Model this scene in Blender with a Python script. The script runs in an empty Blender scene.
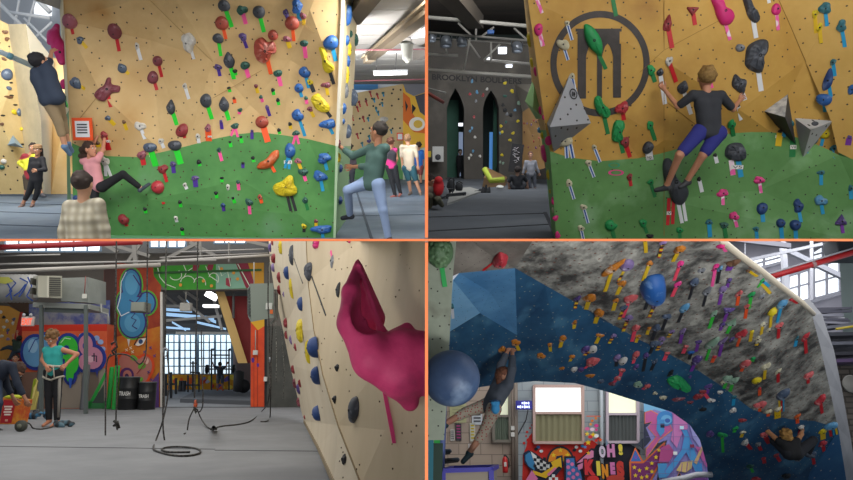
import bpy,bmesh,math,random
import numpy as np
from mathutils import Vector,Matrix,Euler
from mathutils.bvhtree import BVHTree
from mathutils.geometry import tessellate_polygon
random.seed(7)
SC=bpy.context.scene
COL=SC.collection
FPX,CX,CY=700.0,426.5,239.9
V=Vector
# ------------------------------------------------------------------ rooms
class Room:
 """One of the four rooms of the two-by-two stack. Room-local frame: eye at the origin, Y forward, Z up, floor at z=-h."""
 def __init__(s,name,horizon,h):
  s.name=name
  s.h=h
  s.R=Matrix.Rotation(math.atan((CY-horizon)/FPX),4,'X')
  s.Ri=s.R.to_3x3().inverted()
  s.cast=[]
 def ray(s,px,py):
  return s.Ri@V(((px-CX)/FPX,1.0,(CY-py)/FPX))
 def W(s,px,py,Y):
  d=s.ray(px,py)
  return d*(Y/d.y)
 def F(s,px,py,z=0.0):
  d=s.ray(px,py)
  return d*((-s.h+z)/d.z)
 def P(s,px,py,o,n):
  d=s.ray(px,py)
  return d*(o.dot(n)/d.dot(n))
 def pix(s,p):
  w=s.R.to_3x3()@V(p)
  return(CX+FPX*w.x/w.y,CY-FPX*w.z/w.y)
 def mpp(s,Y):
  return Y/FPX
  # ------------------------------------------------------------------ materials
def lin(hexs):
 h=hexs.lstrip('#')
 out=[]
 for i in(0,2,4):
  c=int(h[i:i+2],16)/255.0
  out.append(c/12.92 if c<=0.04045 else((c+0.055)/1.055)**2.4)
 return(*out,1.0)
_M={}
def mat(hexs,rough=0.6,hex2=None,scale=4.0,amt=0.5,metal=0.0,bump=0.0,dots=None,emit=0.0,detail=4.0,
spec=0.5,alpha=1.0,trans=0.0,hex3=None,scale3=1.0,dotsize=0.12,coat=0.0,streak=None,dotcol=(0.02,0.016,0.012,1),dotdiag=0.0):
 key=(hexs,rough,hex2,scale,amt,metal,bump,dots,emit,detail,spec,alpha,trans,hex3,scale3,dotsize,coat,streak,dotcol,dotdiag)
 if key in _M:
  return _M[key]
 m=bpy.data.materials.new('surface_'+hexs.lstrip('#'))
 m.use_nodes=True
 nt=m.node_tree
 N,L=nt.nodes,nt.links
 b=N['Principled BSDF']
 b.inputs['Roughness'].default_value=rough
 b.inputs['Metallic'].default_value=metal
 b.inputs['Specular IOR Level'].default_value=spec
 b.inputs['Base Color'].default_value=lin(hexs)
 if coat:
  b.inputs['Coat Weight'].default_value=coat
 if alpha<1:
  b.inputs['Alpha'].default_value=alpha
 if trans:
  b.inputs['Transmission Weight'].default_value=trans
 if emit:
  b.inputs['Emission Color'].default_value=lin(hexs)
  b.inputs['Emission Strength'].default_value=emit
 col=None
 tc=N.new('ShaderNodeTexCoord')
 mp=N.new('ShaderNodeMapping')
 L.new(tc.outputs['Object'],mp.inputs['Vector'])
 if streak:
  mp.inputs['Scale'].default_value=streak
 if hex2:
  no=N.new('ShaderNodeTexNoise')
  no.inputs['Scale'].default_value=scale
  no.inputs['Detail'].default_value=detail
  no.inputs['Roughness'].default_value=0.65
  L.new(mp.outputs['Vector'],no.inputs['Vector'])
  ra=N.new('ShaderNodeValToRGB')
  ra.color_ramp.elements[0].position=0.5-0.5*(1-amt)*0.6
  ra.color_ramp.elements[1].position=0.5+0.5*(1-amt)*0.6+0.01
  ra.color_ramp.elements[0].color=lin(hexs)
  ra.color_ramp.elements[1].color=lin(hex2)
  L.new(no.outputs['Fac'],ra.inputs['Fac'])
  col=ra.outputs['Color']
 if hex3:
  no=N.new('ShaderNodeTexNoise')
  no.inputs['Scale'].default_value=scale3
  no.inputs['Detail'].default_value=5.0
  L.new(mp.outputs['Vector'],no.inputs['Vector'])
  ra=N.new('ShaderNodeValToRGB')
  ra.color_ramp.elements[0].position=0.55
  ra.color_ramp.elements[1].position=0.72
  ra.color_ramp.elements[0].color=(0,0,0,1)
  ra.color_ramp.elements[1].color=(1,1,1,1)
  L.new(no.outputs['Fac'],ra.inputs['Fac'])
  mx=N.new('ShaderNodeMix')
  mx.data_type='RGBA'
  L.new(ra.outputs['Color'],mx.inputs[0])
  if col:
   L.new(col,mx.inputs[6])
  else:
   mx.inputs[6].default_value=lin(hexs)
  mx.inputs[7].default_value=lin(hex3)
  col=mx.outputs[2]
 if dots:
  sxx=N.new('ShaderNodeSeparateXYZ')
  cxx=N.new('ShaderNodeCombineXYZ')
  L.new(tc.outputs['Object'],sxx.inputs[0])
  L.new(sxx.outputs['X'],cxx.inputs['X'])
  if dotdiag:
   mdy=N.new('ShaderNodeMath')
   mdy.operation='MULTIPLY_ADD'
   mdy.inputs[1].default_value=-dotdiag
   L.new(sxx.outputs['Y'],mdy.inputs[0])
   L.new(sxx.outputs['Z'],mdy.inputs[2])
   L.new(mdy.outputs[0],cxx.inputs['Y'])
  else:
   L.new(sxx.outputs['Z'],cxx.inputs['Y'])
  vo=N.new('ShaderNodeTexVoronoi')
  vo.voronoi_dimensions='2D'
  vo.inputs['Scale'].default_value=dots
  vo.inputs['Randomness'].default_value=0.7
  L.new(cxx.outputs[0],vo.inputs['Vector'])
  lt=N.new('ShaderNodeMath')
  lt.operation='LESS_THAN'
  lt.inputs[1].default_value=dotsize
  L.new(vo.outputs['Distance'],lt.inputs[0])
  mx=N.new('ShaderNodeMix')
  mx.data_type='RGBA'
  L.new(lt.outputs[0],mx.inputs[0])
  if col:
   L.new(col,mx.inputs[6])
  else:
   mx.inputs[6].default_value=lin(hexs)
  mx.inputs[7].default_value=dotcol
  col=mx.outputs[2]
 if col:
  L.new(col,b.inputs['Base Color'])
  if emit:
   L.new(col,b.inputs['Emission Color'])
 if bump:
  no=N.new('ShaderNodeTexNoise')
  no.inputs['Scale'].default_value=scale*2.5
  no.inputs['Detail'].default_value=6
  L.new(mp.outputs['Vector'],no.inputs['Vector'])
  bu=N.new('ShaderNodeBump')
  bu.inputs['Strength'].default_value=min(1.0,bump)
  bu.inputs['Distance'].default_value=0.05
  L.new(no.outputs['Fac'],bu.inputs['Height'])
  L.new(bu.outputs['Normal'],b.inputs['Normal'])
 m.diffuse_color=lin(hexs)
 _M[key]=m
 return m
def brickmat(c1,c2,mortar,bw=0.4,bh=0.2,ms=0.012,rough=0.8,axis='XZ',hexn=None):
 key=('brick',c1,c2,mortar,bw,bh,ms,axis)
 if key in _M:
  return _M[key]
 m=bpy.data.materials.new('blockwork_'+c1.lstrip('#'))
 m.use_nodes=True
 N,L=m.node_tree.nodes,m.node_tree.links
 b=N['Principled BSDF']
 b.inputs['Roughness'].default_value=rough
 tc=N.new('ShaderNodeTexCoord')
 sx=N.new('ShaderNodeSeparateXYZ')
 cx=N.new('ShaderNodeCombineXYZ')
 L.new(tc.outputs['Object'],sx.inputs[0])
 L.new(sx.outputs[axis[0]],cx.inputs['X'])
 L.new(sx.outputs[axis[1]],cx.inputs['Y'])
 br=N.new('ShaderNodeTexBrick')
 br.inputs['Scale'].default_value=1.0
 br.inputs['Color1'].default_value=lin(c1)
 br.inputs['Color2'].default_value=lin(c2)
 br.inputs['Mortar'].default_value=lin(mortar)
 br.inputs['Mortar Size'].default_value=ms
 br.inputs['Brick Width'].default_value=bw
 br.inputs['Row Height'].default_value=bh
 L.new(cx.outputs[0],br.inputs['Vector'])
 L.new(br.outputs['Color'],b.inputs['Base Color'])
 _M[key]=m
 return m
 # ------------------------------------------------------------------ mesh container
class MB:
 """Collects shapes in room-local coordinates and links them as one mesh object."""
 def __init__(s):
  s.v=[]
  s.f=[]
  s.fm=[]
  s.sm=[]
  s.mats=[]
 def mi(s,m):
  if m not in s.mats:
   s.mats.append(m)
  return s.mats.index(m)
 def add(s,vs,fs,m,smooth=False):
  o=len(s.v)
  k=s.mi(m)
  s.v+=[V(p) for p in vs]
  for f in fs:
   s.f.append([o+i for i in f])
   s.fm.append(k)
   s.sm.append(smooth)
  return s
 def box(s,c,size,m,rot=None,bev=0.0):
  hx,hy,hz=size[0]/2,size[1]/2,size[2]/2
  M3=rot if rot is not None else Matrix.Identity(3)
  c=V(c)
  if bev<=0:
   vs=[c+M3@V((x*hx,y*hy,z*hz)) for x in(-1,1) for y in(-1,1) for z in(-1,1)]
   fs=[(0,1,3,2),(4,6,7,5),(0,4,5,1),(2,3,7,6),(0,2,6,4),(1,5,7,3)]
   return s.add(vs,fs,m)
  bm=bmesh.new()
  bmesh.ops.create_cube(bm,size=1.0)
  for q in bm.verts:
   q.co=V((q.co.x*size[0],q.co.y*size[1],q.co.z*size[2]))
  bmesh.ops.bevel(bm,geom=bm.edges[:],offset=bev,segments=2,profile=0.6,affect='EDGES')
  bm.verts.index_update()
  vs=[c+M3@q.co for q in bm.verts]
  fs=[[q.index for q in f.verts] for f in bm.faces]
  bm.free()
  return s.add(vs,fs,m)
 def hexa(s,bot,top,m):
  """prism between two equal-length loops"""
  n=len(bot)
  vs=list(bot)+list(top)
  fs=[tuple(range(n))[::-1],tuple(range(n,2*n))]
  fs+=[(i,(i+1)%n,n+(i+1)%n,n+i) for i in range(n)]
  return s.add(vs,fs,m)
 def bar(s,p,q,w,h,m,up=V((0,0,1))):
  p,q=V(p),V(q)
  d=(q-p)
  if d.length<1e-6:
   return s
  d.normalize()
  if abs(d.dot(up))>0.98:
   up=V((0,1,0))
  x=d.cross(up).normalized()
  z=x.cross(d).normalized()
  a=[x*w/2+z*h/2,-x*w/2+z*h/2,-x*w/2-z*h/2,x*w/2-z*h/2]
  return s.hexa([p+k for k in a],[q+k for k in a],m)
 def tube(s,pts,r,m,seg=8,smooth=True,cap=True):
  pts=[V(p) for p in pts]
  n=len(pts)
  rs=r if isinstance(r,(list,tuple)) else[r]*n
  vs=[]
  d0=(pts[1]-pts[0]).normalized()
  u=d0.orthogonal().normalized()
  for i,p in enumerate(pts):
   d=(pts[min(i+1,n-1)]-pts[max(i-1,0)])
   d=d.normalized() if d.length>1e-9 else d0
   u=(u-d*u.dot(d))
   u=u.normalized() if u.length>1e-6 else d.orthogonal().normalized()
   w=d.cross(u)
   for k in range(seg):
    a=2*math.pi*k/seg
    vs.append(p+(u*math.cos(a)+w*math.sin(a))*rs[i])
  fs=[]
  for i in range(n-1):
   for k in range(seg):
    a,b=i*seg+k,i*seg+(k+1)%seg
    fs.append((a,b,b+seg,a+seg))
  if cap:
   fs.append(tuple(range(seg))[::-1])
   fs.append(tuple(range((n-1)*seg,n*seg)))
  return s.add(vs,fs,m,smooth)
 def lathe(s,prof,o,axis,m,seg=20,smooth=True):
  """prof: list of (radius, height along axis)"""
  axis=V(axis).normalized()
  return s.tube([V(o)+axis*(h+1e-7*i) for i,(r,h) in enumerate(prof)],[max(r,1e-4) for r,h in prof],m,seg,smooth) if False else s._lathe(prof,V(o),axis,m,seg,smooth)
 def _lathe(s,prof,o,axis,m,seg,smooth):
  u=axis.orthogonal().normalized()
  w=axis.cross(u)
  vs,fs=[],[]
  for r,h in prof:
   r=max(r,1e-4)
   for k in range(seg):
    a=2*math.pi*k/seg
    vs.append(o+axis*h+(u*math.cos(a)+w*math.sin(a))*r)
  for i in range(len(prof)-1):
   for k in range(seg):
    a,b=i*seg+k,i*seg+(k+1)%seg
    fs.append((a,b,b+seg,a+seg))
  fs.append(tuple(range(seg))[::-1])
  fs.append(tuple(range((len(prof)-1)*seg,len(prof)*seg)))
  return s.add(vs,fs,m,smooth)
 def ball(s,c,r,m,sub=3,scl=(1,1,1),rot=None):
  bm=bmesh.new()
  bmesh.ops.create_icosphere(bm,subdivisions=sub,radius=1.0)
  R3=rot if rot is not None else Matrix.Identity(3)
  bm.verts.index_update()
  vs=[V(c)+R3@V((q.co.x*r*scl[0],q.co.y*r*scl[1],q.co.z*r*scl[2])) for q in bm.verts]
  fs=[[q.index for q in f.verts] for f in bm.faces]
  bm.free()
  return s.add(vs,fs,m,True)
 def poly(s,pts,m,thick=0.0,n=None,smooth=False):
  """flat (possibly concave) polygon, optionally given thickness along n (towards n)"""
  pts=[V(p) for p in pts]
  tris=tessellate_polygon([pts])
  if thick<=0:
   return s.add(pts,[tuple(t) for t in tris],m,smooth)
  N=V(n).normalized()
  k=len(pts)
  top=[p+N*thick for p in pts]
  fs=[tuple(t) for t in tris]+[tuple(i+k for i in t[::-1]) for t in tris]
  fs+=[(i,(i+1)%k,k+(i+1)%k,k+i) for i in range(k)]
  return s.add(pts+top,fs,m,smooth)
 def grid(s,rows,m,smooth=True,closed=False):
  """rows of equal-length point lists"""
  nr,nc=len(rows),len(rows[0])
  vs=[p for r in rows for p in r]
  fs=[]
  for i in range(nr-1):
   for k in range(nc-1):
    a=i*nc+k
    fs.append((a,a+1,a+1+nc,a+nc))
  return s.add(vs,fs,m,smooth)
 def mesh(s,name,loc):
  me=bpy.data.meshes.new(name)
  me.from_pydata([tuple(p-loc) for p in s.v],[],s.f)
  for m in s.mats:
   me.materials.append(m)
  me.polygons.foreach_set('material_index',s.fm)
  me.polygons.foreach_set('use_smooth',s.sm)
  me.update()
  return me
 def fixnormals(s,me):
  bm=bmesh.new()
  bm.from_mesh(me)
  bmesh.ops.recalc_face_normals(bm,faces=bm.faces[:])
  bm.to_mesh(me)
  bm.free()
 def bvh(s):
  return BVHTree.FromPolygons([tuple(p) for p in s.v],s.f)
ROOMOF={}
def link(name,mb,room,loc=None,parent=None,fix=True,auto=None):
 """Link the collected shapes as one mesh object; a child is placed relative to its parent's base point."""
 if parent is not None:
  loc=parent['_loc'] if not isinstance(parent,tuple) else parent[1]
  loc=V(loc)
 elif loc is None:
  loc=sum(mb.v,V((0,0,0)))/max(1,len(mb.v))
  loc.z=min(p.z for p in mb.v)
 me=mb.mesh(name,V(loc))
 if fix:
  mb.fixnormals(me)
 o=bpy.data.objects.new(name,me)
 COL.objects.link(o)
 o['_loc']=tuple(loc)
 if parent is not None:
  o.parent=parent
 else:
  o.matrix_world=room.R@Matrix.Translation(loc)
 ROOMOF[o.name]=room
 return o
def empty(name,room,loc):
 o=bpy.data.objects.new(name,None)
 o.empty_display_size=0.1
 COL.objects.link(o)
 o['_loc']=tuple(loc)
 o.matrix_world=room.R@Matrix.Translation(V(loc))
 ROOMOF[o.name]=room
 return o
def tag(o,label=None,cat=None,group=None,kind=None):
 if label:
  o['label']=label
 if cat:
  o['category']=cat
 if group:
  o['group']=group
 if kind:
  o['kind']=kind
 return o
def struct(name,mb,room,label=None,loc=None,parent=None,fix=False):
 o=link(name,mb,room,loc,parent,fix)
 if parent is None:
  o['kind']='structure'
  o['category']=name.split('_')[0].split('.')[0]
 if label:
  o['label']=label
 return o
def thing(name,mb,room,label,cat,group=None,loc=None,fix=True):
 return tag(link(name,mb,room,loc,None,fix),label,cat,group)
 # ------------------------------------------------------------------ text
_TX={}
def text_geo(txt,bold=0.0):
 """triangulated outline of a line of text, 1 unit cap height approx, centred"""
 if(txt,bold) in _TX:
  return _TX[(txt,bold)]
 cu=bpy.data.curves.new('t','FONT')
 cu.body=txt
 cu.align_x='CENTER'
 cu.align_y='CENTER'
 cu.offset=bold
 ob=bpy.data.objects.new('t',cu)
 COL.objects.link(ob)
 dg=bpy.context.evaluated_depsgraph_get()
 me=ob.evaluated_get(dg).to_mesh()
 vs=[V(v.co) for v in me.vertices]
 fs=[tuple(p.vertices) for p in me.polygons]
 ob.evaluated_get(dg).to_mesh_clear()
 bpy.data.objects.remove(ob)
 bpy.data.curves.remove(cu)
 xs=[v.x for v in vs]
 ys=[v.y for v in vs]
 w=max(xs)-min(xs)
 h=max(ys)-min(ys)
 cx,cy=(max(xs)+min(xs))/2,(max(ys)+min(ys))/2
 vs=[V((v.x-cx,v.y-cy,0)) for v in vs]
 _TX[(txt,bold)]=(vs,fs,w,h)
 return _TX[(txt,bold)]
def add_text(mb,txt,c,u,v,w,h,m,bold=0.0):
 """lay text in the plane (u right, v up) stretched to w x h about centre c"""
 vs,fs,tw,th=text_geo(txt,bold)
 mb.add([V(c)+u*(p.x/tw*w)+v*(p.y/th*h) for p in vs],fs,m)
 # ------------------------------------------------------------------ surface nets
class SDF:
 """Union of round cones / ellipsoids / boxes, meshed as one continuous surface."""
 def __init__(s):
  s.pr=[]
 def cone(s,a,b,ra,rb,k=0.02,sub=False,flat=None):
  s.pr.append(('c',np.array(a,float),np.array(b,float),ra,rb,k,sub))
  return s
 def ell(s,c,r,rot=None,k=0.02,sub=False):
  s.pr.append(('e',np.array(c,float),np.array(r,float),np.array(rot if rot is not None else Matrix.Identity(3),float),0,k,sub))
  return s
 def build(s,res):
  lo=np.full(3,1e9)
  hi=np.full(3,-1e9)
  bb=[]
  for p in s.pr:
   if p[0]=='c':
    r=max(p[3],p[4])
    l,h=np.minimum(p[1],p[2])-r,np.maximum(p[1],p[2])+r
   else:
    r=max(p[2])
    l,h=p[1]-r,p[1]+r
   bb.append((l,h))
   if not p[6]:
    lo,hi=np.minimum(lo,l),np.maximum(hi,h)
  pad=3*res
  lo-=pad
  hi+=pad
  n=np.ceil((hi-lo)/res).astype(int)+1
  f=np.full(n,1.0,np.float32)
  ax=[lo[i]+np.arange(n[i])*res for i in range(3)]
  for p,(l,h) in zip(s.pr,bb):
   m=p[5]+2.5*res+0.02
   i0=np.clip(np.floor((l-m-lo)/res).astype(int),0,n)
   i1=np.clip(np.ceil((h+m-lo)/res).astype(int)+1,0,n)
   if np.any(i1<=i0):
    continue
   sl=tuple(slice(a,b) for a,b in zip(i0,i1))
   X,Y,Z=np.meshgrid(ax[0][sl[0]],ax[1][sl[1]],ax[2][sl[2]],indexing='ij')
   Q=np.stack([X,Y,Z],-1)
   if p[0]=='c':
    pa=Q-p[1]
    ba=p[2]-p[1]
    t=np.clip(pa@ba/max(1e-12,ba@ba),0,1)
    d=np.linalg.norm(pa-t[...,None]*ba,axis=-1)-(p[3]+(p[4]-p[3])*t)
   else:
    q=(Q-p[1])@p[3]
    k0=np.linalg.norm(q/p[2],axis=-1)
    k1=np.linalg.norm(q/(p[2]**2),axis=-1)+1e-9
    d=k0*(k0-1)/k1
   g=f[sl]
   k=p[5]
   if p[6]:
    d=-d
    hh=np.maximum(k-np.abs(g-d),0)/max(k,1e-6)
    f[sl]=np.maximum(g,d)+hh*hh*k*0.25
   else:
    hh=np.maximum(k-np.abs(g-d),0)/max(k,1e-6)
    f[sl]=np.minimum(g,d)-hh*hh*k*0.25
  return nets(f,lo,res)
def nets(f,lo,res):
 ins=f<0
 nx,ny,nz=f.shape
 cs=np.zeros((nx-1,ny-1,nz-1),np.int8)
 for dx in(0,1):
  for dy in(0,1):
   for dz in(0,1):
    cs+=ins[dx:nx-1+dx,dy:ny-1+dy,dz:nz-1+dz]
 act=(cs>0)&(cs<8)
 idx=np.argwhere(act)
 if len(idx)==0:
  return[],[]
 num=np.full(act.shape,-1,np.int64)
 num[act]=np.arange(len(idx))
 acc=np.zeros((len(idx),3))
 cnt=np.zeros(len(idx))
 corners=[(0,0,0),(1,0,0),(0,1,0),(1,1,0),(0,0,1),(1,0,1),(0,1,1),(1,1,1)]
 edges=[(a,b) for a in range(8) for b in range(a+1,8) if sum(abs(i-j) for i,j in zip(corners[a],corners[b]))==1]
 vals=[f[idx[:,0]+c[0],idx[:,1]+c[1],idx[:,2]+c[2]] for c in corners]
 for a,b in edges:
  fa,fb=vals[a],vals[b]
  x=(fa<0)!=(fb<0)
  t=np.where(x,fa/np.where(x,fa-fb,1),0)
  pa,pb=np.array(corners[a]),np.array(corners[b])
  acc+=np.where(x[:,None],pa+t[:,None]*(pb-pa),0)
  cnt+=x
 pos=lo+(idx+acc/cnt[:,None])*res
 faces=[]
 for axis in range(3):
  a1,a2=[(1,2),(2,0),(0,1)][axis]
  sh=[nx,ny,nz]
  s0=[slice(None)]*3
  s1=[slice(None)]*3
  s0[axis]=slice(0,sh[axis]-1)
  s1[axis]=slice(1,sh[axis])
  A,B=ins[tuple(s0)],ins[tuple(s1)]
  E=np.argwhere(A!=B)
  fl=A[A!=B]
  E1,E2=E[:,a1],E[:,a2]
  ok=(E1>0)&(E2>0)&(E1<sh[a1]-1)&(E2<sh[a2]-1)
  E,fl=E[ok],fl[ok]
  def cell(d1,d2):
   c=E.copy()
   c[:,a1]-=d1
   c[:,a2]-=d2
   return num[c[:,0],c[:,1],c[:,2]]
  q=np.stack([cell(1,1),cell(0,1),cell(0,0),cell(1,0)],1)
  q[~fl]=q[~fl][:,::-1]
  faces.append(q)
 fs=np.concatenate(faces)
 fs=fs[(fs>=0).all(1)]
 return[V(p) for p in pos],[tuple(int(i) for i in q) for q in fs]
def basis(y,z_hint):
 """3x3 with columns x,y,z; y along the first argument"""
 y=V(y).normalized()
 z=V(z_hint)-y*V(z_hint).dot(y)
 z=z.normalized() if z.length>1e-5 else y.orthogonal().normalized()
 x=y.cross(z).normalized()
 return Matrix((x,y,z)).transposed()
LAND={}
# ------------------------------------------------------------------ people
_HAND={}
def hand_geo(curl):
 """open right hand: wrist at the origin, fingers along +Y, palm facing -Z, thumb towards +X"""
 if curl in _HAND:
  return _HAND[curl]
 s=SDF()
 s.cone((0,0,0),(0,.03,0),.024,.026,.01)
 for x in(-.026,-.009,.008,.024):
  s.cone((x*.7,.02,0),(x,.082,0),.016,.0125,.012)
 ang=curl
 for x,l,sp in((-.028,.058,-.10),(-.0095,.072,-.03),(.0095,.078,.03),(.027,.070,.09)):
  p=V((x,.082,0))
  a=ang*.5
  for i,fr in enumerate((.45,.32,.23)):
   d=V((math.sin(sp),math.cos(sp)*math.cos(a),-math.sin(a)))
   q=p+d*l*fr
   s.cone(p,q,.0092-i*.0008,.0086-i*.0009,.002)
   p=q
   a+=ang*(.75 if i==0 else.6)
 p=V((.026,.022,-.004))
 for i,d in enumerate((V((.62,.75,-.25)),V((.38,.85,-.3-curl*.25)),V((.15,.9,-.35-curl*.4)))):
  q=p+d.normalized()*(.036,.028,.022)[i]
  s.cone(p,q,.0125-i*.0012,.0112-i*.0012,.004)
  p=q
 _HAND[curl]=s.build(.0042)
 return _HAND[curl]
_HEAD=None
def head_geo():
 """head: centre at the origin, face towards +Y, up +Z"""
 global _HEAD
 if _HEAD:
  return _HEAD
 s=SDF()
 s.ell((0,-.012,.025),(.076,.094,.088),k=.01)
 s.ell((0,.022,-.03),(.058,.068,.086),k=.03)
 s.cone((0,.055,-.098),(0,.062,-.095),.024,.022,.03)
 s.cone((0,.086,.006),(0,.104,-.026),.008,.0125,.012)
 s.cone((-.012,.09,-.03),(.012,.09,-.03),.008,.008,.01)
 s.ell((0,.083,-.057),(.026,.012,.009),k=.008)
 s.cone((-.045,.07,.028),(.045,.07,.028),.012,.012,.02)
 for x in(-1,1):
  s.ell((x*.078,-.002,-.008),(.010,.02,.032),k=.008)
  s.ell((x*.032,.094,.008),(.017,.012,.011),k=.01,sub=True)
 _HEAD=s.build(.0062)
 return _HEAD
def hair_sdf(style):
 s=SDF()
 r=random.Random(hash(style)%97 if False else sum(map(ord,style)))
 s.ell((0,-.022,.034),(.086,.098,.092),k=.01)
 for i in range(26):
  a,b=r.uniform(0,6.28),r.uniform(-.1,1.3)
  d=V((math.cos(a)*math.cos(b),math.sin(a)*math.cos(b),math.sin(b)))
  rr=.013 if style!='curly' else.026
  s.ell((d.x*.083,-.022+d.y*.093,.036+d.z*.088),(rr,rr,rr),k=.012)
 if style in('long','bob'):
  L=.17 if style=='long' else.08
  for x in(-.05,-.02,.02,.05):
   s.cone((x,-.05,0),(x*1.1,-.075,-.05-L),.045,.03,.03)
 if style=='pony':
  s.cone((0,-.09,.03),(0,-.15,-.02),.035,.045,.03)
  s.cone((0,-.15,-.02),(0,-.16,-.13),.045,.02,.03)
 if style=='puff':
  for i in range(16):
   s.ell((r.uniform(-.05,.05),-.12+r.uniform(-.05,.03),-.06+r.uniform(-.07,.07)),(.04,.04,.042),k=.02)
 if style=='bun':
  s.ell((0,-.06,.13),(.036,.036,.032),k=.012)
  # leave the face and ears free
 s.ell((0,.105,-.045),(.066,.085,.092),k=.012,sub=True)
 if style in('short','bun','pony'):
  s.ell((0,-.02,-.125),(.11,.12,.08),k=.012,sub=True)
 return s
def person(room,label,J,Y,s=1.0,face=(0,1,0),up=(0,0,1),skin='#b98468',hair=('short','#3a2a1c'),
top=('#222428',1.0),bottom=('#1c1d22',2.0),shoes='#20242c',res=.014,group=None,curl=(.9,.9),
palm=None,cat='person',fat=1.0,topmat=None,botmat=None,name='person',cap=None,hd=1.12,fingers=None):
 """One figure: J maps joints to (pixel x, pixel y, depth offset); every joint lies at Y plus its offset."""
 q={k:room.W(v[0],v[1],Y+(v[2] if len(v)>2 else 0)) for k,v in J.items()}
 g=lambda k:q[k]
 smid=(g('sL')+g('sR'))/2
 X=(g('sR')-g('sL'))
 X=X.normalized() if X.length>.05 else V((1,0,0))
 hmid=(g('hL')+g('hR'))/2
 XH=(g('hR')-g('hL')).normalized()
 waist=smid.lerp(hmid,.62)
 chest=smid.lerp(hmid,.25)
 XW=(X+XH).normalized() if(X+XH).length>.3 else X
 def torso(sd,e,low=True):
  f=fat
  k=.05*s
  sd.cone(g('sL'),g('sR'),.052*s+e,.052*s+e,k)
  for sg in(-1,1):
   sd.cone(chest+X*.068*s*sg*f,waist+XW*.045*s*sg*f,.088*s*f+e,.082*s*f+e,k)
   sd.cone(waist+XW*.045*s*sg*f,hmid+XH*.055*s*sg*f,.082*s*f+e,.092*s*f+e,k)
 def limb(sd,pts,rr,e,upto=9,k=.025):
  """pts: joints; rr: radii; upto: how many segments (fractional) are covered"""
  for i in range(len(pts)-1):
   t=min(1.0,upto-i)
   if t<=0:
    break
   b=pts[i].lerp(pts[i+1],t)
   sd.cone(pts[i],b,rr[i]*s+e,(rr[i]+(rr[i+1]-rr[i])*t)*s+e,k*s)
 arm_r=(.050,.038,.026)
 leg_r=(.088*min(1.1,fat),.056,.038)
 B=SDF()
 torso(B,0)
 hc=g('head')
 face=V(face).normalized()
 H=basis(face,up)
 Z=H@V((0,0,1))
 B.cone(smid+V((0,0,.01)),hc-Z*.05*s-face*.01*s,.058*s,.05*s,.03*s)
 for a in 'LR':
  limb(B,[g('s'+a),g('e'+a),g('w'+a)],arm_r,0)
  limb(B,[g('h'+a),g('k'+a),g('a'+a)],leg_r,0)
  if('t'+a) in q:
   d=(g('t'+a)-g('a'+a))
   heel=g('a'+a)-d.normalized()*.03*s+(V((0,0,-.03*s)) if abs(d.normalized().z)<.8 else V((0,0,0)))
   B.cone(heel,g('t'+a),.034*s,.026*s,.02)
   B.cone(g('a'+a),heel,.038*s,.034*s,.02)
 vs,fs=B.build(res)
 mb=MB()
 ms=mat(skin,.55)
 mb.add(vs,fs,ms,True)
 hv,hf=head_geo()
 hs=(s*1.02 if s>.9 else s*.8+.23-.08*(hd>1.1))*hd
 T=lambda p:hc+H@(V(p)*hs)
 mb.add([T(p) for p in hv],hf,ms,True)
 for x in(-1,1):
  mb.ball(T((x*.031,.078,.008)),.0125*hs,mat('#e8e4de',.3),2)
  mb.ball(T((x*.031,.0865,.008)),.0058*hs,mat('#241a14',.3),1)
  mb.bar(T((x*.016,.092,.031)),T((x*.046,.083,.031)),.008*hs,.006*hs,mat(hair[1],.8))
 mb.ball(T((0,.090,-.057)),.01*hs,mat('#9c5a50',.5),2,(2.1,.6,.7),H)
 for i,a in enumerate('LR'):
  fd=(g('w'+a)-g('e'+a)).normalized()
  if fingers and fingers.get(a):
   fd=V(fingers[a]).normalized()
  pn=V(palm[a]) if palm and a in palm else V((0,-1,0))
  HB=basis(fd,pn)
  vv,ff=hand_geo(curl[i])
  mir=1 if(a=='R') else-1
  mb.add([g('w'+a)+HB@V((p.x*mir*s,(p.y-.012)*s,-p.z*-s)) for p in vv],ff,ms,True)
 o=link(name,mb,room,V((hmid.x,hmid.y,min(p.z for p in mb.v))),fix=True)
 tag(o,label,cat,group)
 def child(nm,sd,m,rs=res):
  v2,f2=sd.build(rs)
  if not v2:
   return None
  return link(nm,MB().add(v2,f2,m,True),room,parent=o)
 if top:
  S=SDF()
  torso(S,.014)
  if top[1]>0:
   for a in 'LR':
    limb(S,[g('s'+a),g('e'+a),g('w'+a)],(.056,.046,.034),.010,top[1])
  child('shirt',S,topmat or mat(top[0],.85))
 if bottom:
  S=SDF()
  k=.03*s
  S.cone(g('hL'),g('hR'),.097*s*fat,.097*s*fat,k)
  wl=hmid.lerp(smid,.08)
  S.cone(wl-XW*.05*s,wl+XW*.05*s,.090*s*fat,.090*s*fat,k)
  for a in 'LR':
   limb(S,[g('h'+a),g('k'+a),g('a'+a)],(leg_r[0]+.004,.066,.050) if bottom[1]<1.2 or len(bottom)>2 else(leg_r[0],.058,.042),.010,bottom[1])
  child('shorts' if bottom[1]<1.2 else 'trousers',S,botmat or mat(bottom[0],.85))
 if shoes:
  for a in 'LR':
   if('t'+a) in q:
    S=SDF()
    d=(g('t'+a)-g('a'+a))
    heel=g('a'+a)-d.normalized()*.03*s+(V((0,0,-.03*s)) if abs(d.normalized().z)<.8 else V((0,0,0)))
    S.cone(heel,g('t'+a),.042*s,.034*s,.02)
    S.cone(g('a'+a),heel,.046*s,.042*s,.02)
    child('shoe',S,mat(shoes,.6),min(res,.012))
 if hair:
  hv2,hf2=hair_sdf(hair[0]).build(.009)
  link('hair',MB().add([T(p) for p in hv2],hf2,mat(hair[1],.8,hair[2] if len(hair)>2 else None,30),True),room,parent=o)
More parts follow.
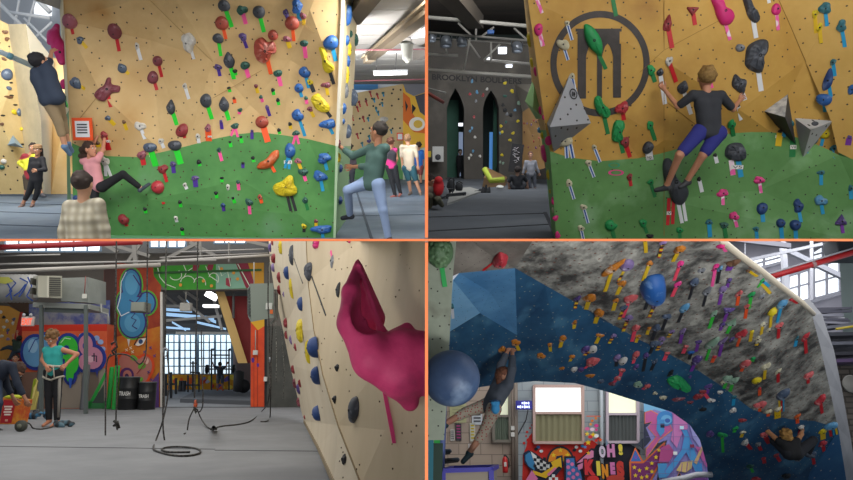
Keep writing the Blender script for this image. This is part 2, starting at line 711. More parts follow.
 if cap:
  m=MB()
  S=SDF()
  S.ell((0,-.018,.075),(.092,.104,.062),k=.01)
  S.ell((0,-.01,.045),(.102,.118,.012),k=.01)
  a,b=S.build(.009)
  m.add([T(p) for p in a],b,mat(cap,.8),True)
  link('cap',m,room,parent=o)
 o['_q']=0
 return o,q,T,H
 # ------------------------------------------------------------------ climbing holds
HC={
'maroon':('#7c3a45','#a8808a'),'pinkish maroon':('#96525f','#c79aa2'),'dark red':('#8e2c32','#ad5f62'),'red':('#b5323c','#cf8a88'),
'slate':('#4c5a70','#96a2b0'),'charcoal':('#3c4048','#7a7e88'),'black':('#1d1f22',None),'white':('#cfcbc4','#9c9a96'),
'brick red':('#a04334','#c99488'),'dark green':('#24554a','#6c9488'),'green':('#1f9350',None),'purple':('#54407e','#a598b8'),
'blue':('#235aa0','#7ea0cc'),'yellow':('#d2bc1c','#a88a20'),'orange':('#c85a26','#e0a080'),'grey':('#74777c','#b5b7ba'),
'pink':('#e23a88','#e87aa8'),'cream':('#c9c2a6','#a09a80'),'dark blue':('#24427a','#5c7098'),'light blue':('#5590b8','#9ab8cc'),
'teal':('#2d6c78','#6d98a0'),'ochre':('#b8701e','#cfc5b4'),'pale green':('#86a48e','#b8c4b8'),'salmon':('#c65a5c','#d8b0a8'),
'lilac':('#7e6a98','#b9aec4'),'brown':('#6a4a34','#94785f'),'hot pink':('#d42a78','#b04070'),
}
TC={'red':'#c4141e','yellow':'#e0b80e','white':'#dfe0e4','green':'#1fd82c','orange':'#f2561a','pink':'#f4569c','purple':'#44228e',
'blue':'#1c97c8','black':'#26262a','dark green':'#187a3c','blue and white':'#1f56a8','pink and white':'#f060a8','striped':'#c8482c',
'lime':'#35c43a','coral':'#f24a62','violet':'#7a35a0'}
SH={'ball':'ball','egg':'egg-shaped','drop':'teardrop','kidney':'kidney-shaped','rock':'knobbly','chip':'chip','long':'long','horn':'horn-shaped','tri':'wedge'}
HOLDS=[]
def outline(shape,seed,n=22):
 r=random.Random(seed)
 ph=[r.uniform(0,6.28) for _ in range(4)]
 out=[]
 for i in range(n):
  a=2*math.pi*i/n
  x,y=math.cos(a),math.sin(a)
  if shape=='ball':
   k=1+.02*math.sin(3*a+ph[0])
  elif shape=='egg':
   k=1+.07*math.sin(2*a+ph[0])+.04*math.sin(3*a+ph[1])
   k*=1-.08*y
  elif shape=='drop':
   k=1
   x*=(1-.55*max(0,y)**1.1)*1.0
   y=y*1.0
  elif shape=='kidney':
   k=1-.38*math.exp(-((a-.7)/.5)**2)+.04*math.sin(3*a+ph[1])
  elif shape=='horn':
   x+=.38*max(0,y)**2
   x*=(1-.5*max(0,y))
   k=1
  elif shape=='chip':
   k=1+.12*math.sin(3*a+ph[0])
  elif shape=='tri':
   k=1/max(.5,math.cos(((a+math.pi/6)%(2*math.pi/3))-math.pi/3))*.72
  elif shape=='long':
   k=1+.08*math.sin(2*a+ph[0])+.1*math.sin(3*a+ph[2])
  else:
   k=1+.12*math.sin(2*a+ph[0])+.12*math.sin(3*a+ph[1])+.07*math.sin(5*a+ph[2])
  out.append((x*k,y*k))
 return out
def wall_hit(room,px,py,only=None):
 best=None
 d=room.ray(px,py)
 for tree,nm in room.cast:
  if only and nm!=only:
   continue
  h=tree.ray_cast(V((0,0,0)),d.normalized())
  if h[0] is not None and(best is None or h[3]<best[3]):
   best=h
 if best is None:
  return None
 p,n=best[0],best[1].copy()
 if n.dot(d)>0:
  n=-n
 return p,n.normalized()
def frame_at(p,n):
 u=V((1,0,0))-n*n.x
 if u.length<.3:
  u=V((0,0,1)).cross(-n)
 u.normalize()
 v=n.cross(u)*-1
 if v.z<0 and abs(v.z)>.2 or(abs(v.z)<=.2 and v.y>0 and False):
  v=-v
 return u,v
def tape_mat(tc,big):
 if tc=='blue and white':
  return mat('#1f56a8',.5)
 if tc=='pink and white':
  return mat('#f060a8',.5,'#f4dbe6',9,.9,detail=0)
 if tc=='striped':
  return mat('#b83a2c',.5,'#d8b820',14,.95,detail=0)
 return mat(TC[tc],.55)
def hold(room,px,py,w,h,shape='rock',col='grey',tape=None,end=None,tw=3.2,rot=0.0,only=None,dome=None,chalk=None,poly=None,
group=None,bolt=True,where='',extra=None,grade=None,tapes=None,name='climbing_hold',flat=False,label=None,noun='hold'):
 hit=wall_hit(room,px,py,only)
 if hit is None:
  print('MISS',room.name,px,py)
  return None
 p,n=hit
 u,v=frame_at(p,n)
 m=p.y/FPX
 hexc,hex2=HC[col]
 big=max(w,h)
 dv=room.ray(px,py).normalized()
 fs_=(v-dv*v.dot(dv)).length
 hpx=h/max(.42,fs_) if not poly else h
 seed=int(px*31+py*17)
 mt=mat(hexc,.55,None,4,.5,hex3=hex2 if(hex2 and chalk is not False) else None,scale3=2.2/max(.05,big*m),bump=0)
 mb=MB()
 if poly:
  pr=[]
  for(a,b) in poly:
   d=room.ray(a,b)
   t=p.dot(n)/d.dot(n)
   pr.append(d*t)
   # resample and smooth the outline
  c=sum(pr,V((0,0,0)))/len(pr)
  base=[]
  k=len(pr)
  for i in range(k):
   p0,p1,p2,p3=pr[i-1],pr[i],pr[(i+1)%k],pr[(i+2)%k]
   for t in(0,.33,.67):
    base.append(.5*((2*p1)+(p2-p0)*t+(2*p0-5*p1+4*p2-p3)*t*t+(3*p1-p0-3*p2+p3)*t**3))
  rad=min((b-c).length for b in base)
  dm=(dome or.9)*sum((b-c).length for b in base)/len(base)
  p=c
 else:
  ol=outline(shape,seed,20 if big>8 else 12)
  cr,sr=math.cos(rot),math.sin(rot)
  base=[]
  for(x,y) in ol:
   x,y=x*w/2*m,y*hpx/2*m
   base.append(p+u*(x*cr-y*sr)+v*(x*sr+y*cr))
  dm=(dome if dome is not None else(.95 if shape=='ball' else.7))*min(w,h)/2*m*(1+.5*(1-fs_))
 dm=max(dm,.025)
 rnd=random.Random(seed)
 levels=((1.0,-.02),(1.0,.12),(.95,.38),(.82,.66),(.6,.86),(.32,.97)) if big>7 else((1.0,-.02),(.95,.4),(.6,.87))
 nz=.0 if shape in('ball','egg','drop') else.10
 if flat:
  levels=((1.0,-.02),(.96,.7),(.80,1.0),(.45,1.0))
 off=V((0,0,0))
 vs,fs=[],[]
 k=len(base)
 for t,hh in levels:
  for b in base:
   j=1+(rnd.uniform(-nz,nz) if t<.99 else 0)
   vs.append(p+(b-p)*t*(1+(j-1)*.5)+n*(hh*dm*j))
 for i in range(len(levels)-1):
  for a in range(k):
   b2=(a+1)%k
   fs.append((i*k+a,i*k+b2,(i+1)*k+b2,(i+1)*k+a))
 vs.append(p+n*dm*(1.0 if not flat else 1.0))
 L=(len(levels)-1)*k
 for a in range(k):
  fs.append((L+a,L+(a+1)%k,len(vs)-1))
 fs.append(tuple(range(k))[::-1])
 mb.add(vs,fs,mt,shape not in('rock','tri') or big<7)
 if shape=='chip' and name=='climbing_hold':
  name='foothold'
 o=link(name,mb,room,p)
 if bolt and big>=5:
  r=max(.012,min(.03,big*m*.05))
  b=MB().lathe([(r,-.004),(r,.006),(r*.5,.006),(r*.5,.001)],p+n*dm*(.985 if not flat else.99),n,mat('#15151a',.4),8)
  link('bolt',b,room,parent=o)
 tl=[]
 if tape:
  tl.append((tape,end,tw))
 for t in(tapes or[]):
  tl.append(t)
 for(tc,e,wd) in tl:
  sx,sy=px+(e[0]-px)*.12,py+(e[1]-py)*.12
  if len(e)==4:
   sx,sy,e=e[0],e[1],(e[2],e[3])
  q=[]
  for(ax,ay) in((sx,sy),(e[0],e[1])):
   hh=wall_hit(room,ax,ay,only)
   d=room.ray(ax,ay)
   pl_=d*(p.dot(n)/d.dot(n))
   q.append(hh[0]+n*.004 if hh and(hh[0]-pl_).length<.35 else pl_+n*.004)
  ld=(q[1]-q[0])
  if ld.length<1e-4:
   continue
  sd=n.cross(ld).normalized()*wd*.5*m
  tb=MB()
  z=n*.004
  tb.hexa([q[0]-sd-z,q[1]-sd-z,q[1]+sd-z,q[0]+sd-z],[q[0]-sd+z,q[1]-sd+z,q[1]+sd+z,q[0]+sd+z],tape_mat(tc,big))
  if tc=='blue and white':
   tb2=[q[0]-sd,q[1]-sd]
   for sg in(-1,1):
    a0,a1=q[0]+sd*sg*.72,q[1]+sd*sg*.72
    w2=sd*.28
    tb.hexa([a0-w2-z,a1-w2-z,a1+w2-z,a0+w2-z],[a0-w2+z*1.5,a1-w2+z*1.5,a1+w2+z*1.5,a0+w2+z*1.5],mat('#dfe4ec',.5))
  if tc=='striped':
   for i in range(1,8,2):
    a0,a1=q[0].lerp(q[1],i/9),q[0].lerp(q[1],(i+1)/9)
    tb.hexa([a0-sd-z,a1-sd-z,a1+sd-z,a0+sd-z],[a0-sd+z*1.5,a1-sd+z*1.5,a1+sd+z*1.5,a0+sd+z*1.5],mat('#1c1c20' if i%4==1 else '#e8c81c',.5))
  link('tape_strip',tb,room,parent=o)
 if grade:
  gx,gy,gw,gh,txt=grade
  c=room.P(gx,gy,p,n)+n*.008
  gb=MB()
  gb.hexa([c+u*a*gw/2*m+v*b*gh/2*m-n*.003 for a,b in((-1,-1),(1,-1),(1,1),(-1,1))],
[c+u*a*gw/2*m+v*b*gh/2*m+n*.002 for a,b in((-1,-1),(1,-1),(1,1),(-1,1))],mat('#e4e2dc',.6))
  add_text(gb,txt,c+n*.004,u,v,gw*m*.75,gh*m*.7,mat('#18181c',.6))
  link('grade_tag',gb,room,parent=o)
 o['category']='foothold' if name=='foothold' else 'climbing hold'
 o['group']=group or{'r1':'holds on the wall the girl in pink climbs','r2':'holds on and behind the emblem wall','r3':'holds in the rope hall','r4':'holds in the cave room'}[room.name]
 HOLDS.append(dict(o=o,room=room,x=px,y=py,w=w,h=h,col=col,shape=shape,tape='+'.join(dict.fromkeys(t[0] for t in tl)) if tl else None,label=label,noun=noun))
 return o
def holds(room,rows,**kw):
 for r in rows:
  px,py,w,h,shape,col=r[:6]
  t=r[6] if len(r)>6 else None
  e=r[7] if len(r)>7 else None
  k=dict(kw)
  if len(r)>8:
   k.update(r[8])
  hold(room,px,py,w,h,shape,col,t,e,**k)
  # ------------------------------------------------------------------ walls by outline
def panel(mb,room,pts,Y,m,inner=(),smooth=False):
 """a wall face: pts are (px, py) or (px, py, Y) corners, inner (px, py, Y) extra points that crease it"""
 from mathutils.geometry import delaunay_2d_cdt
 n=len(pts)
 f=Y if callable(Y) else(lambda a,b:Y)
 allp=[(q[0],q[1],q[2] if len(q)>2 else f(q[0],q[1])) for q in list(pts)+list(inner)]
 if not inner and n<=4:
  vs=[room.W(*q) for q in allp]
  return mb.add(vs,[tuple(range(n))] if n==3 else[(0,1,2,3)],m,smooth)
 res=delaunay_2d_cdt([V((q[0],q[1])) for q in allp],[],[list(range(n))],1,1e-4)
 vs2,faces,orig=res[0],res[2],res[3]
 vs=[]
 for i,p in enumerate(vs2):
  src=orig[i]
  if src:
   vs.append(room.W(*allp[src[0]]))
  else:
   vs.append(room.W(p.x,p.y,f(p.x,p.y)))
 return mb.add(vs,[tuple(x) for x in faces],m,smooth)
def register(room,mb,nm):
 room.cast.append((mb.bvh(),nm))
def decal(mb,room,pts,m,only=None,lift=.006,plane=None):
 """paint laid on a wall: the outline is carried onto the wall's plane"""
 if plane is None:
  cx=sum(p[0] for p in pts)/len(pts)
  cy=sum(p[1] for p in pts)/len(pts)
  plane=wall_hit(room,cx,cy,only)
 o,n=plane
 vs=[room.P(a,b,o,n)+n*lift for a,b in pts]
 return mb.poly(vs,m)
def ring_pts(cx,cy,rx,ry,n=24,a0=0,a1=360,rot=0):
 out=[]
 for i in range(n if a1-a0>=360 else n+1):
  a=math.radians(a0+(a1-a0)*i/n)
  x,y=rx*math.cos(a),ry*math.sin(a)
  out.append((cx+x*math.cos(rot)-y*math.sin(rot),cy+x*math.sin(rot)+y*math.cos(rot)))
 return out
def smooth_pts(pts,k=4):
 out=[]
 n=len(pts)
 for i in range(n):
  p0,p1,p2,p3=(V((*pts[j%n][:2],0)) for j in(i-1,i,i+1,i+2))
  for s_ in range(k):
   t=s_/k
   q=.5*((2*p1)+(p2-p0)*t+(2*p0-5*p1+4*p2-p3)*t*t+(3*p1-p0-3*p2+p3)*t**3)
   out.append((q.x,q.y))
 return out
def area_light(name,room,p,target,size,power,col=(1,1,1),sizey=None):
 l=bpy.data.lights.new(name,'AREA')
 l.energy=power
 l.color=col
 l.size=size
 l.shape='RECTANGLE'
 l.size_y=sizey or size
 o=bpy.data.objects.new(name,l)
 COL.objects.link(o)
 d=(V(target)-V(p)).normalized()
 q=d.to_track_quat('-Z','Y').to_matrix().to_4x4()
 o.matrix_world=room.R@Matrix.Translation(V(p))@q
 return o
def flush_light(cx,cy,wx,wy,power,col=(1,1,1)):
 """unseen fill light added flush under the slab, world coordinates"""
 l=bpy.data.lights.new('slab_fill','AREA')  # added fill, edge-on to the camera, no real fixture
 l.shape='RECTANGLE'
 l.size,l.size_y,l.energy,l.color=wx,wy,power,col
 o=bpy.data.objects.new('slab_fill',l)
 COL.objects.link(o)
 o.location=(cx,cy,-.012)
 return o
def front_light(p,target,size,power,col=(1,1,1)):
 return area_light('front_fill',Room('w',CY,1),p,target,size,power,col)  # added fill light from the camera side, out of view
def truss(R,segs,Y,lb,m,r=None,bar=False):
 """roof truss: the first member carries the others as its parts"""
 top=None
 for a,b,w_ in segs:
  mb=MB()
  if bar:
   mb.bar(R.W(*a,Y),R.W(*b,Y),w_*R.mpp(Y),.09,m)
  else:
   mb.tube([R.W(*a,Y),R.W(*b,Y)],w_*R.mpp(Y),m,8)
  if top is None:
   top=thing('roof_truss',mb,R,lb,'truss')
  else:
   link('truss_brace',mb,R,parent=top)
 return top
 # ================================================================== ROOM 1 (upper left): bright bouldering room
R1=Room('r1',140,1.6)
def room1():
 R=R1
 tan=mat('#cba771',.7,'#dfc08a',1.6,.35,dots=4.6,dotsize=.055,dotcol=(.07,.045,.02,1),hex3='#b98a4c',scale3=.8)
 green=mat('#4a8446',.75,'#609d56',1.2,.45,dots=4.6,dotsize=.055,dotcol=(.07,.045,.02,1),hex3='#6fa070',scale3=1.3)
 Yw=lambda x,y:11.5-(240-y)*.0022
 bound=[(72,143),(88,150),(107,156),(137,157),(162,152),(187,146),(213,139),(238,134),(258,132),(283,135),(308,139),(337,146)]
 mb=MB()
 panel(mb,R,[(60,-70),(344,-70),(343,0),(340,90)]+bound[::-1]+[(69,110),(64,20)],Yw,tan,
inner=[(100,92,11.05),(150,40,11.25),(213,60,11.05),(170,-10,10.8),(290,60,11.15),(250,105,11.3),(310,10,10.9)])
 panel(mb,R,bound+[(336,205),(334,246),(70,246),(73,200)],Yw,green,inner=[(150,200,11.3),(240,180,11.25),(300,215,11.35)])
 # receding sides
 pale=mat('#d9cba6',.6,'#c8b688',2,.4)
 panel(mb,R,[(344,-70,10.85),(361,-70,14.0),(358,0,14.0),(343,0,11.0)],0,pale)
 panel(mb,R,[(343,0,10.97),(358,0,14.0),(351,146,14.0),(337,146,11.29)],0,pale)
 panel(mb,R,[(337,146,11.29),(351,146,14.0),(344,246,14.0),(334,246,11.5)],0,mat('#7fa878',.7))
 panel(mb,R,[(60,-70,10.8),(55,-70,13),(66,115,13),(69,110,11.2)],0,pale)
 panel(mb,R,[(69,110,11.2),(66,115,13),(68,246,13),(72,246,11.5)],0,mat('#5c8a56',.7))
 w=struct('wall_back',mb,R,'tan plywood bouldering wall painted green below a wavy line',loc=R.W(200,238,11.5))
 register(R,mb,'main')
 # edge strip and seams
 mb=MB()
 for a,b in(((66,62),(101,92)),((101,92),(72,128)),((150,0),(213,62)),((290,12),(335,50)),((213,98),(262,70))):
  p,q=wall_hit(R,*a,'main'),wall_hit(R,*b,'main')
  if p and q:
   mb.bar(p[0]+p[1]*.004,q[0]+q[1]*.004,.007,.006,mat('#a8854e',.8))
 mb.bar(R.W(343.4,-70,10.83),R.W(343.2,0,10.95),.05,.03,mat('#e9e2cf',.6))
 mb.bar(R.W(343.2,0,10.95),R.W(337,146,11.27),.05,.03,mat('#e9e2cf',.6))
 mb.bar(R.W(337,146,11.27),R.W(334.4,246,11.48),.04,.03,mat('#a9c4a0',.6))
 mb.bar(R.W(74,237,11.42),R.W(335,241,11.44),.05,.08,mat('#5f9a68',.7))
 struct('trim_1',mb,R,'pale edge strip along the corner of the tan wall',loc=R.W(337,238,11.4))
 # floor
 fm=mat('#5d6c7e',.8,'#75828f',.7,.4,hex3='#4a5866',scale3=.25)
 mb=MB()
 mb.add([V((-22,5,-R.h)),V((3,5,-R.h)),V((3,34,-R.h)),V((-22,34,-R.h))],[(0,1,2,3)],fm)
 for yy in(204,213,226):
  mb.bar(R.F(-20,yy-2,.004),R.F(74,yy+1,.004),.05,.01,mat('#3a4552',.9))
 mb.bar(R.F(345,216,.004),R.F(440,214,.004),.05,.01,mat('#3a4552',.9))
 mb.bar(R.F(353,180,.004),R.F(372,240,.004),.05,.01,mat('#3a4552',.9))
 struct('floor',mb,R,'blue-grey padded matting in the bright bouldering room')
 # ---- left background
 t1=mat('#b9a06c',.7,'#cdb684',1.2,.4,dots=3.0,dotsize=.08)
 mb=MB()
 YL=20.0
 panel(mb,R,[(-60,-70),(0,-70),(0,20),(8,24),(15,70),(21,120),(30,194),(-60,194)],YL,t1,inner=[(0,118,19.4),(12,150,19.6)])
 panel(mb,R,[(8,24,YL),(26,24,19.4),(34,80,19.4),(41,120,19.4),(44,194,19.4),(30,194,YL),(21,120,YL)],YL,mat('#ab9f84',.7,'#c3b594',1.5,.4))
 panel(mb,R,[(26,24,19.4),(54,60,20.4),(53,120,20.6),(51,194,20.6),(44,194,19.4),(41,120,19.4),(34,80,19.4)],YL,mat('#e9dfc8',.6))  # sunlight painted into this face as a whitish colour
 panel(mb,R,[(51,58,20.6),(80,58,21),(80,194,21),(51,194,20.6)],YL,mat('#e0b878',.6,'#efcf98',1,.4),inner=[(62,130,20.2)])
 struct('wall_left',mb,R,'faceted plywood wall in the sunlit corner',loc=R.W(20,193,YL))
 register(R,mb,'left')
 mb=MB()
 sky=mat('#eef2f5',.5,emit=1.0)
 mb.add([R.W(-60,-80,33),R.W(90,-80,33),R.W(90,80,33),R.W(-60,80,33)],[(0,1,2,3)],mat('#aeb2b8',.7))
 struct('wall_far',mb,R,'grey upper wall beyond the roof trusses',loc=R.W(10,60,33))
 mb=MB()
 mb.add([R.W(34,2,32.8),R.W(52,2,32.8),R.W(52,16,32.8),R.W(34,16,32.8)],[(0,1,2,3)],sky)
 struct('window_1',mb,R,'bright clerestory window behind the white trusses')
 truss(R,(((-10,-6),(40,44),2.0),((30,-8),(50,12),2.4),((8,12),(50,18),1.7),((20,-5),(12,40),1.2),((30,42),(52,22),1.2),((26,30),(38,-10),1.2),((24,18),(52,46),1.2)),24,'white tubular roof truss above the corner climber',mat('#d4d8de',.5))
 tr=MB()
 tr.tube([R.W(-20,43,12),R.W(33,66,12.6)],.045,mat('#cfe0ea',.35),10)
 o=thing('handrail_pole',tr,R,'long pale blue-white pole pointing at the corner climber','pole')
 link('collar',MB().tube([R.W(8,55,12.25),R.W(12,57,12.3)],.058,mat('#7fb4c8',.4),10),R,parent=o)
 # small blue volume on the left wall
 mb=MB()
 b3=[R.W(7,145,19.6),R.W(24,148,19.6),R.W(13,135,19.6)]
 mb.add(b3+[R.W(15,143,19.0)],[(0,1,3),(1,2,3),(2,0,3),(0,2,1)],mat('#8fa6b4',.6))
 thing('wall_volume',mb,R,'pale blue triangular volume low on the sunlit corner wall','climbing volume')
 # ---- right background
 mb=MB()
 cm=mat('#b5b0aa',.7,'#a39e98',.5,.4,streak=(.4,3.5,1))
 zc=2.32
 for i in range(14):
  y0=8.5+i*1.55
  mb.box((-.5+(-1.6),y0+.75,zc+.05),(9,1.49,.08),cm)
 struct('ceiling',mb,R,'pale grey plank roof deck',loc=V((-2,16,zc)))
 mb=MB()
 mb.add([R.W(340,60,31),R.W(440,60,31),R.W(440,90,31),R.W(340,90,31)],[(0,1,2,3)],mat('#c9cfd4',.7))
 mb.add([R.W(352,81,30.8),R.W(378,79,30.8),R.W(378,90,30.8),R.W(352,90,30.8)],[(0,1,2,3)],mat('#4a86bc',.7))
 struct('wall_far',mb,R,'pale upper strip of wall under the roof deck',loc=R.W(390,90,31))
 bm=MB()
 bm.bar(R.W(436,4,11),R.W(367,60,20),.22,.2,mat('#6d5f4c',.7))
 bm.bar(R.W(436,2,11),R.W(367,58,20),.34,.05,mat('#85765f',.7))
 thing('roof_beam',bm,R,'brown roof beam running diagonally over the lamp','beam')
 bm=MB()
 bm.bar(R.W(352,18,14),R.W(372,-10,11),.3,.25,mat('#5a5146',.7))
 thing('roof_beam',bm,R,'short dark roof beam at the top of the pale wall corner','beam')
 bm=MB()
 bm.bar(R.W(417,56,18),R.W(432,50,17),.22,.2,mat('#77706a',.7))
 thing('roof_beam',bm,R,'grey beam stub hard against the orange divider','beam')
 for(a,b,yy) in(((352,50),(430,49),16),((352,81),(430,79),24)):
  link_=MB().tube([R.W(*a,yy),R.W(*b,yy)],.6*R.mpp(yy),mat('#b8707a',.5),6)
  thing('sprinkler_pipe',link_,R,'thin reddish pipe under the roof, '+('level with the hanging lamp' if yy==16 else 'below the strip light'),'pipe')
 for a,b in(((378,38),(376,73)),((397,50),(395,70))):
  thing('suspension_wire',MB().tube([R.W(*a,18),R.W(*b,18)],.008,mat('#555555',.5),5),R,'thin wire above the '+('near' if a[0]<390 else 'far')+' end of the strip light','wire')
 lt=MB()
 lt.bar(R.W(374,74,18),R.W(407,73,18),.10,.07,mat('#ffffff',.5,emit=2.2))
 o=thing('strip_light',lt,R,'long glowing white strip light under the roof deck','light')
 link('housing',MB().bar(R.W(373,71.6,18),R.W(408,70.6,18),.14,.05,mat('#b9bcc0',.5)),R,parent=o)
 # skylight
 mb=MB()
 p0=[R.W(411,38,17),R.W(428,27,14.5),R.W(428,38,17),R.W(420,39,17)]
 mb.add([V((p.x,p.y,2.30)) for p in(R.W(411,39,16.5),R.W(411,38,16.4),R.W(430,28,14.3),R.W(430,38,16.2))],[(0,1,2,3)],sky)
 struct('window_2',mb,R,'bright skylight at the edge of the roof deck')
 # bucket lamp
 c=R.W(407,52,15)
 b=MB().lathe([(.05,.23),(.115,.20),(.14,.16),(.13,.14),(.11,-.10),(.085,-.16),(.07,-.17)],c,(0,0,1),mat('#b0b0a8',.45),20)
 o=thing('hanging_lamp',b,R,'white bucket-shaped lamp hanging under the diagonal beam','lamp')
 link('bulb',MB().ball(c+V((0,0,-.16)),.06,mat('#f4f0e4',.4),2),R,parent=o)
 link('rim',MB().lathe([(.145,.15),(.15,.16),(.145,.17)],c,(0,0,1),mat('#9d9f9e',.4),20),R,parent=o)
 link('bracket',MB().tube([c+V((-.11,0,.18)),c+V((-.07,0,.3)),c+V((.07,0,.3)),c+V((.11,0,.18))],.01,mat('#888888',.4),6),R,parent=o)
 link('cable',MB().tube([c+V((0,0,.3)),c+V((0,0,.85))],.008,mat('#666666',.4),6),R,parent=o)
 # far wall with little holds + green dado
 mb=MB()
 panel(mb,R,[(340,96),(403.5,83.5),(403.5,148),(340,151)],29,mat('#d8c193',.7,'#c9ae7c',.8,.4,dots=2.5,dotsize=.1))
 panel(mb,R,[(340,151),(403.5,148),(403.5,179),(340,181)],29,mat('#5f9a5c',.7))
 struct('wall_right',mb,R,'far tan wall with a green lower band',loc=R.W(370,179,29))
 register(R,mb,'far')
 mb=MB()
 my=28.6
 panel(mb,R,[(403,84),(436,84),(436,180),(403,180)],my,mat('#f2bd2c',.6))
 pl=(R.W(415,120,my),V((0,-1,0)))
 for pts,c in(([(403,84),(426,84),(426,92),(414,96),(406,92)],'#7c7c84'),([(415,96),(428,92),(428,118),(420,112)],'#4d4d57'),
([(403,92),(410,98),(412,112),(418,122),(430,124),(430,134),(414,132),(403,120)],'#e2701e'),
(ring_pts(417,124,8,7),'#f6efe2'),(ring_pts(418,124,4.5,4),'#e8c04a'),
([(403,150),(436,146),(436,180),(403,180)],'#b9c8b0'),([(405,100),(408,106),(406,112)],'#202024'),([(412,104),(416,108),(412,114)],'#202024')):
  decal(mb,R,pts,mat(c,.7),plane=pl,lift=.01+.004*len(mb.mats))
 struct('wall_mural',mb,R,'yellow and orange mural on the end wall',loc=R.W(415,180,my))
 # notices
 def notice(cx,cy,w_,h_,Y,label,lines):
  m=R.mpp(Y)
  c=R.W(cx,cy,Y)
  o=thing('paper_notice',MB().box(c,(w_*m,.01,h_*m),mat('#f0561c',.6)),R,label,'notice')
  link('sheet',MB().box(c+V((0,-.007,0)),(w_*.7*m,.006,h_*.72*m),mat('#e6e6ea',.6)),R,parent=o)
  if lines:
   t=MB()
   for i in range(4):
    t.box(c+V((0,-.012,(h_*.2-i*h_*.12)*m)),(w_*.5*m,.003,h_*.06*m),mat('#3c3c44',.7))
   link('printing',t,R,parent=o)
 notice(82.5,129,20,22,11.1,'white printed sheet on an orange board above the girl',True)
 notice(400,136.5,6.5,7.5,28.4,'small white sheet on an orange board on the far green wall',False)
 # ---- big special holds
 S=SDF()
 m=R.mpp(11.9)
 for a,b,ra,rb in(((57,26),(53.5,36),2.6,5.5),((53.5,36),(59,47),5.5,6.5),((59,47),(62,61),6.5,4),((50,32),(50,42),2.2,3.0)):
  S.cone(R.W(*a,11.9),R.W(*b,11.9),ra*m,rb*m,.03)
 S.ell(R.W(54,38,11.75),(3*m,.08,6*m),Matrix.Rotation(.5,3,'Y'),.02,sub=True)
 a,b=S.build(.018)
 lb='big hot pink two-lobed hold gripped by the corner climber'
 o=thing('climbing_hold',MB().add(a,b,mat('#d42a78',.55,hex3='#e08ab4',scale3=4),True),R,lb,'climbing hold','holds on the wall the girl in pink climbs')
 link('bolt',MB().lathe([(.02,0),(.02,.015)],R.W(60,52,11.8),(0,-1,0),mat('#15151a',.4),8),R,parent=o)
 HOLDS.append(dict(o=o,room=R,x=57,y=44,w=20,h=46,col='hot pink',shape='rock',tape=None,label=lb,noun='hold'))
 hold(R,107,91,26,22,'rock','maroon','red',(111,107),3.6,dome=.45,poly=[(107,78),(111,78),(112,84),(120,86),(119,92),(112,93),(105,101),(99,100),(94,95),(98,89),(104,85)],
label='large maroon lobed hold with red tape above the orange notice')
 hold(R,265,50,23,26,'rock','brick red','orange',(271,74),4,dome=.6,poly=[(262,37),(268,42),(273,41),(276,46),(276,52),(272,54),(268,61),(262,63),(256,58),(254,49),(255,41)],
label='largest brick red kidney-shaped hold high in the middle of the tan wall')
 hold(R,326,60,16,24,'rock','yellow','black',(334,84),3.4,dome=.5,poly=[(319,48),(323,47),(327,53),(327,60),(334,66),(333,71),(327,73),(323,68),(322,58)],
label='long yellow hold with black tape under the blue egg-shaped hold')
 hold(R,320,102,18,18,'rock','yellow','black',(331,117),3.4,dome=.5,poly=[(311,98),(318,93),(322,97),(329,105),(329,111),(322,112),(315,108)],
label='craggy yellow hold with black tape just above the green paint line')
 hold(R,268,160,22,18,'egg','orange','orange',(275,172),3,dome=.55,poly=[(278,150),(279,156),(275,162),(271,167),(263,169),(257,168),(259,163),(266,159),(272,152)],
label='orange pointed hold on the green part below the brick red ball')
 hold(R,285,187,22,22,'rock','yellow',None,None,dome=.7,poly=[(289,175),(293,177),(294,184),(297,188),(296,194),(287,196),(278,195),(273,189),(275,184),(282,181)],
tapes=[('black',(287,194,291,211),3),('black',(291,194,296,211),3)],label='big yellow rock-shaped hold with two black tapes on the green part')
 W_={'only':'main'}
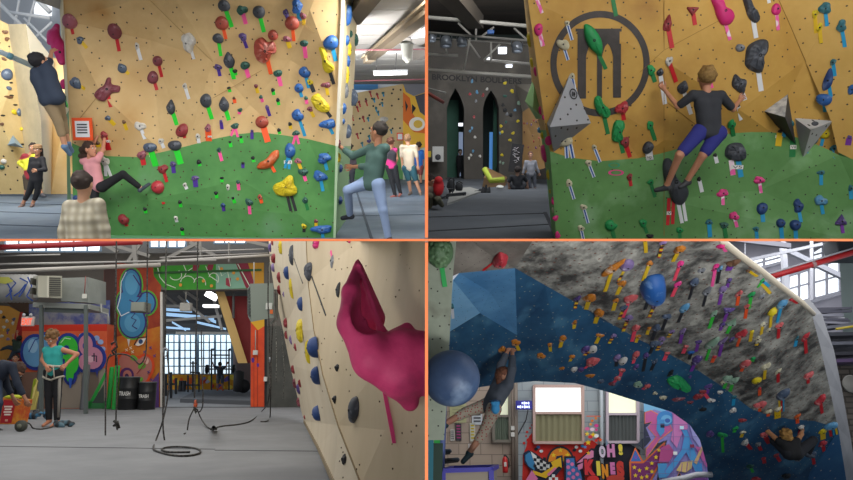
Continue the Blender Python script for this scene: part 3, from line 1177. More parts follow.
 holds(R,[
(70,21,14,14,'ball','pinkish maroon','red',(73,34)),(115,31,13,15,'ball','maroon','red',(119,51),{'tw':4}),(80,40,7,7,'rock','slate','yellow',(87,48)),
(137,46,4,7,'chip','white','white',(141,60)),(189,42,15,18,'rock','white','white',(194,59)),(158,61,10,10,'ball','maroon','red',(162,77)),
(122,68,9,10,'drop','slate','yellow',(129,74),{'rot':.5}),(153,77,11,12,'egg','maroon','red',(157,90)),(76,83,11,12,'rock','slate','yellow',(85,89)),
(185,86,5,6,'chip','white','white',(189,99)),(171,107,9,15,'horn','charcoal','green',(177,125),{'tw':4}),(206,100,12,13,'egg','charcoal','green',(212,119),{'tw':4}),
(108,118,6,5,'chip','slate','yellow',(115,125),{'tw':4}),
(224,5,11,12,'egg','charcoal','green',(232,27),{'tw':4}),(242,10,10,9,'rock','dark green','pink',(246,24),{'tw':4}),(259,12,12,12,'ball','charcoal','green',(264,32),{'tw':4}),
(286,13,6,7,'rock','purple','purple',(288,20)),(297,6,11,13,'rock','blue','blue',(300,21),{'tw':4}),(303,16,7,6,'rock','maroon','yellow',(304,25)),
(222,23,13,13,'ball','brick red','orange',(226,39)),(292,23,14,13,'ball','brick red','orange',(294,41)),(273,35,10,10,'ball','brick red'),
(218,38,10,10,'egg','charcoal','green',(221,56)),(243,37,8,8,'rock','purple','purple',(247,48)),(287,39,8,6,'rock','pinkish maroon','yellow',(290,48),{'tw':4}),
(304,43,9,6,'egg','dark green','pink',(306,58),{'tw':4}),(331,42,15,14,'egg','blue','blue',(336,61),{'tw':4}),(229,60,11,16,'drop','charcoal','green',(234,79),{'tw':4}),
(218,67,7,6,'rock','purple','purple',(220,76)),(245,65,9,8,'egg','dark green','pink',(249,78),{'tw':4}),(235,71,5,4,'chip','black','green',(236,75)),
(278,73,9,7,'egg','dark green','pink',(281,86),{'tw':4}),(305,72,12,11,'kidney','blue','blue',(309,88),{'tw':3.6}),(310,82,7,5,'rock','yellow','black',(314,92),{'tw':4}),
(299,88,9,9,'ball','blue','blue',(302,97)),(326,85,9,6,'rock','maroon','yellow',(328,95)),(229,88,4,3,'chip','black','green',(230,92)),
(256,86,4,4,'chip','maroon','yellow',(258,93)),(273,90,4,4,'chip','black','green',(274,95)),(278,100,4,4,'chip','black','green',(279,105)),
(234,98,3,3,'chip','brown','orange',(235,103)),(261,97,4,4,'chip','dark green','pink',(263,102)),(306,98,4,4,'chip','dark green','pink',(307,104)),
(224,104,10,15,'drop','charcoal','green',(229,120),{'tw':4}),(267,107,4,4,'chip','purple','purple',(270,116)),(240,110,5,4,'rock','dark green','pink',(239,114)),
(310,109,6,5,'rock','pinkish maroon','yellow',(314,117)),(298,115,12,12,'kidney','blue','blue',(305,136)),(262,122,13,12,'ball','brick red','orange',(268,142),{'tw':6}),
(221,121,3,3,'chip','purple','purple',(222,129)),(235,126,8,6,'rock','dark green','pink',(231,136),{'tw':2.4,'tapes':[('pink',(238,137),2.4)]}),(290,124,4,4,'chip','black','yellow',(291,129)),
(279,130,4,4,'chip','black','green',(280,134)),(252,131,3,3,'chip','purple','purple',(252,139)),(241,137,3,3,'chip','black','green',(242,143)),(230,142,3,3,'chip','black','green',(231,147)),
(219,150,5,5,'rock','dark green','pink',(222,161)),(253,158,4,4,'chip','black','green',(254,162)),(243,163,3,3,'chip','black','purple',(243,168)),
(296,133,8,5,'rock','dark green','pink',(293,144),{'tapes':[('pink',(299,144),2.4)],'tw':2.4}),(290,150,11,14,'egg','blue','blue',(285,168),{'tapes':[('blue',(289,169),2.6)],'tw':2.6,'grade':(288,162,8,3.5,'V3')}),
(298,161,8,5,'rock','pinkish maroon','yellow',(301,169)),(303,172,9,8,'rock','dark green','pink',(306,181)),
(328,124,15,10,'rock','blue','blue',(333,134)),(324,158,13,10,'rock','blue','blue',(327,170)),(320,176,14,10,'rock','blue','blue',(323,191)),(322,229,19,9,'rock','blue','blue',(323,238)),
(222,178,4,3,'chip','black','green',(222,182)),(238,182,4,4,'chip','dark green','pink',(239,190)),(228,187,4,6,'rock','white'),(216,193,4,4,'chip','black','green',(217,198)),
(233,198,3,3,'chip','black','green',(235,203)),(260,197,5,5,'rock','brick red','orange',(262,203)),(223,205,5,4,'chip','dark blue','purple',(224,211)),(249,202,8,7,'rock','dark green','pink',(250,214)),
(305,200,6,7,'drop','dark green','dark green',(308,210)),(304,226,5,5,'rock','yellow','black',(304,232)),(316,221,4,4,'rock','maroon','yellow',(316,226)),
(124,122,4,4,'chip','brown','yellow',(127,130)),(140,126,10,9,'rock','white','white',(145,139)),(161,141,6,6,'rock','white','white',(164,148)),
(150,147,13,10,'egg','slate','green',(156,166),{'tw':6,'grade':(152,156,5,3.4,'V2')}),(182,130,16,11,'egg','dark red','red',(185,138),{'rot':.6}),(175,145,13,11,'egg','charcoal','green',(181,164),{'tw':6}),
(198,136,5,5,'chip','white','white',(199,143)),(208,128,6,8,'rock','pinkish maroon','orange',(209,141),{'tw':6,'grade':(210,137,4,3,'V4')}),(142,155,9,9,'rock','pinkish maroon','red',(144,165),{'tw':5}),
(105,161,9,9,'rock','white','white',(106,176),{'tw':3,'tapes':[('white',(111,176),3)]}),(163,169,10,9,'rock','dark red','red',(167,182)),(173,164,7,5,'rock','purple','purple',(174,173),{'tw':4}),
(195,178,8,5,'rock','purple','purple',(196,187),{'tw':5}),(199,162,5,5,'chip','black','green',(200,166)),(158,187,13,13,'ball','red','red',(164,204)),(185,185,4,5,'chip','white','white',(187,189)),
(180,202,4,4,'chip','black','green',(181,207)),(145,209,4,4,'chip','black','green',(146,213)),(124,219,11,11,'kidney','dark red','red',(127,226)),(176,218,4,5,'chip','white','white',(177,222)),
(182,229,4,4,'chip','black','green',(183,235)),(104,135,8,7,'rock','dark red','red',(109,150),{'tw':5.5,'grade':(108.5,141,4,2.5,'V1')}),(98,143,4,4,'chip','brown','yellow',(99,147),{'tw':5}),
],**W_)
 # corner strip holds, seen edge-on
 holds(R,[(347,14,14,20,'egg','blue'),(350,34,8,7,'rock','dark green'),(355,40,9,12,'rock','dark green'),(346,40,10,11,'egg','blue'),(348,50,9,13,'rock','yellow'),(347,61,9,11,'egg','blue'),
(346,75,9,17,'rock','yellow'),(345,91,10,14,'rock','grey'),(352,98,16,16,'rock','slate'),(343,108,10,12,'egg','blue'),(343,121,12,6,'egg','blue'),(347,132,12,13,'rock','slate'),
(339.5,200,12,9,'egg','dark blue'),(340,168,9,8,'egg','dark blue'),(338,158,8,9,'rock','yellow'),(338,143,8,7,'rock','maroon')],only='main',noun='hold on the pale corner strip')
 holds(R,[(61,77,7,11,'egg','grey'),(64.5,84,8,10,'ball','hot pink'),(66.5,102,8,10,'rock','dark green','green',(68,106))],only='main',noun='hold on the far corner edge')
 # left wall holds
 holds(R,[(7,74,10,12,'egg','slate'),(9,88,5,4,'egg','slate'),(9,97,9,3,'rock','brown'),(5,32,7,4,'rock','brown'),(7,39,5,4,'rock','brown'),(4,59,5,3,'rock','brown'),
(14,112,6,5,'rock','yellow'),(19,112,5,8,'drop','slate'),(22,129,5,4,'rock','yellow'),(2,124,5,3,'rock','brown'),(4,161,6,5,'ball','white'),(2,167,6,5,'ball','dark green'),(76,198,6,6,'ball','dark blue')],only=None,bolt=False,noun='hold')
 fr=[(370,92),(377,94),(359,102),(366,101),(357,107),(352,116),(363,117),(380,122),(357,134),(384,130)]
 ft=[(374,99),(382,103),(383,93),(378,112),(368,118),(376,108),(369,136),(362,143),(391,130)]
 for i,(x,y) in enumerate(fr):
  hold(R,x,y,2.8,2.8,'rock','dark red','red',(x+1.5,y+5),1.3,only='far',bolt=False)
 for i,(x,y) in enumerate(ft):
  hold(R,x,y,2.8,2.8,'rock','teal','blue',(x+.8,y+3.6),1.4,only='far',bolt=False)
 hold(R,384,119,9,5,'egg','white',only='far',bolt=False)
 hold(R,369,141,4,4,'rock','purple',only='far',bolt=False)
 # ---- people
 girl,q,T,H=person(R,'curly-haired girl in a pink T-shirt and black leggings climbing the wall',
dict(head=(90,149),sL=(83.5,161,.05),sR=(97,160,.0),eL=(92,146,.2),wL=(98.5,135,.25),eR=(103,150,.1),wR=(105,135,.25),hL=(94,186,.1),hR=(102,187,-.05),kL=(95,204,-.1),aL=(84,214,0),tL=(92,218,.1),kR=(123,174,-.1),aR=(141,188,.05),tR=(149,184,.18)),
11.0,s=.80,face=(.85,-.25,.08),skin='#c4876a',hair=('puff','#38241a'),top=('#d59298',.55),bottom=('#191a1f',1.85),shoes='#3a4550',res=.012,curl=(1.2,1.2),hd=1.3)
 plaid=plaid_mat('#9d9580','#6e6556','#c6c0ae')
 person(R,'dark-haired boy in a cream plaid shirt seen from behind, watching the girl',
dict(head=(83,184),sL=(70,207),sR=(98,205),eL=(64,231),wL=(63,255),eR=(104,229),wR=(107,252),hL=(78,256),hR=(91,256),kL=(77,300),aL=(77,340),kR=(92,300),aR=(92,340)),
5.6,s=.80,face=(0.06,1,0),skin='#b98a6c',hair=('short','#2c201a'),top=('#b7ab8a',1.75),bottom=('#3a4660',2),shoes=None,topmat=plaid,res=.011,curl=(.6,.6),fat=1.12)
 person(R,'woman in a black shirt and cropped trousers with arms folded, wearing a tan cap',
dict(head=(37.5,150),sL=(32,159.5),sR=(42.5,159),eL=(29.5,171),wL=(32,177),eR=(45,169.5,-.1),wR=(37,170.5,-.2),hL=(33.5,180),hR=(38.5,180),kL=(29,192),aL=(22.5,204),tL=(19,207.5,-.1),kR=(37.5,192),aR=(32.5,204),tR=(31,206.5,-.15)),
16.9,s=.96,face=(.1,-1,0),skin='#b07d60',hair=('bob','#2a1e18'),top=('#1c1c22',1.8),bottom=('#17181d',1.55),shoes='#77605a',res=.016,cap='#8a6b4a')
 person(R,'person in a red and yellow jacket standing half hidden behind the woman in black',
dict(head=(33,148),sL=(24.5,156),sR=(35,156),eL=(19.5,163),wL=(26,169),eR=(38,166),wR=(39,176),hL=(27,177),hR=(34,177),kL=(27,188),aL=(25,199),tL=(27,201,-.1),kR=(39,188),aR=(42,194),tR=(45,196,-.1)),
18.6,s=1.03,face=(.3,-1,0),skin='#b07d60',hair=('short','#2a1e18'),top=('#8c2430',1.8),bottom=('#4a4034',1.0),shoes='#4a4a50',res=.018,
topmat=mat('#8c2430',.7,'#d8d43a',2.2,.9,detail=0))
 person(R,'climber in a black T-shirt and khaki trousers on the corner above the woman in black',
dict(head=(39.5,62),sL=(35.5,72),sR=(46,66),eL=(36,80,.2),wL=(47,84,.35),eR=(50,60,.2),wR=(51.5,52,.35),hL=(48,99),hR=(56,97),kL=(58,121,.1),aL=(65,146,.2),tL=(70,154,.3),kR=(62,119,.3),aR=(68,143,.4),tR=(72,151,.5)),
10.3,s=.98,face=(.5,.8,.3),skin='#c08c6e',hair=('short','#1c1a20'),top=('#2c3648',.8),bottom=('#8f7c60',1.5),shoes='#5f7ca0',res=.014,fat=1.2,hd=1.2)
 person(R,'man in a dark green sweater and light blue trousers stepping onto the wall',
dict(head=(378.5,131.5),sL=(370.5,148,.1),sR=(385.5,148,-.1),eL=(353,156,.25),wL=(336,143.5,.35),eR=(369,166.5,.0),wR=(351.5,166.5,.3),hL=(366,183,.1),hR=(378,184,-.05),kL=(347.5,190,.0),aL=(350,215,.35),tL=(342.5,218,.4),kR=(383,210,-.1),aR=(388.5,238,-.05),tR=(383,243,.1)),
11.15,s=1.08,face=(-.8,.45,.05),skin='#b07a5c',hair=('short','#2a2420'),top=('#48645f',1.45),bottom=('#8397ba',1.95),shoes='#20242e',res=.013,hd=1.22,fat=1.06,curl=(1.1,1.0),palm={'L':(-.6,.8,0),'R':(-.3,.9,0)})
 person(R,'dark-dressed person on the mats beyond the pale wall corner',
dict(head=(349.5,147.5),sL=(345,155),sR=(354,155),eL=(343.5,163),wL=(345,171),eR=(355,163),wR=(354,171),hL=(346,172),hR=(352,172),kL=(346,181),aL=(345.5,190),tL=(344,191,-.1),kR=(352,181),aR=(352,190),tR=(352,191,-.1)),
22.4,s=1.0,face=(-.3,1,0),skin='#9a6e56',hair=('short','#2c2018'),top=('#3a3238',1.8),bottom=('#2c2e36',2),res=.02)
 person(R,'curly-haired woman in a pink and black top and black trousers',
dict(head=(391,142.5),sL=(386.5,150),sR=(395.5,150),eL=(386,159),wL=(387,167),eR=(397,159),wR=(395,165),hL=(388.5,167),hR=(394.5,167),kL=(392,181),aL=(395,195),tL=(391,197,-.1),kR=(397.5,181),aR=(400.5,193),tR=(399,196,-.1)),
19.9,s=1.0,face=(.3,1,0),skin='#a87458',hair=('curly','#54301f'),top=('#d03a86',0),bottom=('#1e2026',2),res=.018,topmat=mat('#c02a78',.8,'#24222a',3,.8,detail=0),shoes='#a06058')
 person(R,'man in a pale beige T-shirt and teal shorts with his back turned',
dict(head=(407.5,139),sL=(402,147),sR=(415,147),eL=(401.5,157),wL=(402.5,166),eR=(417,157),wR=(418,166),hL=(405.5,168),hR=(412.5,168),kL=(409,181),aL=(410.5,192),tL=(409,194.5,-.1),kR=(416,181),aR=(420.5,193),tR=(421,195,-.1)),
20.6,s=1.07,face=(.1,1,0),skin='#c08e72',hair=('short','#8a6a4c'),top=('#c4b5a0',.9),bottom=('#2c5a68',.85),res=.018,shoes='#7a6c64')
 person(R,'person in a bright blue T-shirt behind the man in teal shorts',
dict(head=(418.5,145.5),sL=(415,151.5),sR=(422,151.5),eL=(414,159),wL=(415,166),eR=(423,159),wR=(423,166),hL=(416,167),hR=(421,167),kL=(415.5,175),aL=(415,183),tL=(414,185,-.1),kR=(420.5,175),aR=(421,183),tR=(421,185,-.1)),
25.8,s=1.04,face=(-.4,1,0),skin='#b98468',hair=('short','#40302a'),top=('#2f6fc4',.9),bottom=('#8a4a48',.8),res=.02)
 # ---- fill lights added out of view, no fixtures of the room
 area_light('fill_lamp',R,(-3.2,4.5,5.2),(-2.8,11.5,.8),5.0,820,(1,.98,.94))
 area_light('fill_lamp',R,(-9.5,15.5,3.6),(-10,21,0),4.0,560,(1,.96,.88))
 area_light('fill_lamp',R,(-1.6,19,2.2),(-1.5,26,-.6),2.2,300,(.95,.98,1))
 area_light('fill_lamp',R,(-.32,10.6,2.22),(-1.35,12.4,.2),.5,110,(1,.98,.95))  # added to brighten the dark corner strip
 area_light('bounce_fill',R,(-2.6,15.0,-.9),(-1.0,16,2.3),1.2,430,(1,1,1))  # added uplight hidden behind the wall to brighten the roof deck
def plaid_mat(c1,c2,c3):
 m=bpy.data.materials.new('plaid_cloth')
 m.use_nodes=True
 N,L=m.node_tree.nodes,m.node_tree.links
 b=N['Principled BSDF']
 b.inputs['Roughness'].default_value=.9
 tc=N.new('ShaderNodeTexCoord')
 prev=None
 for ax,sc in(('X',5.0),('Z',4.2)):
  wv=N.new('ShaderNodeTexWave')
  wv.bands_direction=ax
  wv.inputs['Scale'].default_value=sc
  wv.inputs['Distortion'].default_value=1.5
  L.new(tc.outputs['Object'],wv.inputs['Vector'])
  mx=N.new('ShaderNodeMix')
  mx.data_type='RGBA'
  mu=N.new('ShaderNodeMath')
  mu.operation='MULTIPLY'
  mu.inputs[1].default_value=.55
  L.new(wv.outputs['Fac'],mu.inputs[0])
  L.new(mu.outputs[0],mx.inputs[0])
  if prev:
   L.new(prev,mx.inputs[6])
   mx.inputs[7].default_value=lin(c2)
  else:
   mx.inputs[6].default_value=lin(c1)
   mx.inputs[7].default_value=lin(c3)
  prev=mx.outputs[2]
 L.new(prev,b.inputs['Base Color'])
 return m
LAND['r1']=[(96,170,'the girl in pink'),(82,129,'the orange notice'),(362,165,'the man in dark green'),(265,50,'the biggest brick red hold'),(285,187,'the big yellow rock hold'),(189,42,'the large white hold'),
(268,160,'the orange pointed hold'),(107,91,'the lobed maroon hold'),(390,73,'the strip light'),(400,136,'the far orange notice'),(37,170,'the woman in black'),(45,80,'the corner climber'),(320,102,'the craggy yellow hold')]
# ================================================================== ROOM 2 (upper right): emblem wall
R2=Room('r2',145,1.4)
def volume(R,base,peaks,faces,m,label,face_mats=None,nm='wall_volume',only=None,logo=None):
 """a plywood volume: base corners on the wall (pixels), peaks (px, py, metres out from the wall)"""
 pts=[]
 for b in base:
  h=wall_hit(R,b[0],b[1],only)
  if h is None:
   h=(R.W(b[0],b[1],b[2]),V((0,-1,0)))
  pts.append(h[0]-h[1]*.02)
 for x,y,out in peaks:
  h=wall_hit(R,x,y,only)
  d=R.ray(x,y)
  p=h[0] if h else R.W(x,y,pts[0].y)
  pts.append(p-d*(out/d.y))
 mb=MB()
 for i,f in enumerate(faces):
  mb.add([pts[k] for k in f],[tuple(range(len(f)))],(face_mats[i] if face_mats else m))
 o=thing(nm,mb,R,label,'climbing volume')
 return o,pts
def room2():
 R=R2
 YW=10.0
 tan=mat('#bf923f',.65,'#d0a552',1.6,.35,dots=5.0,dotsize=.055,dotcol=(.07,.045,.02,1),hex3='#a87a36',scale3=.9)
 tan2=mat('#c79c4c',.65,'#d8b062',1.6,.35,dots=5.0,dotsize=.055,dotcol=(.07,.045,.02,1))
 green=mat('#568648',.7,'#679a58',1.4,.45,dots=5.0,dotsize=.05,dotcol=(.03,.04,.02,1),hex3='#86b080',scale3=1.6)
 bound=[(550,151),(562,155),(574,158),(601,161),(639,158),(658,154),(677,149),(696,142),(715,136),(733,133),(752,132),(771,132),(790,135),(808,141),(827,149),(852,159),(880,168)]
 Yf=lambda x,y:YW-(240-y)*.0018
 mb=MB()
 right=[(880,-70),(772,-70),(779,0),(805,60),(830,118),(838,152),(852,159),(880,168)]
 main=[(526,-70),(772,-70),(779,0),(805,60),(830,118),(839,155),(827,149)]+bound[:-3][::-1]+[(546,130),(541,95),(528,0)]
 panel(mb,R,main,Yf,tan,inner=[(664,60,9.55),(600,100,9.72),(664,140,9.72),(740,110,9.6),(700,10,9.5)])
 panel(mb,R,right,lambda x,y:Yf(x,y)-max(0,(x-805))*.006,tan2)
 panel(mb,R,[(839,155)]+[(827,149)]+bound[:-3][::-1]+[(553,190),(557,246),(880,246),(880,168),(852,159)],lambda x,y:Yf(x,y)-max(0,(x-805))*.006,green,
inner=[(664,200,9.85),(760,190,9.8),(600,200,9.9)])
 mb.add([R.W(815,100,9.95),R.W(880,100,9.95),R.W(880,200,10.05),R.W(815,200,10.05)],[(0,1,2,3)],green)
 struct('wall_right',mb,R,'tan bouldering wall with a round bridge emblem above green paint',loc=R.W(700,240,YW))
 register(R,mb,'main')
 # edge-on side face with thick ply edge
 mb=MB()
 side=mat('#cda766',.7)
 gside=mat('#74a860',.7)
 panel(mb,R,[(526,-70,9.44),(522,-70,11.5),(524,0,11.5),(528,0,9.57)],0,side)
 panel(mb,R,[(528,0,9.57),(524,0,11.5),(533,95,11.5),(540,130,11.5),(546,130,9.80),(541,95,9.74)],0,side)
 panel(mb,R,[(546,130,9.80),(540,130,11.5),(545,160,11.5),(553,246,11.5),(557,246,10.0),(550,151,9.84)],0,gside)
 struct('wall_side',mb,R,'narrow receding flank of the emblem wall',loc=R.W(545,240,11))
 register(R,mb,'side')
 # emblem
 em=MB()
 ink=mat('#3f3a38',.7,'#4c4644',5,.5)
 h=wall_hit(R,600,60,'main')
 def ring(cx,cy,ro,ri,sy,m,n=56):
  P=[]
  for i in range(n):
   a=2*math.pi*i/n
   for r in(ro,ri):
    x,y=cx+r*math.cos(a),cy+r*sy*math.sin(a)
    hh=wall_hit(R,x,y,'main')
    P.append(hh[0]+hh[1]*.006)
  em.add(P,[(2*i,2*((i+1)%n),2*((i+1)%n)+1,2*i+1) for i in range(n)],m)
 def patch(x0,y0,x1,y1,nx=4,ny=4,f=None):
  P=[]
  for j in range(ny+1):
   for i in range(nx+1):
    x=x0+(x1-x0)*i/nx
    y=y0+(y1-y0)*j/ny
    if f:
     x,y=f(x,y)
    hh=wall_hit(R,x,y,'main')
    P.append(hh[0]+hh[1]*.006)
  em.add(P,[(j*(nx+1)+i,j*(nx+1)+i+1,(j+1)*(nx+1)+i+1,(j+1)*(nx+1)+i) for j in range(ny) for i in range(nx)],ink)
 ring(600,63.5,49.8,43.4,1.06,ink)
 patch(575.5,28.5,621.5,31.5,6,1)
 patch(577.5,31.5,619.5,43.5,6,2)
 patch(577.5,43.5,586,98.5,1,6)
 patch(597,43.5,602,98,1,6)
 patch(613,43.5,621,97.5,1,6)
 for x0,x1 in((586,597),(602,613)):
  for k in range(5):
   a,b=k/5,(k+1)/5
   w0=(x1-x0)/2*(a**.55)
   w1=(x1-x0)/2*(b**.55)
   c=(x0+x1)/2
   y0,y1=43.5+13*a,43.5+13*b
   for sg in(-1,1):
    P=[]
    for(x,y) in((c+sg*w0,y0),(c+sg*(x1-x0)/2,y0),(c+sg*(x1-x0)/2,y1),(c+sg*w1,y1)):
     hh=wall_hit(R,x,y,'main')
     P.append(hh[0]+hh[1]*.006)
    em.add(P,[(0,1,2,3)],ink)
    # chalk rings
 for(cx,cy,rx,ry,c) in((616,172.5,8,3,'#e04a8c'),(614,165,6,2.6,'#3a9a70')):
  P=[]
  n=20
  for i in range(n):
   a=2*math.pi*i/n
   for k in(1,.68):
    hh=wall_hit(R,cx+rx*k*math.cos(a),cy+ry*k*math.sin(a),'main')
    P.append(hh[0]+hh[1]*.006)
  em.add(P,[(2*i,2*((i+1)%n),2*((i+1)%n)+1,2*i+1) for i in range(n)],mat(c,.7))
 tagm=struct('trim_emblem',em,R,'dark painted round emblem of a bridge tower with two pointed arches',loc=R.W(600,117,9.8))
 # plywood joints
 mb=MB()
 jm=mat('#8f6a30',.8)
 for a,b in(((664,0),(664,236)),((779,0),(805,60)),((805,60),(830,118)),((640,72),(664,50)),((664,50),(720,20)),((664,100),(700,128))):
  n=6
  for i in range(n):
   p=wall_hit(R,a[0]+(b[0]-a[0])*i/n,a[1]+(b[1]-a[1])*i/n,'main')
   q=wall_hit(R,a[0]+(b[0]-a[0])*(i+1)/n,a[1]+(b[1]-a[1])*(i+1)/n,'main')
   if p and q:
    mb.bar(p[0]+p[1]*.004,q[0]+q[1]*.004,.007,.005,jm)
 struct('trim_1',mb,R,'thin joints between plywood sheets of the emblem wall',loc=R.W(700,238,9.9))
 # volumes
 g=lambda c:mat(c,.55,None,4,.5,dots=7,dotsize=.1)
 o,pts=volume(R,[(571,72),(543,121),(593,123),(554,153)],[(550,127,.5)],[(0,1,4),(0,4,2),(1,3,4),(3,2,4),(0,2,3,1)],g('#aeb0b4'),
'tall grey pyramid volume overlapping the foot of the round emblem',[g('#b4b6ba'),g('#a8aab0'),g('#84868c'),g('#7c7e86'),g('#84868c')])  # shade painted in: underside faces get darker greys
 lg=MB()
 c=(pts[0]+pts[4]+pts[2])/3+V((0,-.02,.12))
 nn=(pts[4]-pts[0]).cross(pts[2]-pts[0]).normalized()
 if nn.y>0:
  nn=-nn
 u,v=frame_at(c,nn)
 c=R.P(573,94,pts[0],nn)+nn*.008
 P=[]
 for i in range(20):
  a=2*math.pi*i/20
  for r in(.075,.058):
   P.append(c+u*r*math.cos(a)+v*r*math.sin(a))
 lg.add(P,[(2*i,2*((i+1)%20),2*((i+1)%20)+1,2*i+1) for i in range(20)],mat('#2a2a2e',.7))
 for a,b in((-.03,-.012),(-.006,.006),(.012,.03)):
  lg.add([c+u*a-v*.035,c+u*b-v*.035,c+u*b+v*.03,c+u*a+v*.03],[(0,1,2,3)],mat('#2a2a2e',.7))
 link('printed_badge',lg,R,parent=o)
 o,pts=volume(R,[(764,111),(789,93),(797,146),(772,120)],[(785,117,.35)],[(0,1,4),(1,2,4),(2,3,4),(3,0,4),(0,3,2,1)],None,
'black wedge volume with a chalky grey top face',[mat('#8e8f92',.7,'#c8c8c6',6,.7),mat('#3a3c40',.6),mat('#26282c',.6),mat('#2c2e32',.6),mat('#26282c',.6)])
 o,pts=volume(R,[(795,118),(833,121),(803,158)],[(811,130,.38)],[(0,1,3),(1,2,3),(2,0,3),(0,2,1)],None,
'light grey downward-pointing volume beside the black wedge volume',[g('#c2c4c6'),g('#b6b8ba'),g('#9ea0a4'),g('#b6b8ba')])  # light and shade painted in as a different grey per face
 lg=MB()
 lg.ball(R.W(815,123.5,9.35),.05,mat('#4a4c50',.7),2,(1,.1,.6))
 link('printed_badge',lg,R,parent=o)
 gp=[R.W(535,74,11.2),R.W(525,101,11.3),R.W(543,118,10.4),R.W(536,119,11.3)]
 pk=R.W(533,108,10.2)
 mb=MB()
 mb.add(gp+[pk],[(0,1,4),(0,4,2),(1,3,4),(3,2,4),(0,2,3,1)],mat('#93bf7c',.6))
 thing('wall_volume',mb,R,'pale green pyramid volume on the flank of the emblem wall','climbing volume')
 # ---- special holds
 A=dict(only='main')
 hold(R,592,40,18,30,'long','green','dark green',(606,69),3.6,poly=[(584,25),(590,25),(597,32),(602,42),(602,54),(598,55),(590,48),(585,38)],dome=.5,label='long green leaf-shaped hold over the bridge emblem',**A)
 hold(R,602,107,15,22,'rock','green','dark green',(608,134),4,poly=[(595,97),(600,96),(603,103),(609,109),(610,115),(605,118),(598,113),(594,104)],dome=.6,label='green curved hold at the bottom of the emblem ring',**A)
 hold(R,618,131,13,20,'rock','green','dark green',(623,153),4,poly=[(615,121),(623,120),(625,126),(622,132),(623,139),(617,142),(612,140),(612,130)],dome=.6,label='green loop-shaped hold beside the tall red hold',**A)
 hold(R,564,140,17,12,'rock','cream',dome=.7,poly=[(556,141),(559,135),(566,134),(572,138),(572,143),(566,146),(560,146)],tapes=[('blue and white',(566,143,567,158),4),('blue and white',(570,143,573,158),4)],
label='big cream rock-shaped hold with two blue and white tapes below the grey pyramid',**A)
 hold(R,722,12,20,26,'egg','hot pink','pink and white',(730,40),3.4,poly=[(710,-3),(720,-4),(724,6),(731,10),(734,17),(730,24),(722,25),(717,18),(714,8)],dome=.6,chalk=False,label='big hot pink bowling-pin-shaped hold above the climbing boy',**A)
 hold(R,751,8,16,26,'rock','charcoal','white',(756,38),4.4,poly=[(742,-4),(748,-5),(752,6),(758,13),(759,20),(754,23),(748,17),(745,8)],dome=.55,label='long charcoal hold with white tape at the top beside the hot pink hold',**A)
 hold(R,756,56,22,34,'rock','charcoal','white',(761,91),5,poly=[(745,58),(747,47),(755,41),(763,39),(768,42),(767,51),(763,57),(763,68),(759,73),(750,70),(745,65)],dome=.5,label='biggest charcoal half-moon hold to the upper right of the climbing boy',**A)
 hold(R,739,84,14,20,'rock','charcoal','white',(745,100),4,poly=[(732,80),(735,74),(740,78),(746,80),(745,89),(743,94),(736,90),(732,86)],dome=.6,label="jagged charcoal hold just above the climbing boy's right hand",**A)
 hold(R,673,182,22,46,'long','charcoal',dome=.45,poly=[(663,161),(668,158),(672,162),(674,174),(680,182),(687,187),(687,198),(681,205),(673,202),(668,190),(663,175)],
tapes=[('red',(669,198,667.5,225),3.4),('red',(673.5,198,672.5,224),3.4),('white',(678,202,682,223),3.4),('white',(683,202,686,221),3)],grade=(670,213,7,3.4,'V1'),label="long charcoal hold under the climbing boy's feet",**A)
 hold(R,735,152,21,18,'rock','charcoal',dome=.6,poly=[(726,147),(732,143),(740,143),(745,149),(746,156),(741,161),(732,160),(725,156)],
tapes=[('pink and white',(731,160,733,175),5),('blue',(738,160,741,177),5)],grade=(737,167,12,4,'V5'),label='large charcoal hold with pink and blue tapes below the dark blue shorts',**A)
 bw='blue and white'
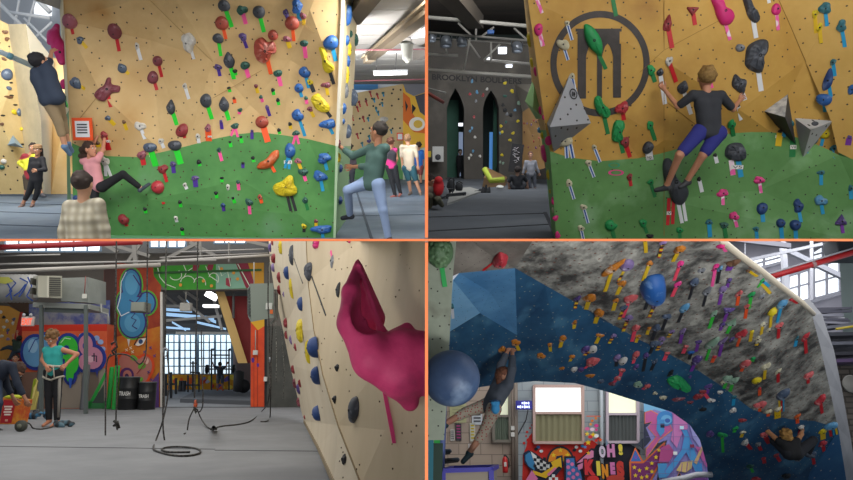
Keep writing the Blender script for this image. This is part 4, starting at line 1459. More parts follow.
 holds(R,[
(535,-6,8,10,'egg','hot pink','pink and white',(542,13)),(538.5,29,9,11,'egg','hot pink','pink and white',(543,46),{'tw':4}),(567,23,5,5,'chip','cream',bw,(572,40)),
(563,44,10,14,'kidney','cream',bw,(568,60),{'rot':1.0}),(572,76,6,6,'chip','cream',bw,(575,92),{'only':None}),(612,-5,7,8,'rock','green','dark green',(616,16),{'tw':4}),
(622,108,13,12,'rock','red','red',(624,120),{'tw':4,'grade':(622,108,6,4,'V3')}),(594,147,5,5,'chip','cream',bw,(600,162)),(588.5,163,6,7,'rock','cream',bw,(594,177)),
(569,183,7,7,'rock','cream',bw,(574,199)),(583.5,207,7,6,'rock','cream',bw,(588,223)),(581,228,7,6,'rock','cream',bw,(584,242)),
(625,142,8,12,'rock','dark red','red',(630,157),{'tw':4}),(629.5,177,6,7,'rock','dark red','red',(631,186)),(611,225,13,11,'kidney','green','dark green',(615,241),{'tw':4}),
(650,125,7,8,'rock','green','dark green',(655,140),{'tw':4}),(648,147,11,12,'egg','charcoal','white',(650,160),{'tw':7,'grade':(649,157,6,4,'V0')}),(650.5,182,6,6,'rock','green','dark green',(655,197)),
(643,223,8,8,'rock','green','dark green',(647,233)),(650,236,7,5,'rock','black'),(679.5,230,7,6,'rock','green','dark green',(680,240)),
(699,179,4,5,'chip','black','white',(702,192),{'tw':3.6}),(759,180,10,8,'rock','pink','pink and white',(761,193)),(722.5,193,11,8,'rock','pink','pink and white',(723,205)),
(734,216,10,8,'rock','pink','pink and white',(737,227)),(821,172.5,7,5,'rock','teal','blue',(821,185)),(820.5,200.5,12,10,'rock','light blue','blue',(823,214)),
(798,206,10,13,'rock','dark blue','blue',(801,222)),(762,208,11,12,'egg','dark blue','blue',(763,222),{'tw':4}),(709,222,8,5,'rock','teal','blue',(710,237),{'tw':4}),
(724,225,9,6,'rock','dark green','dark green',(726,238),{'tw':4}),(756,229,7,5,'rock','teal','blue',(757,239)),(780.5,223,9,9,'ball','dark blue','blue',(782,239),{'tw':4}),
(795,225,11,11,'ball','dark blue','blue',(796,239),{'tw':4}),(850.5,188,5,6,'rock','teal','blue',(851,199)),(833,148,7,6,'rock','teal','blue',(834,158)),
(841,221,11,10,'tri','purple','violet',(843,233)),(849.5,137,4,4,'rock','purple','violet',(848,145),{'tw':5}),(731.5,124,8,9,'rock','green','dark green',(733.5,136),{'tw':4}),
(667.5,24,8,15,'rock','dark red','red',(672,48),{'tw':4.5}),(692.5,10,11,8,'tri','dark red','red',(695,25),{'tw':4,'rot':3.14}),(776,9,9,12,'egg','hot pink','pink and white',(778,30)),
(815,14,5,9,'rock','yellow','yellow',(816,33)),(819.5,27,5,8,'rock','yellow','yellow',(821,43)),(825,8,10,12,'rock','teal','blue',(827,26)),(841.5,26,9,11,'rock','teal','blue',(845,47)),
(833,62,5,7,'rock','teal','blue',(835,76)),(828,80,8,22,'long','dark blue','blue',(831,97)),(824,99,14,12,'egg','blue','blue',(825,112)),(852,89,7,10,'egg','blue'),
(740,47.5,9,8,'egg','grey'),(682.5,87,11,13,'horn','charcoal','white',(691,114),{'tw':4}),(669,61,7,9,'rock','white','red',(676,82),{'tw':4}),(651,70,8,10,'rock','green','dark green',(655,82),{'tw':4}),
(660,72,7,8,'horn','charcoal','white',(665,104),{'tw':4}),(706,67,7,4,'rock','hot pink','pink',(712,88)),(787,123,14,9,'egg','teal','blue',(783,137),{'only':None,'tw':4}),
(780,131,4,4,'chip','black','yellow',(778,146),{'tw':6,'grade':(778,137,6,4,'V1')}),(793,138,4,4,'chip','dark green','dark green',(792,157),{'tw':6,'grade':(793,147,6,4,'V4')}),
(824,133,11,11,'egg','yellow','blue',(821,146)),(811,139,13,12,'ball','teal','blue',(807,153),{'only':None}),(715,155,4,4,'chip','black','white',(717,163),{'tw':3.6}),
(738,105,4,4,'chip','charcoal','white',(741,120),{'tw':4}),(768,-4,5,5,'chip','cream','white',(769,3)),
],**A)
 holds(R,[(530,39,9,14,'egg','yellow'),(532.5,62,8,10,'egg','yellow'),(536,71,7,9,'egg','hot pink'),(541,110,7,9,'egg','hot pink'),(544,117,6,6,'egg','hot pink'),(549,140,8,10,'egg','hot pink'),
(545.5,153,12,18,'kidney','pink'),(543,135,7,8,'rock','yellow'),(540,130,6,6,'ball','light blue'),(549,175,7,9,'rock','yellow'),(550.5,191,6,4,'rock','yellow'),
(553.5,201,6,8,'rock','hot pink'),(553.5,210,5,5,'rock','cream'),(555.5,218,6,6,'rock','hot pink'),(557.5,235,6,7,'rock','hot pink')],only=None,bolt=False,noun='hold')
 # ---- background hall
 YB=29.0
 fm=mat('#45494e',.85,'#575c62',.5,.4,hex3='#686c70',scale3=.35)
 mb=MB()
 mb.add([V((-1,5,-R.h)),V((14,5,-R.h)),V((14,33,-R.h)),V((-1,33,-R.h))],[(0,1,2,3)],fm)
 for a,b in(((428,217),(545,213)),((428,231),(550,224)),((545,212),(558,240))):
  mb.bar(R.F(*a,.004),R.F(*b,.004),.07,.01,mat('#22252a',.9))
 struct('floor',mb,R,'dark grey padded matting in the dim hall')
 mb=MB()
 stone=mat('#534e47',.8,'#403c37',.45,.4,hex3='#6c665c',scale3=.5,bump=.3)
 # wall with two pointed portals: a prism outline
 port=lambda x0,x1,ap:[(x0,180),(x0,108),(x0+(x1-x0)*.18,98),((x0+x1)/2,ap),(x1-(x1-x0)*.18,98),(x1,108),(x1,180)]
 outl=[(400,180)]+port(447,464,88)+port(483,499,90)+[(560,180),(560,40),(400,40)]
 pts=[R.W(a,b,YB) for a,b in outl]
 mb.poly(pts,stone,.8,V((0,1,0)))
 struct('wall_back',mb,R,'dark grey climbing wall with two pointed portals',loc=R.W(480,180,YB))
 register(R,mb,'back')
 mb=MB()
 mb.box(R.W(473,100,33.0),(10,.1,8),mat('#1c2a26',.8))
 struct('wall_far',mb,R,'dark wall beyond the portals',loc=R.W(473,178,33))
 for x0,x1,c,lb in((458.8,463.4,'#8c9cb8','pale blue lit window slit in the first portal'),(489.5,493.0,'#4a86c8','blue lit window slit in the second portal')):
  m=MB()
  p,q=R.W(x0,132,32),R.W(x1,176,32)
  m.box(((p.x+q.x)/2,32,(p.z+q.z)/2),(q.x-p.x,.05,p.z-q.z),mat(c,.5,emit=.55))
  struct('window_%d'%(3 if x0<470 else 4),m,R,lb)
 for x0,x1,lb in((446,458,'first'),(493.5,499,'second')):
  m=MB()
  p,q=R.W(x0,100,31),R.W(x1,178,31)
  m.box(((p.x+q.x)/2,31,(p.z+q.z)/2),(q.x-p.x,.2,p.z-q.z),mat('#1f4a3a',.7,'#2c5c4a',.8,.4))
  thing('curtain',m,R,'dark green curtain hanging inside the %s portal'%lb,'curtain')
  # lettering
 mb=MB()
 ink2=mat('#1d1b1a',.7)
 for t,x0,x1,y0,y1 in(('BROOKLYN',432,477,76.6,79.0),('BOULDERS',480.5,521.5,79.2,81.4)):
  a,b=R.W(x0,y0,YB-.02),R.W(x1,y1,YB-.02)
  u=(b-a)
  add_text(mb,t,(a+b)/2,u.normalized(),V((0,0,1)),u.length,5.6*R.mpp(YB),ink2,.028)
 struct('trim_lettering',mb,R,'black painted lettering BROOKLYN BOULDERS high on the dark wall',loc=R.W(476,82,YB))
 # plywood strip at right
 mb=MB()
 panel(mb,R,[(522.5,112,27),(540,100,24),(545,168,24),(522.5,174,27)],0,mat('#b08a58',.7))
 panel(mb,R,[(515,84,28.5),(534,84,26),(540,100,24),(522.5,112,27)],0,mat('#6a655c',.7))
 struct('wall_plywood',mb,R,'tan plywood strip of climbing wall behind the walking girl',loc=R.W(530,174,26))
 register(R,mb,'ply')
 rnd=random.Random(5)
 cols=['light blue','dark red','yellow','dark blue','white','dark green','black','grey']
 sp=[(472,81,'light blue'),(487,89,'white'),(477,92,'light blue'),(470,94,'red'),(483,95,'dark red'),(505,83,'yellow'),(521,97,'yellow'),(505,96,'dark green'),(519,103,'pale green'),
(503,105,'black'),(505,110,'black'),(515,110,'light blue'),(511,115,'black'),(474,117,'red'),(507,114,'grey'),(476,101,'grey'),(512,91,'yellow')]
 for i,(x,y,c) in enumerate(sp):
  hold(R,x,y,4 if c in('yellow','pale green','dark green','black') else 2.6,3 if i%2 else 4,'rock',c,only='back',bolt=False)
 sp=[(472,128,'light blue'),(470,131,'light blue'),(475,137,'white'),(473,151,'light blue'),(469,158,'white'),(471,155,'white'),(501,126,'yellow'),(502,132,'yellow'),(500,133,'light blue'),
(513,133,'yellow'),(510,140,'yellow'),(502,155,'yellow'),(500,162,'pale green'),(503,163,'pale green'),(518,121,'yellow'),(480,156,'white'),(506,122,'dark green')]
 for i,(x,y,c) in enumerate(sp):
  hold(R,x,y,3.4 if c=='yellow' else 2.4,3,'rock',c,only='back',bolt=False)
 for i in range(16):
  hold(R,rnd.uniform(524,540),rnd.uniform(116,150),2.6,2.4,'rock',('dark red','maroon','purple','brown')[i%4],only='ply',bolt=False)
  # ceiling and steelwork
 mb=MB()
 mb.box((5,20,5.1),(14,34,.2),mat('#35302b',.8,'#4a4238',.6,.4,streak=(.3,2,1)))
 struct('ceiling',mb,R,'dark brown timber roof of the dim hall',loc=V((5,20,5.1)))
 mb=MB()
 mb.add([R.W(380,-40,34),R.W(580,-40,34),R.W(580,90,34),R.W(380,90,34)],[(0,1,2,3)],mat('#4f4c48',.8,'#3c3a37',.3,.4))
 struct('wall_upper',mb,R,'grey upper wall beyond the roof pipes',loc=R.W(480,90,34))
 wp=mat('#b5b1a8',.5)
 gp_=mat('#8d8a83',.5)
 for a,b,yy,r_,m_,lb in(((424,17),(527,26),16,2.0,wp,'thick pale roof pipe, highest of the long pipes'),((424,32),(533,41),17,1.2,gp_,'thin grey roof pipe below the thickest one'),((424,69.5),(536,77),18,1.9,wp,'long white pipe just above the lettering'),
((424,37),(531,45),19,.8,gp_,'thinnest grey conduit between the spotlights'),((484,60),(532,64),20,1.4,wp,'short white pipe beside the emblem wall'),((424,54),(458,55.5),18,1.6,wp,'short white pipe under the twin spotlights'),
((424,87.5),(446,93),20,1.0,gp_,'short grey pipe left of the first portal')):
  thing('roof_pipe',MB().tube([R.W(*a,yy),R.W(*b,yy)],r_*R.mpp(yy),m_,10),R,lb,'pipe')
 truss(R,[(a,b,1.0) for a,b in(((476,24),(476,40)),((458,23),(472,36)),((494,27),(481,37)),((514,28),(532,44)),((470,38),(463,72)),((466,38),(480,58)),((491,42),(491,62)),((444,36),(447,55)),((500,44),(484,60)))],18.5,'pale diagonal roof braces among the pipes',wp)
 bm=MB()
 bm.bar(R.W(448,-10,12),R.W(476,22,17),.35,.3,mat('#5a4f40',.7))
 thing('roof_beam',bm,R,'brown beam slanting across the top of the dim hall','beam')
 def spot(cx,cy,yy,s_,lb,lit=False):
  c=R.W(cx,cy,yy)
  m=R.mpp(yy)
  o=thing('spotlight',MB().lathe([(s_*.7*m,s_*1.0*m),(s_*1.0*m,s_*.5*m),(s_*1.1*m,-s_*.9*m),(s_*.9*m,-s_*.95*m)],c,(0,.35,1),mat('#9aa0a8',.3,metal=.6),14),R,lb,'light')
  link('yoke',MB().tube([c+V((-s_*1.1*m,0,0)),c+V((-s_*1.1*m,0,s_*1.5*m)),c+V((s_*1.1*m,0,s_*1.5*m)),c+V((s_*1.1*m,0,0))],.02,mat('#55585c',.4),6),R,parent=o)
  link('lens',MB().ball(c+V((0,-.35*s_*m,-s_*.95*m)),s_*.8*m,mat('#ccd6e6',.2,emit=1.2 if lit else 0),2,(1,1,.4)),R,parent=o)
 spot(446,41.5,17.5,5.0,'silver spotlight, first of the twin spotlights from the divider')
 spot(462,41.5,17.5,4.4,'silver spotlight, second of the twin spotlights from the divider')
 spot(517,47,17.5,4.8,'silver spotlight hanging near the emblem wall')
 spot(432,38,18,3.4,'small spotlight hard against the orange divider')
 for cx,cy,w_,h_,lb in((502.5,50.5,8,6,'bright square lamp in the middle of the roof'),(509,66,6,2.4,'small lit lamp above the lettering'),(489,58.5,5,2.4,'slim lit lamp beside the white pipe'),(461,124.5,5,3,'bright lamp inside the first portal'),(534,48,3.4,6,'white lamp at the edge of the emblem wall')):
  yy=20 if cy<100 else 31.8
  c=R.W(cx,cy,yy)
  m=R.mpp(yy)
  o=thing('lamp',MB().box(c,(w_*m,.1,h_*m),mat('#f2f6ff',.4,emit=1.6)),R,lb,'lamp')
  link('housing',MB().box(c+V((0,.1,h_*m*.3)),(w_*m*1.15,.12,h_*m*.9),mat('#6a6c70',.5)),R,parent=o)
 thing('blue_fixture',MB().box(R.W(490.5,32,18),(.17,.15,.1),mat('#2f6ab8',.5),bev=.02),R,'small blue box clamped to the thin roof pipe','fixture')
 thing('red_pipe',MB().tube([R.W(426,92,18),R.W(443,102,18.5)],.05,mat('#8c4034',.5),8),R,'short dull red pipe low beside the orange divider','pipe')
 # floor things at the back
 def at(px,py,Y=None):
  return R.F(px,py)
 o=thing('poster',MB().box(R.W(438,154,28.3),(11*R.mpp(28.3),.03,15*R.mpp(28.3)),mat('#b8b8b4',.6)),R,'white poster with a dark picture on the wall by the first portal','poster')
 c=R.W(438,157,28.26)
 link('picture',MB().ball(c,.12,mat('#33343a',.7),2,(1,.1,1)),R,parent=o)
 thing('sign_board',MB().box(R.W(428.5,154,28.3),(5*R.mpp(28.3),.03,6*R.mpp(28.3)),mat('#b8a428',.6)),R,'small yellow sign beside the white poster','sign')
 # banner
 b=MB()
 b.box(R.W(516,158,25.5),(12*R.mpp(25.5),.06,28*R.mpp(25.5)),mat('#1e1e22',.7),Matrix.Rotation(math.radians(7),3,'Y'))
 o=thing('banner_board',b,R,'tall black board with white scribbled lettering behind the seated man','board')
 t=MB()
 rr=random.Random(3)
 for i in range(16):
  x,y=512.5+rr.uniform(0,6),148+i*.95
  t.bar(R.W(x,y,25.42),R.W(x+rr.uniform(1,3),y+rr.uniform(-2,2),25.42),.05,.01,mat('#d8d8de',.7))
 link('scribble',t,R,parent=o)
 # bench with yellow-green pad
 p=at(486,188)
 m=R.mpp(p.y)
 o=thing('wooden_box',MB().hexa([R.F(482,188),R.F(505,186),R.F(507,182),R.F(484,183)],[R.F(484,188)+V((0,0,.35)),R.F(505,186)+V((0,0,.2)),R.F(507,182)+V((0,0,.2)),R.F(486,183)+V((0,0,.6))],mat('#8a6c48',.7)),R,
'wooden wedge box under the lime foam pad','box')
 o=thing('foam_pad',MB().tube([R.W(484.5,169,22),R.W(491,180.5,21.6),R.W(504,179.5,21.4)],.09,mat('#a8b83a',.7),8),R,'lime green bent foam pad lying on a wooden box','pad')
 for(px,py,w_,h_,c,nm,lb,ct) in((441,178,16,13,'#6a6e74','backpack','grey backpack piled behind the seated person in red','backpack'),(451,191,9,14,'#26282c','duffel_bag','black duffel bag beside the grey backpack','bag'),
(459,191,8,10,'#1c1e22','small_rucksack','small black rucksack standing farthest from the seated person in red','bag'),(500,187,8,4,'#c9c9c4','folded_towel','pale folded towel beside the lime foam pad','towel')):
  y0={'backpack':18.5,'duffel_bag':20.5,'small_rucksack':21.0,'folded_towel':22.5}[nm]
  fy=R.W(px,0,y0)
  m=R.mpp(y0)
  c0=V((R.W(px,py,y0).x,y0,-R.h+h_*m*.5))
  S=SDF()
  S.ell(c0,(w_*m*.5,w_*m*.35,h_*m*.5),k=.05)
  S.ell(c0+V((0,-w_*m*.25,-h_*m*.15)),(w_*m*.33,w_*m*.2,h_*m*.3),k=.05)
  v_,f_=S.build(.03)
  o=thing(nm,MB().add(v_,f_,mat(c,.8,'#8a8c90' if nm=='backpack' else None,5),True),R,lb,ct)
  if nm!='folded_towel':
   link('strap',MB().tube([c0+V((-.1,-.1,h_*m*.4)),c0+V((0,-.12,h_*m*.62)),c0+V((.1,-.1,h_*m*.4))],.015,mat('#15161a',.7),6),R,parent=o)
 Yc=19.6
 o=thing('folding_chair',MB().box(R.W(449,189,Yc),(.22,.3,.03),mat('#1a1b1e',.6)),R,'low black folding chair behind the duffel bag','chair')
 link('backrest',MB().box(R.W(453.5,184,Yc),(.03,.3,.34),mat('#202226',.6)),R,parent=o)
 for x in(446,452.5):
  a=R.W(x,189,Yc)
  link('leg',MB().bar(a,V((a.x,Yc,-R.h)),.03,.03,mat('#55585c',.4)),R,parent=o)
 Yc=18.4
 o=thing('padded_rail',MB().bar(R.W(445,195.5,Yc),R.W(465,193.5,Yc+.6),.08,.08,mat('#191a1d',.5)),R,'low black padded rail on the mat in front of the bags','rail')
 for x,y,yy in((447,195.3,Yc+.05),(463,193.7,Yc+.5)):
  a=R.W(x,y,yy)
  link('leg',MB().bar(a,V((a.x,yy,-R.h)),.05,.05,mat('#2a2b2e',.5)),R,parent=o)
 for(px,py,lb) in((484,190,'crumpled black jacket on the mat before the wooden box'),):
  c0=R.F(px,py,.08)
  S=SDF()
  for i in range(5):
   S.cone(c0+V((-.25+i*.1,0,-.06)),c0+V((-.2+i*.09,.05,.14-abs(i-3)*.06)),.05,.03,.04)
  v_,f_=S.build(.02)
  thing('jacket',MB().add(v_,f_,mat('#202226',.8),True),R,lb,'jacket')
 mb=MB()
 p4=[R.F(447,205,.01),R.F(482,192,.01),R.F(470,188,.01),R.F(452,190,.01)]
 mb.hexa([q-V((0,0,.01)) for q in p4],[q+V((0,0,.04)) for q in p4],mat('#8f8f8a',.8))
 thing('floor_mat',mb,R,'pale grey mat lying beside the bags','mat')
 # ---- people
 boy,q,T,H=person(R,'blond boy in a dark grey T-shirt and dark blue shorts climbing under the half-moon hold',
dict(head=(706.5,78),sL=(693,95),sR=(721,95.5),eL=(678,106.5,.1),wL=(664,89,.3),eR=(733,109,.1),wR=(740,100,.3),hL=(700.5,131),hR=(718.5,133),kL=(679.5,155,-.15),aL=(666.5,186,.1),tL=(656,190,.15),kR=(703,155,-.05),aR=(687,181,.12),tR=(680,187,.1)),
9.1,s=.93,face=(.1,1,.15),skin='#c2886a',hair=('short','#a08048','#7c5c34'),hd=1.36,fat=1.1,top=('#34363c',.8),bottom=('#2c3080',.82),shoes='#3a3c40',res=.012,curl=(1.2,1.3),palm={'L':(0,1,0),'R':(0,1,0)})
 person(R,'girl in a grey long-sleeved top and grey leggings walking towards the emblem wall',
dict(head=(530.5,155),sL=(526,162),sR=(535,162),eL=(524.5,168.5),wL=(523,174),eR=(537,168.5),wR=(539,173),hL=(528.5,174),hR=(533.5,174),kL=(529,181),aL=(531,188),tL=(530.5,190,-.15),kR=(534.5,181),aR=(535,187),tR=(535.5,189,-.15)),
22.9,s=.9,face=(-.05,-1,0),skin='#b98a70',hair=('short','#5a3a2c'),top=('#8b8d95',1.8),bottom=('#565962',1.9),shoes='#4a3c38',res=.018)
 person(R,'man in a black T-shirt sitting on the mat with his back turned',
dict(head=(517.5,170.5),sL=(511.5,177),sR=(523,177),eL=(508.5,182.5),wL=(509,187),eR=(527,181,.1),wR=(527.5,186,.1),hL=(514,187.5),hR=(521,187.5),kL=(511,184,.6),aL=(510,188,.9),kR=(525,184,.6),aR=(528,188,.8)),
22.4,s=1.05,face=(0,1,0),skin='#8a6a58',hair=('short','#2c2422'),top=('#1d1f24',.8),bottom=('#2a2c32',2),shoes=None,res=.018)
 person(R,'person in dark clothes standing inside the first portal',
dict(head=(460.3,152),sL=(458,156.5),sR=(462.6,156.5),eL=(457.2,161),wL=(457.6,165),eR=(463.2,161),wR=(463.2,165),hL=(458.8,166),hR=(461.8,166),kL=(458.6,171.5),aL=(458.4,177),tL=(458,178),kR=(462,171.5),aR=(462,177),tR=(462.2,178)),
30.35,s=.92,face=(.2,-1,0),skin='#8a7260',hair=('short','#1c1a1a'),top=('#16171b',1.8),bottom=('#131418',2),res=.024)
 person(R,'crouching dark-haired person with a red bag strap among the bags by the divider',
dict(head=(431,181),sL=(425,189),sR=(436,188),eL=(424,196),wL=(430,199),eR=(438,194),wR=(434,199),hL=(427,201),hR=(435,201),kL=(430,196,-.5),aL=(430,206,-.3),kR=(438,199,-.5),aR=(442,205,-.3)),
15.5,s=1.0,face=(.8,-.6,-.3),skin='#a87a62',hair=('bob','#2c1f1a'),top=('#6c6258',.8),bottom=('#5c5a48',2),shoes='#2a2a2c',res=.018)
 S=SDF()
 c0=R.W(438.5,187,15.2)
 S.ell(c0,(.12,.1,.2),k=.03)
 S.ell(c0+V((0,-.05,.16)),(.09,.08,.08),k=.03)
 v_,f_=S.build(.02)
 thing('stuff_sack',MB().add(v_,f_,mat('#c8242a',.6),True),R,'bright red stuff sack held by the crouching person','bag')
 area_light('fill_lamp',R,(4.0,4.0,4.6),(4.0,10,.6),4.0,380,(1,.97,.92))  # added fill lights above the view, for the wall and the hall
 area_light('fill_lamp',R,(2.2,22,4.6),(2.0,26,-1),3.0,560,(.95,.97,1))
 area_light('fill_lamp',R,(1.6,12,4.4),(1.5,17,-1),2.5,260,(.95,.97,1))
LAND['r2']=[(706,100,'the climbing boy'),(600,60,'the bridge emblem'),(568,120,'the grey pyramid volume'),(722,12,'the hot pink pin-shaped hold'),(756,56,'the charcoal half-moon hold'),(785,115,'the black wedge volume'),
(811,130,'the light grey volume'),(675,182,'the long hold underfoot'),(735,152,'the pink-and-blue-taped charcoal hold'),(530,170,'the walking girl'),(455,120,'the first portal'),(491,130,'the second portal'),(492,177,'the lime foam pad'),(591,40,'the green leaf-shaped hold')]
LAND['r3']=[(380,330,'the giant pink hold'),(262,300,'the wall heater'),(15,345,'the distant corner climber'),(28,321,'the EXIT sign')]
LAND['r4']=[(653,285,'the big round blue hold'),(500,390,'the hanging woman'),(785,445,'the crouching climber'),(680,430,'the purple mural arch'),(490,300,'the pale blue facets'),(775,275,'the overhang rim'),
(558,400,'the khaki-curtained window'),(783,393,'the three-taped slate hold'),(831,425,'the flat light blue hold'),(676,381,'the big green curved hold'),(622,400,'the dark-curtained window')]
# ================================================================== ROOM 3 (lower left): gym hall with ropes and murals
R3=Room('r3',375,0.9)
class Paint:
 """flat paint shapes laid one over the other on a wall plane"""
 def __init__(s,room,Y=None,plane=None):
  s.R,s.mb,s.k=room,MB(),0
  s.o,s.n=plane if plane else(V((0,Y,0)),V((0,-1,0)))
 def poly(s,pts,c,rough=.75,m=None):
  s.k+=1
  P=[s.R.P(a,b,s.o,s.n)+s.n*(.004+.0022*s.k) for a,b in pts]
  s.mb.poly(P,m or mat(c,rough))
  return s
 def ell(s,cx,cy,rx,ry,c,rot=0,n=22,m=None):
  return s.poly(ring_pts(cx,cy,rx,ry,n,rot=rot),c,m=m)
 def line(s,pts,w,c,closed=False):
  s.k+=1
  if closed:
   pts=pts+pts[:1]
  m=mat(c,.75)
  P=[s.R.P(a,b,s.o,s.n)+s.n*(.004+.0022*s.k) for a,b in pts]
  L,Rr=[],[]
  ww=w*P[0].y/FPX/2
  for i,p in enumerate(P):
   d=(P[min(i+1,len(P)-1)]-P[max(i-1,0)])
   if d.length<1e-6:
    d=V((1,0,0))
   sd=s.n.cross(d.normalized())*ww
   L.append(p+sd)
   Rr.append(p-sd)
  k=len(P)
  s.mb.add(L+Rr,[(i,i+1,k+i+1,k+i) for i in range(k-1)],m)
  return s
 def blob(s,es,layers):
  for grow,c in layers:
   for(cx,cy,rx,ry) in es:
    s.ell(cx,cy,rx+grow,ry+grow,c)
  return s
def rope(R,pts,Y,label,r=.012,c='#1d1c1b',extra=None,name='rope',smooth=True,grp=None):
 """pts: (px, py[, depth]) in the air, or (px, py, 'f') lying on the floor"""
 P=[]
 for q in pts:
  if len(q)>2 and q[2]=='f':
   P.append(R.F(q[0],q[1],r))
  else:
   P.append(R.W(q[0],q[1],q[2] if len(q)>2 else Y))
 if smooth and len(P)>3:
  out=[]
  for i in range(len(P)-1):
   p0,p1,p2,p3=P[max(0,i-1)],P[i],P[i+1],P[min(len(P)-1,i+2)]
   for k in range(5):
    t=k/5
    out.append(.5*((2*p1)+(p2-p0)*t+(2*p0-5*p1+4*p2-p3)*t*t+(3*p1-p0-3*p2+p3)*t**3))
  P=out+[P[-1]]
 return thing(name,MB().tube(P,r,mat(c,.8,'#4a4642',40,.9),6),R,label,'rope',grp)
def room3():
 R=R3
 YB=20.4
 # floor
 mb=MB()
 mb.add([V((-16,3,-R.h)),V((1,3,-R.h)),V((1,60,-R.h)),V((-16,60,-R.h))],[(0,1,2,3)],mat('#77797c',.85,'#85878a',1.4,.4,hex3='#6a6c70',scale3=.3))
 mb.bar(R.F(-10,446,.003),R.F(215,449,.003),.03,.006,mat('#5a5b5e',.9))
 mb.bar(R.F(215,450,.003),R.F(322,451,.003),.03,.006,mat('#5a5b5e',.9))
 mb.bar(R.F(100,407.3,.003),R.F(268,407.3,.003),.05,.03,mat('#4a4b4e',.9))
 struct('floor',mb,R,'grey matted floor of the rope hall')
 # back wall with opening
 mb=MB()
 wall=mat('#5e5a55',.8,'#6c6761',.6,.4)
 for a,b,c,d in((-60,253,160.5,410),(160.5,253,250.5,290),(250.5,253,330,410)):
  mb.hexa([R.W(a,b,YB),R.W(c,b,YB),R.W(c,d,YB),R.W(a,d,YB)],[R.W(a,b,YB)+V((0,.35,0)),R.W(c,b,YB)+V((0,.35,0)),R.W(c,d,YB)+V((0,.35,0)),R.W(a,d,YB)+V((0,.35,0))],wall)
 struct('wall_back',mb,R,'grey back wall with a wide opening into the training area',loc=R.W(160,408,YB))
 # clerestory windows + dark roof beyond
 mb=MB()
 mb.add([R.W(-60,225,24),R.W(330,225,24),R.W(330,262,24),R.W(-60,262,24)],[(0,1,2,3)],mat('#45423f',.8))
 struct('wall_upper',mb,R,'dark upper wall under the roof',loc=R.W(130,262,24))
 sky=mat('#dfeaf2',.5,emit=.95)
 for i,(x0,x1,y0,y1) in enumerate(((5,101,240.5,251.5),(150,186,240.5,247.5),(214,246,240.5,243.5))):
  m=MB()
  m.add([R.W(x0,y0,23.5),R.W(x1,y0,23.5),R.W(x1-2,y1,23.5),R.W(x0,y1,23.5)],[(0,1,2,3)],sky)
  o=struct('window_%d'%(i+1),m,R,'high bright window strip %s'%('above the ventilation units','above the blue mural','above the wall heater')[i])
  f=MB()
  n=(7,4,3)[i]
  for k in range(n+1):
   x=x0+(x1-x0)*k/n
   f.bar(R.W(x,y0,23.4),R.W(x,y1,23.4),.05,.04,mat('#4a5a68',.6))
  f.bar(R.W(x0,y1,23.4),R.W(x1-2,y1,23.4),.06,.05,mat('#4a5a68',.6))
  link('mullion_frame',f,R,parent=o)
  # roof steel
 st=mat('#6a6864',.6)
 thing('sprinkler_main',MB().tube([R.W(-20,248,14),R.W(70,244.6,14),R.W(142,241.6,14)],.062,mat('#9c2028',.45),10),R,'thick dark red pipe along the top of the rope hall','pipe')
 for a,b,yy,r_,c,lb in(((-10,264.3),(216,260),17,1.0,'#9a9894','thin grey conduit above the ventilation units'),((-10,271.8),(160,264.8),16.5,2.2,'#a39e96','thick pale conduit just above the ventilation units'),
((158,261.5),(272,255),17.2,1.3,'#b0aca6','pale pipe above the green mural'),((180,252),(264,249),17.5,.7,'#8d8a86','thinnest pipe above the green mural'),((160,257.6),(268,253.2),18,.8,'#7e7b77','thin dark pipe between the pale ones'),
((-10,256),(60,254.5),18,.8,'#8b8985','thin pipe under the red pipe')):
  thing('conduit',MB().tube([R.W(*a,yy),R.W(*b,yy)],r_*R.mpp(yy),mat(c,.5),8),R,lb,'pipe')
 truss(R,(((104,244),(118,252),2.5),((134,240),(136,266),4),((128,262),(140,244),2),((160,262),(198,243),3),((190,242),(216,256),2),((100,241),(150,256),1.4),((200,240),(201,258),1.6),((229,242),(229,262),1.2),((247,241),(270,246),2.4)),18.6,'grey steel roof truss over the blue mural',st,bar=True)
 # ---- painted murals on the back wall
 p=Paint(R,YB)
 p.poly([(104,262),(161,266),(161,408),(104,408)],'#a8421e',m=mat('#b04a22',.75,'#8c2a1c',1.2,.6))
 p.poly([(112,338),(161,326),(161,408),(112,408)],'#c87824',m=mat('#d08a2a',.75,'#c85a20',1.6,.5))
 p.poly([(104,262),(117,262),(117,408),(107,408)],'#4a3430')
 E=[(131.5,285,9,15),(147,303,8,10),(125,304,6.5,12),(133,322,12.5,15),(137,306,10,9)]
 p.blob(E,((3.0,'#5cae3a'),(1.5,'#3d2a6c'),(0,'#3f87b4')))
 p.blob([(132,284,6.5,11),(133,323,8,9)],((0,'#5aa0c8'),))
 p.line([(134,275),(141,286),(142,296),(136,303),(130,300)],1.2,'#3d2a6c')
 p.line([(127,272),(122,282),(121,298),(118,308),(122,316),(130,312)],1.0,'#d8e4ec')
 p.line([(131,312),(136,313),(132,318),(137,320),(133,326),(138,329)],1.2,'#2c2a6c')
 p.poly([(128,339),(131,339),(129.5,347)],'#d8d4d0')
 p.poly([(136,345),(140,339),(147,338),(144,344),(139,346)],'#e6e2da').ell(141.5,341.5,2.2,2.4,'#2a4a7a').line([(135,345),(139,337.5),(147,337)],1,'#1c1a20')
 E=[(133,370,11,14),(143,368,8,14)]
 p.blob([(136,372,14,14),(146,366,7,10),(126,362,6,8)],((2.6,'#d84a1c'),(0,'#b4746a')))
 p.ell(128,375,7,7.5,'#4c2468').ell(128.5,375,4.4,5,'#b4746a').ell(128,376,2,2.6,'#3a2050')
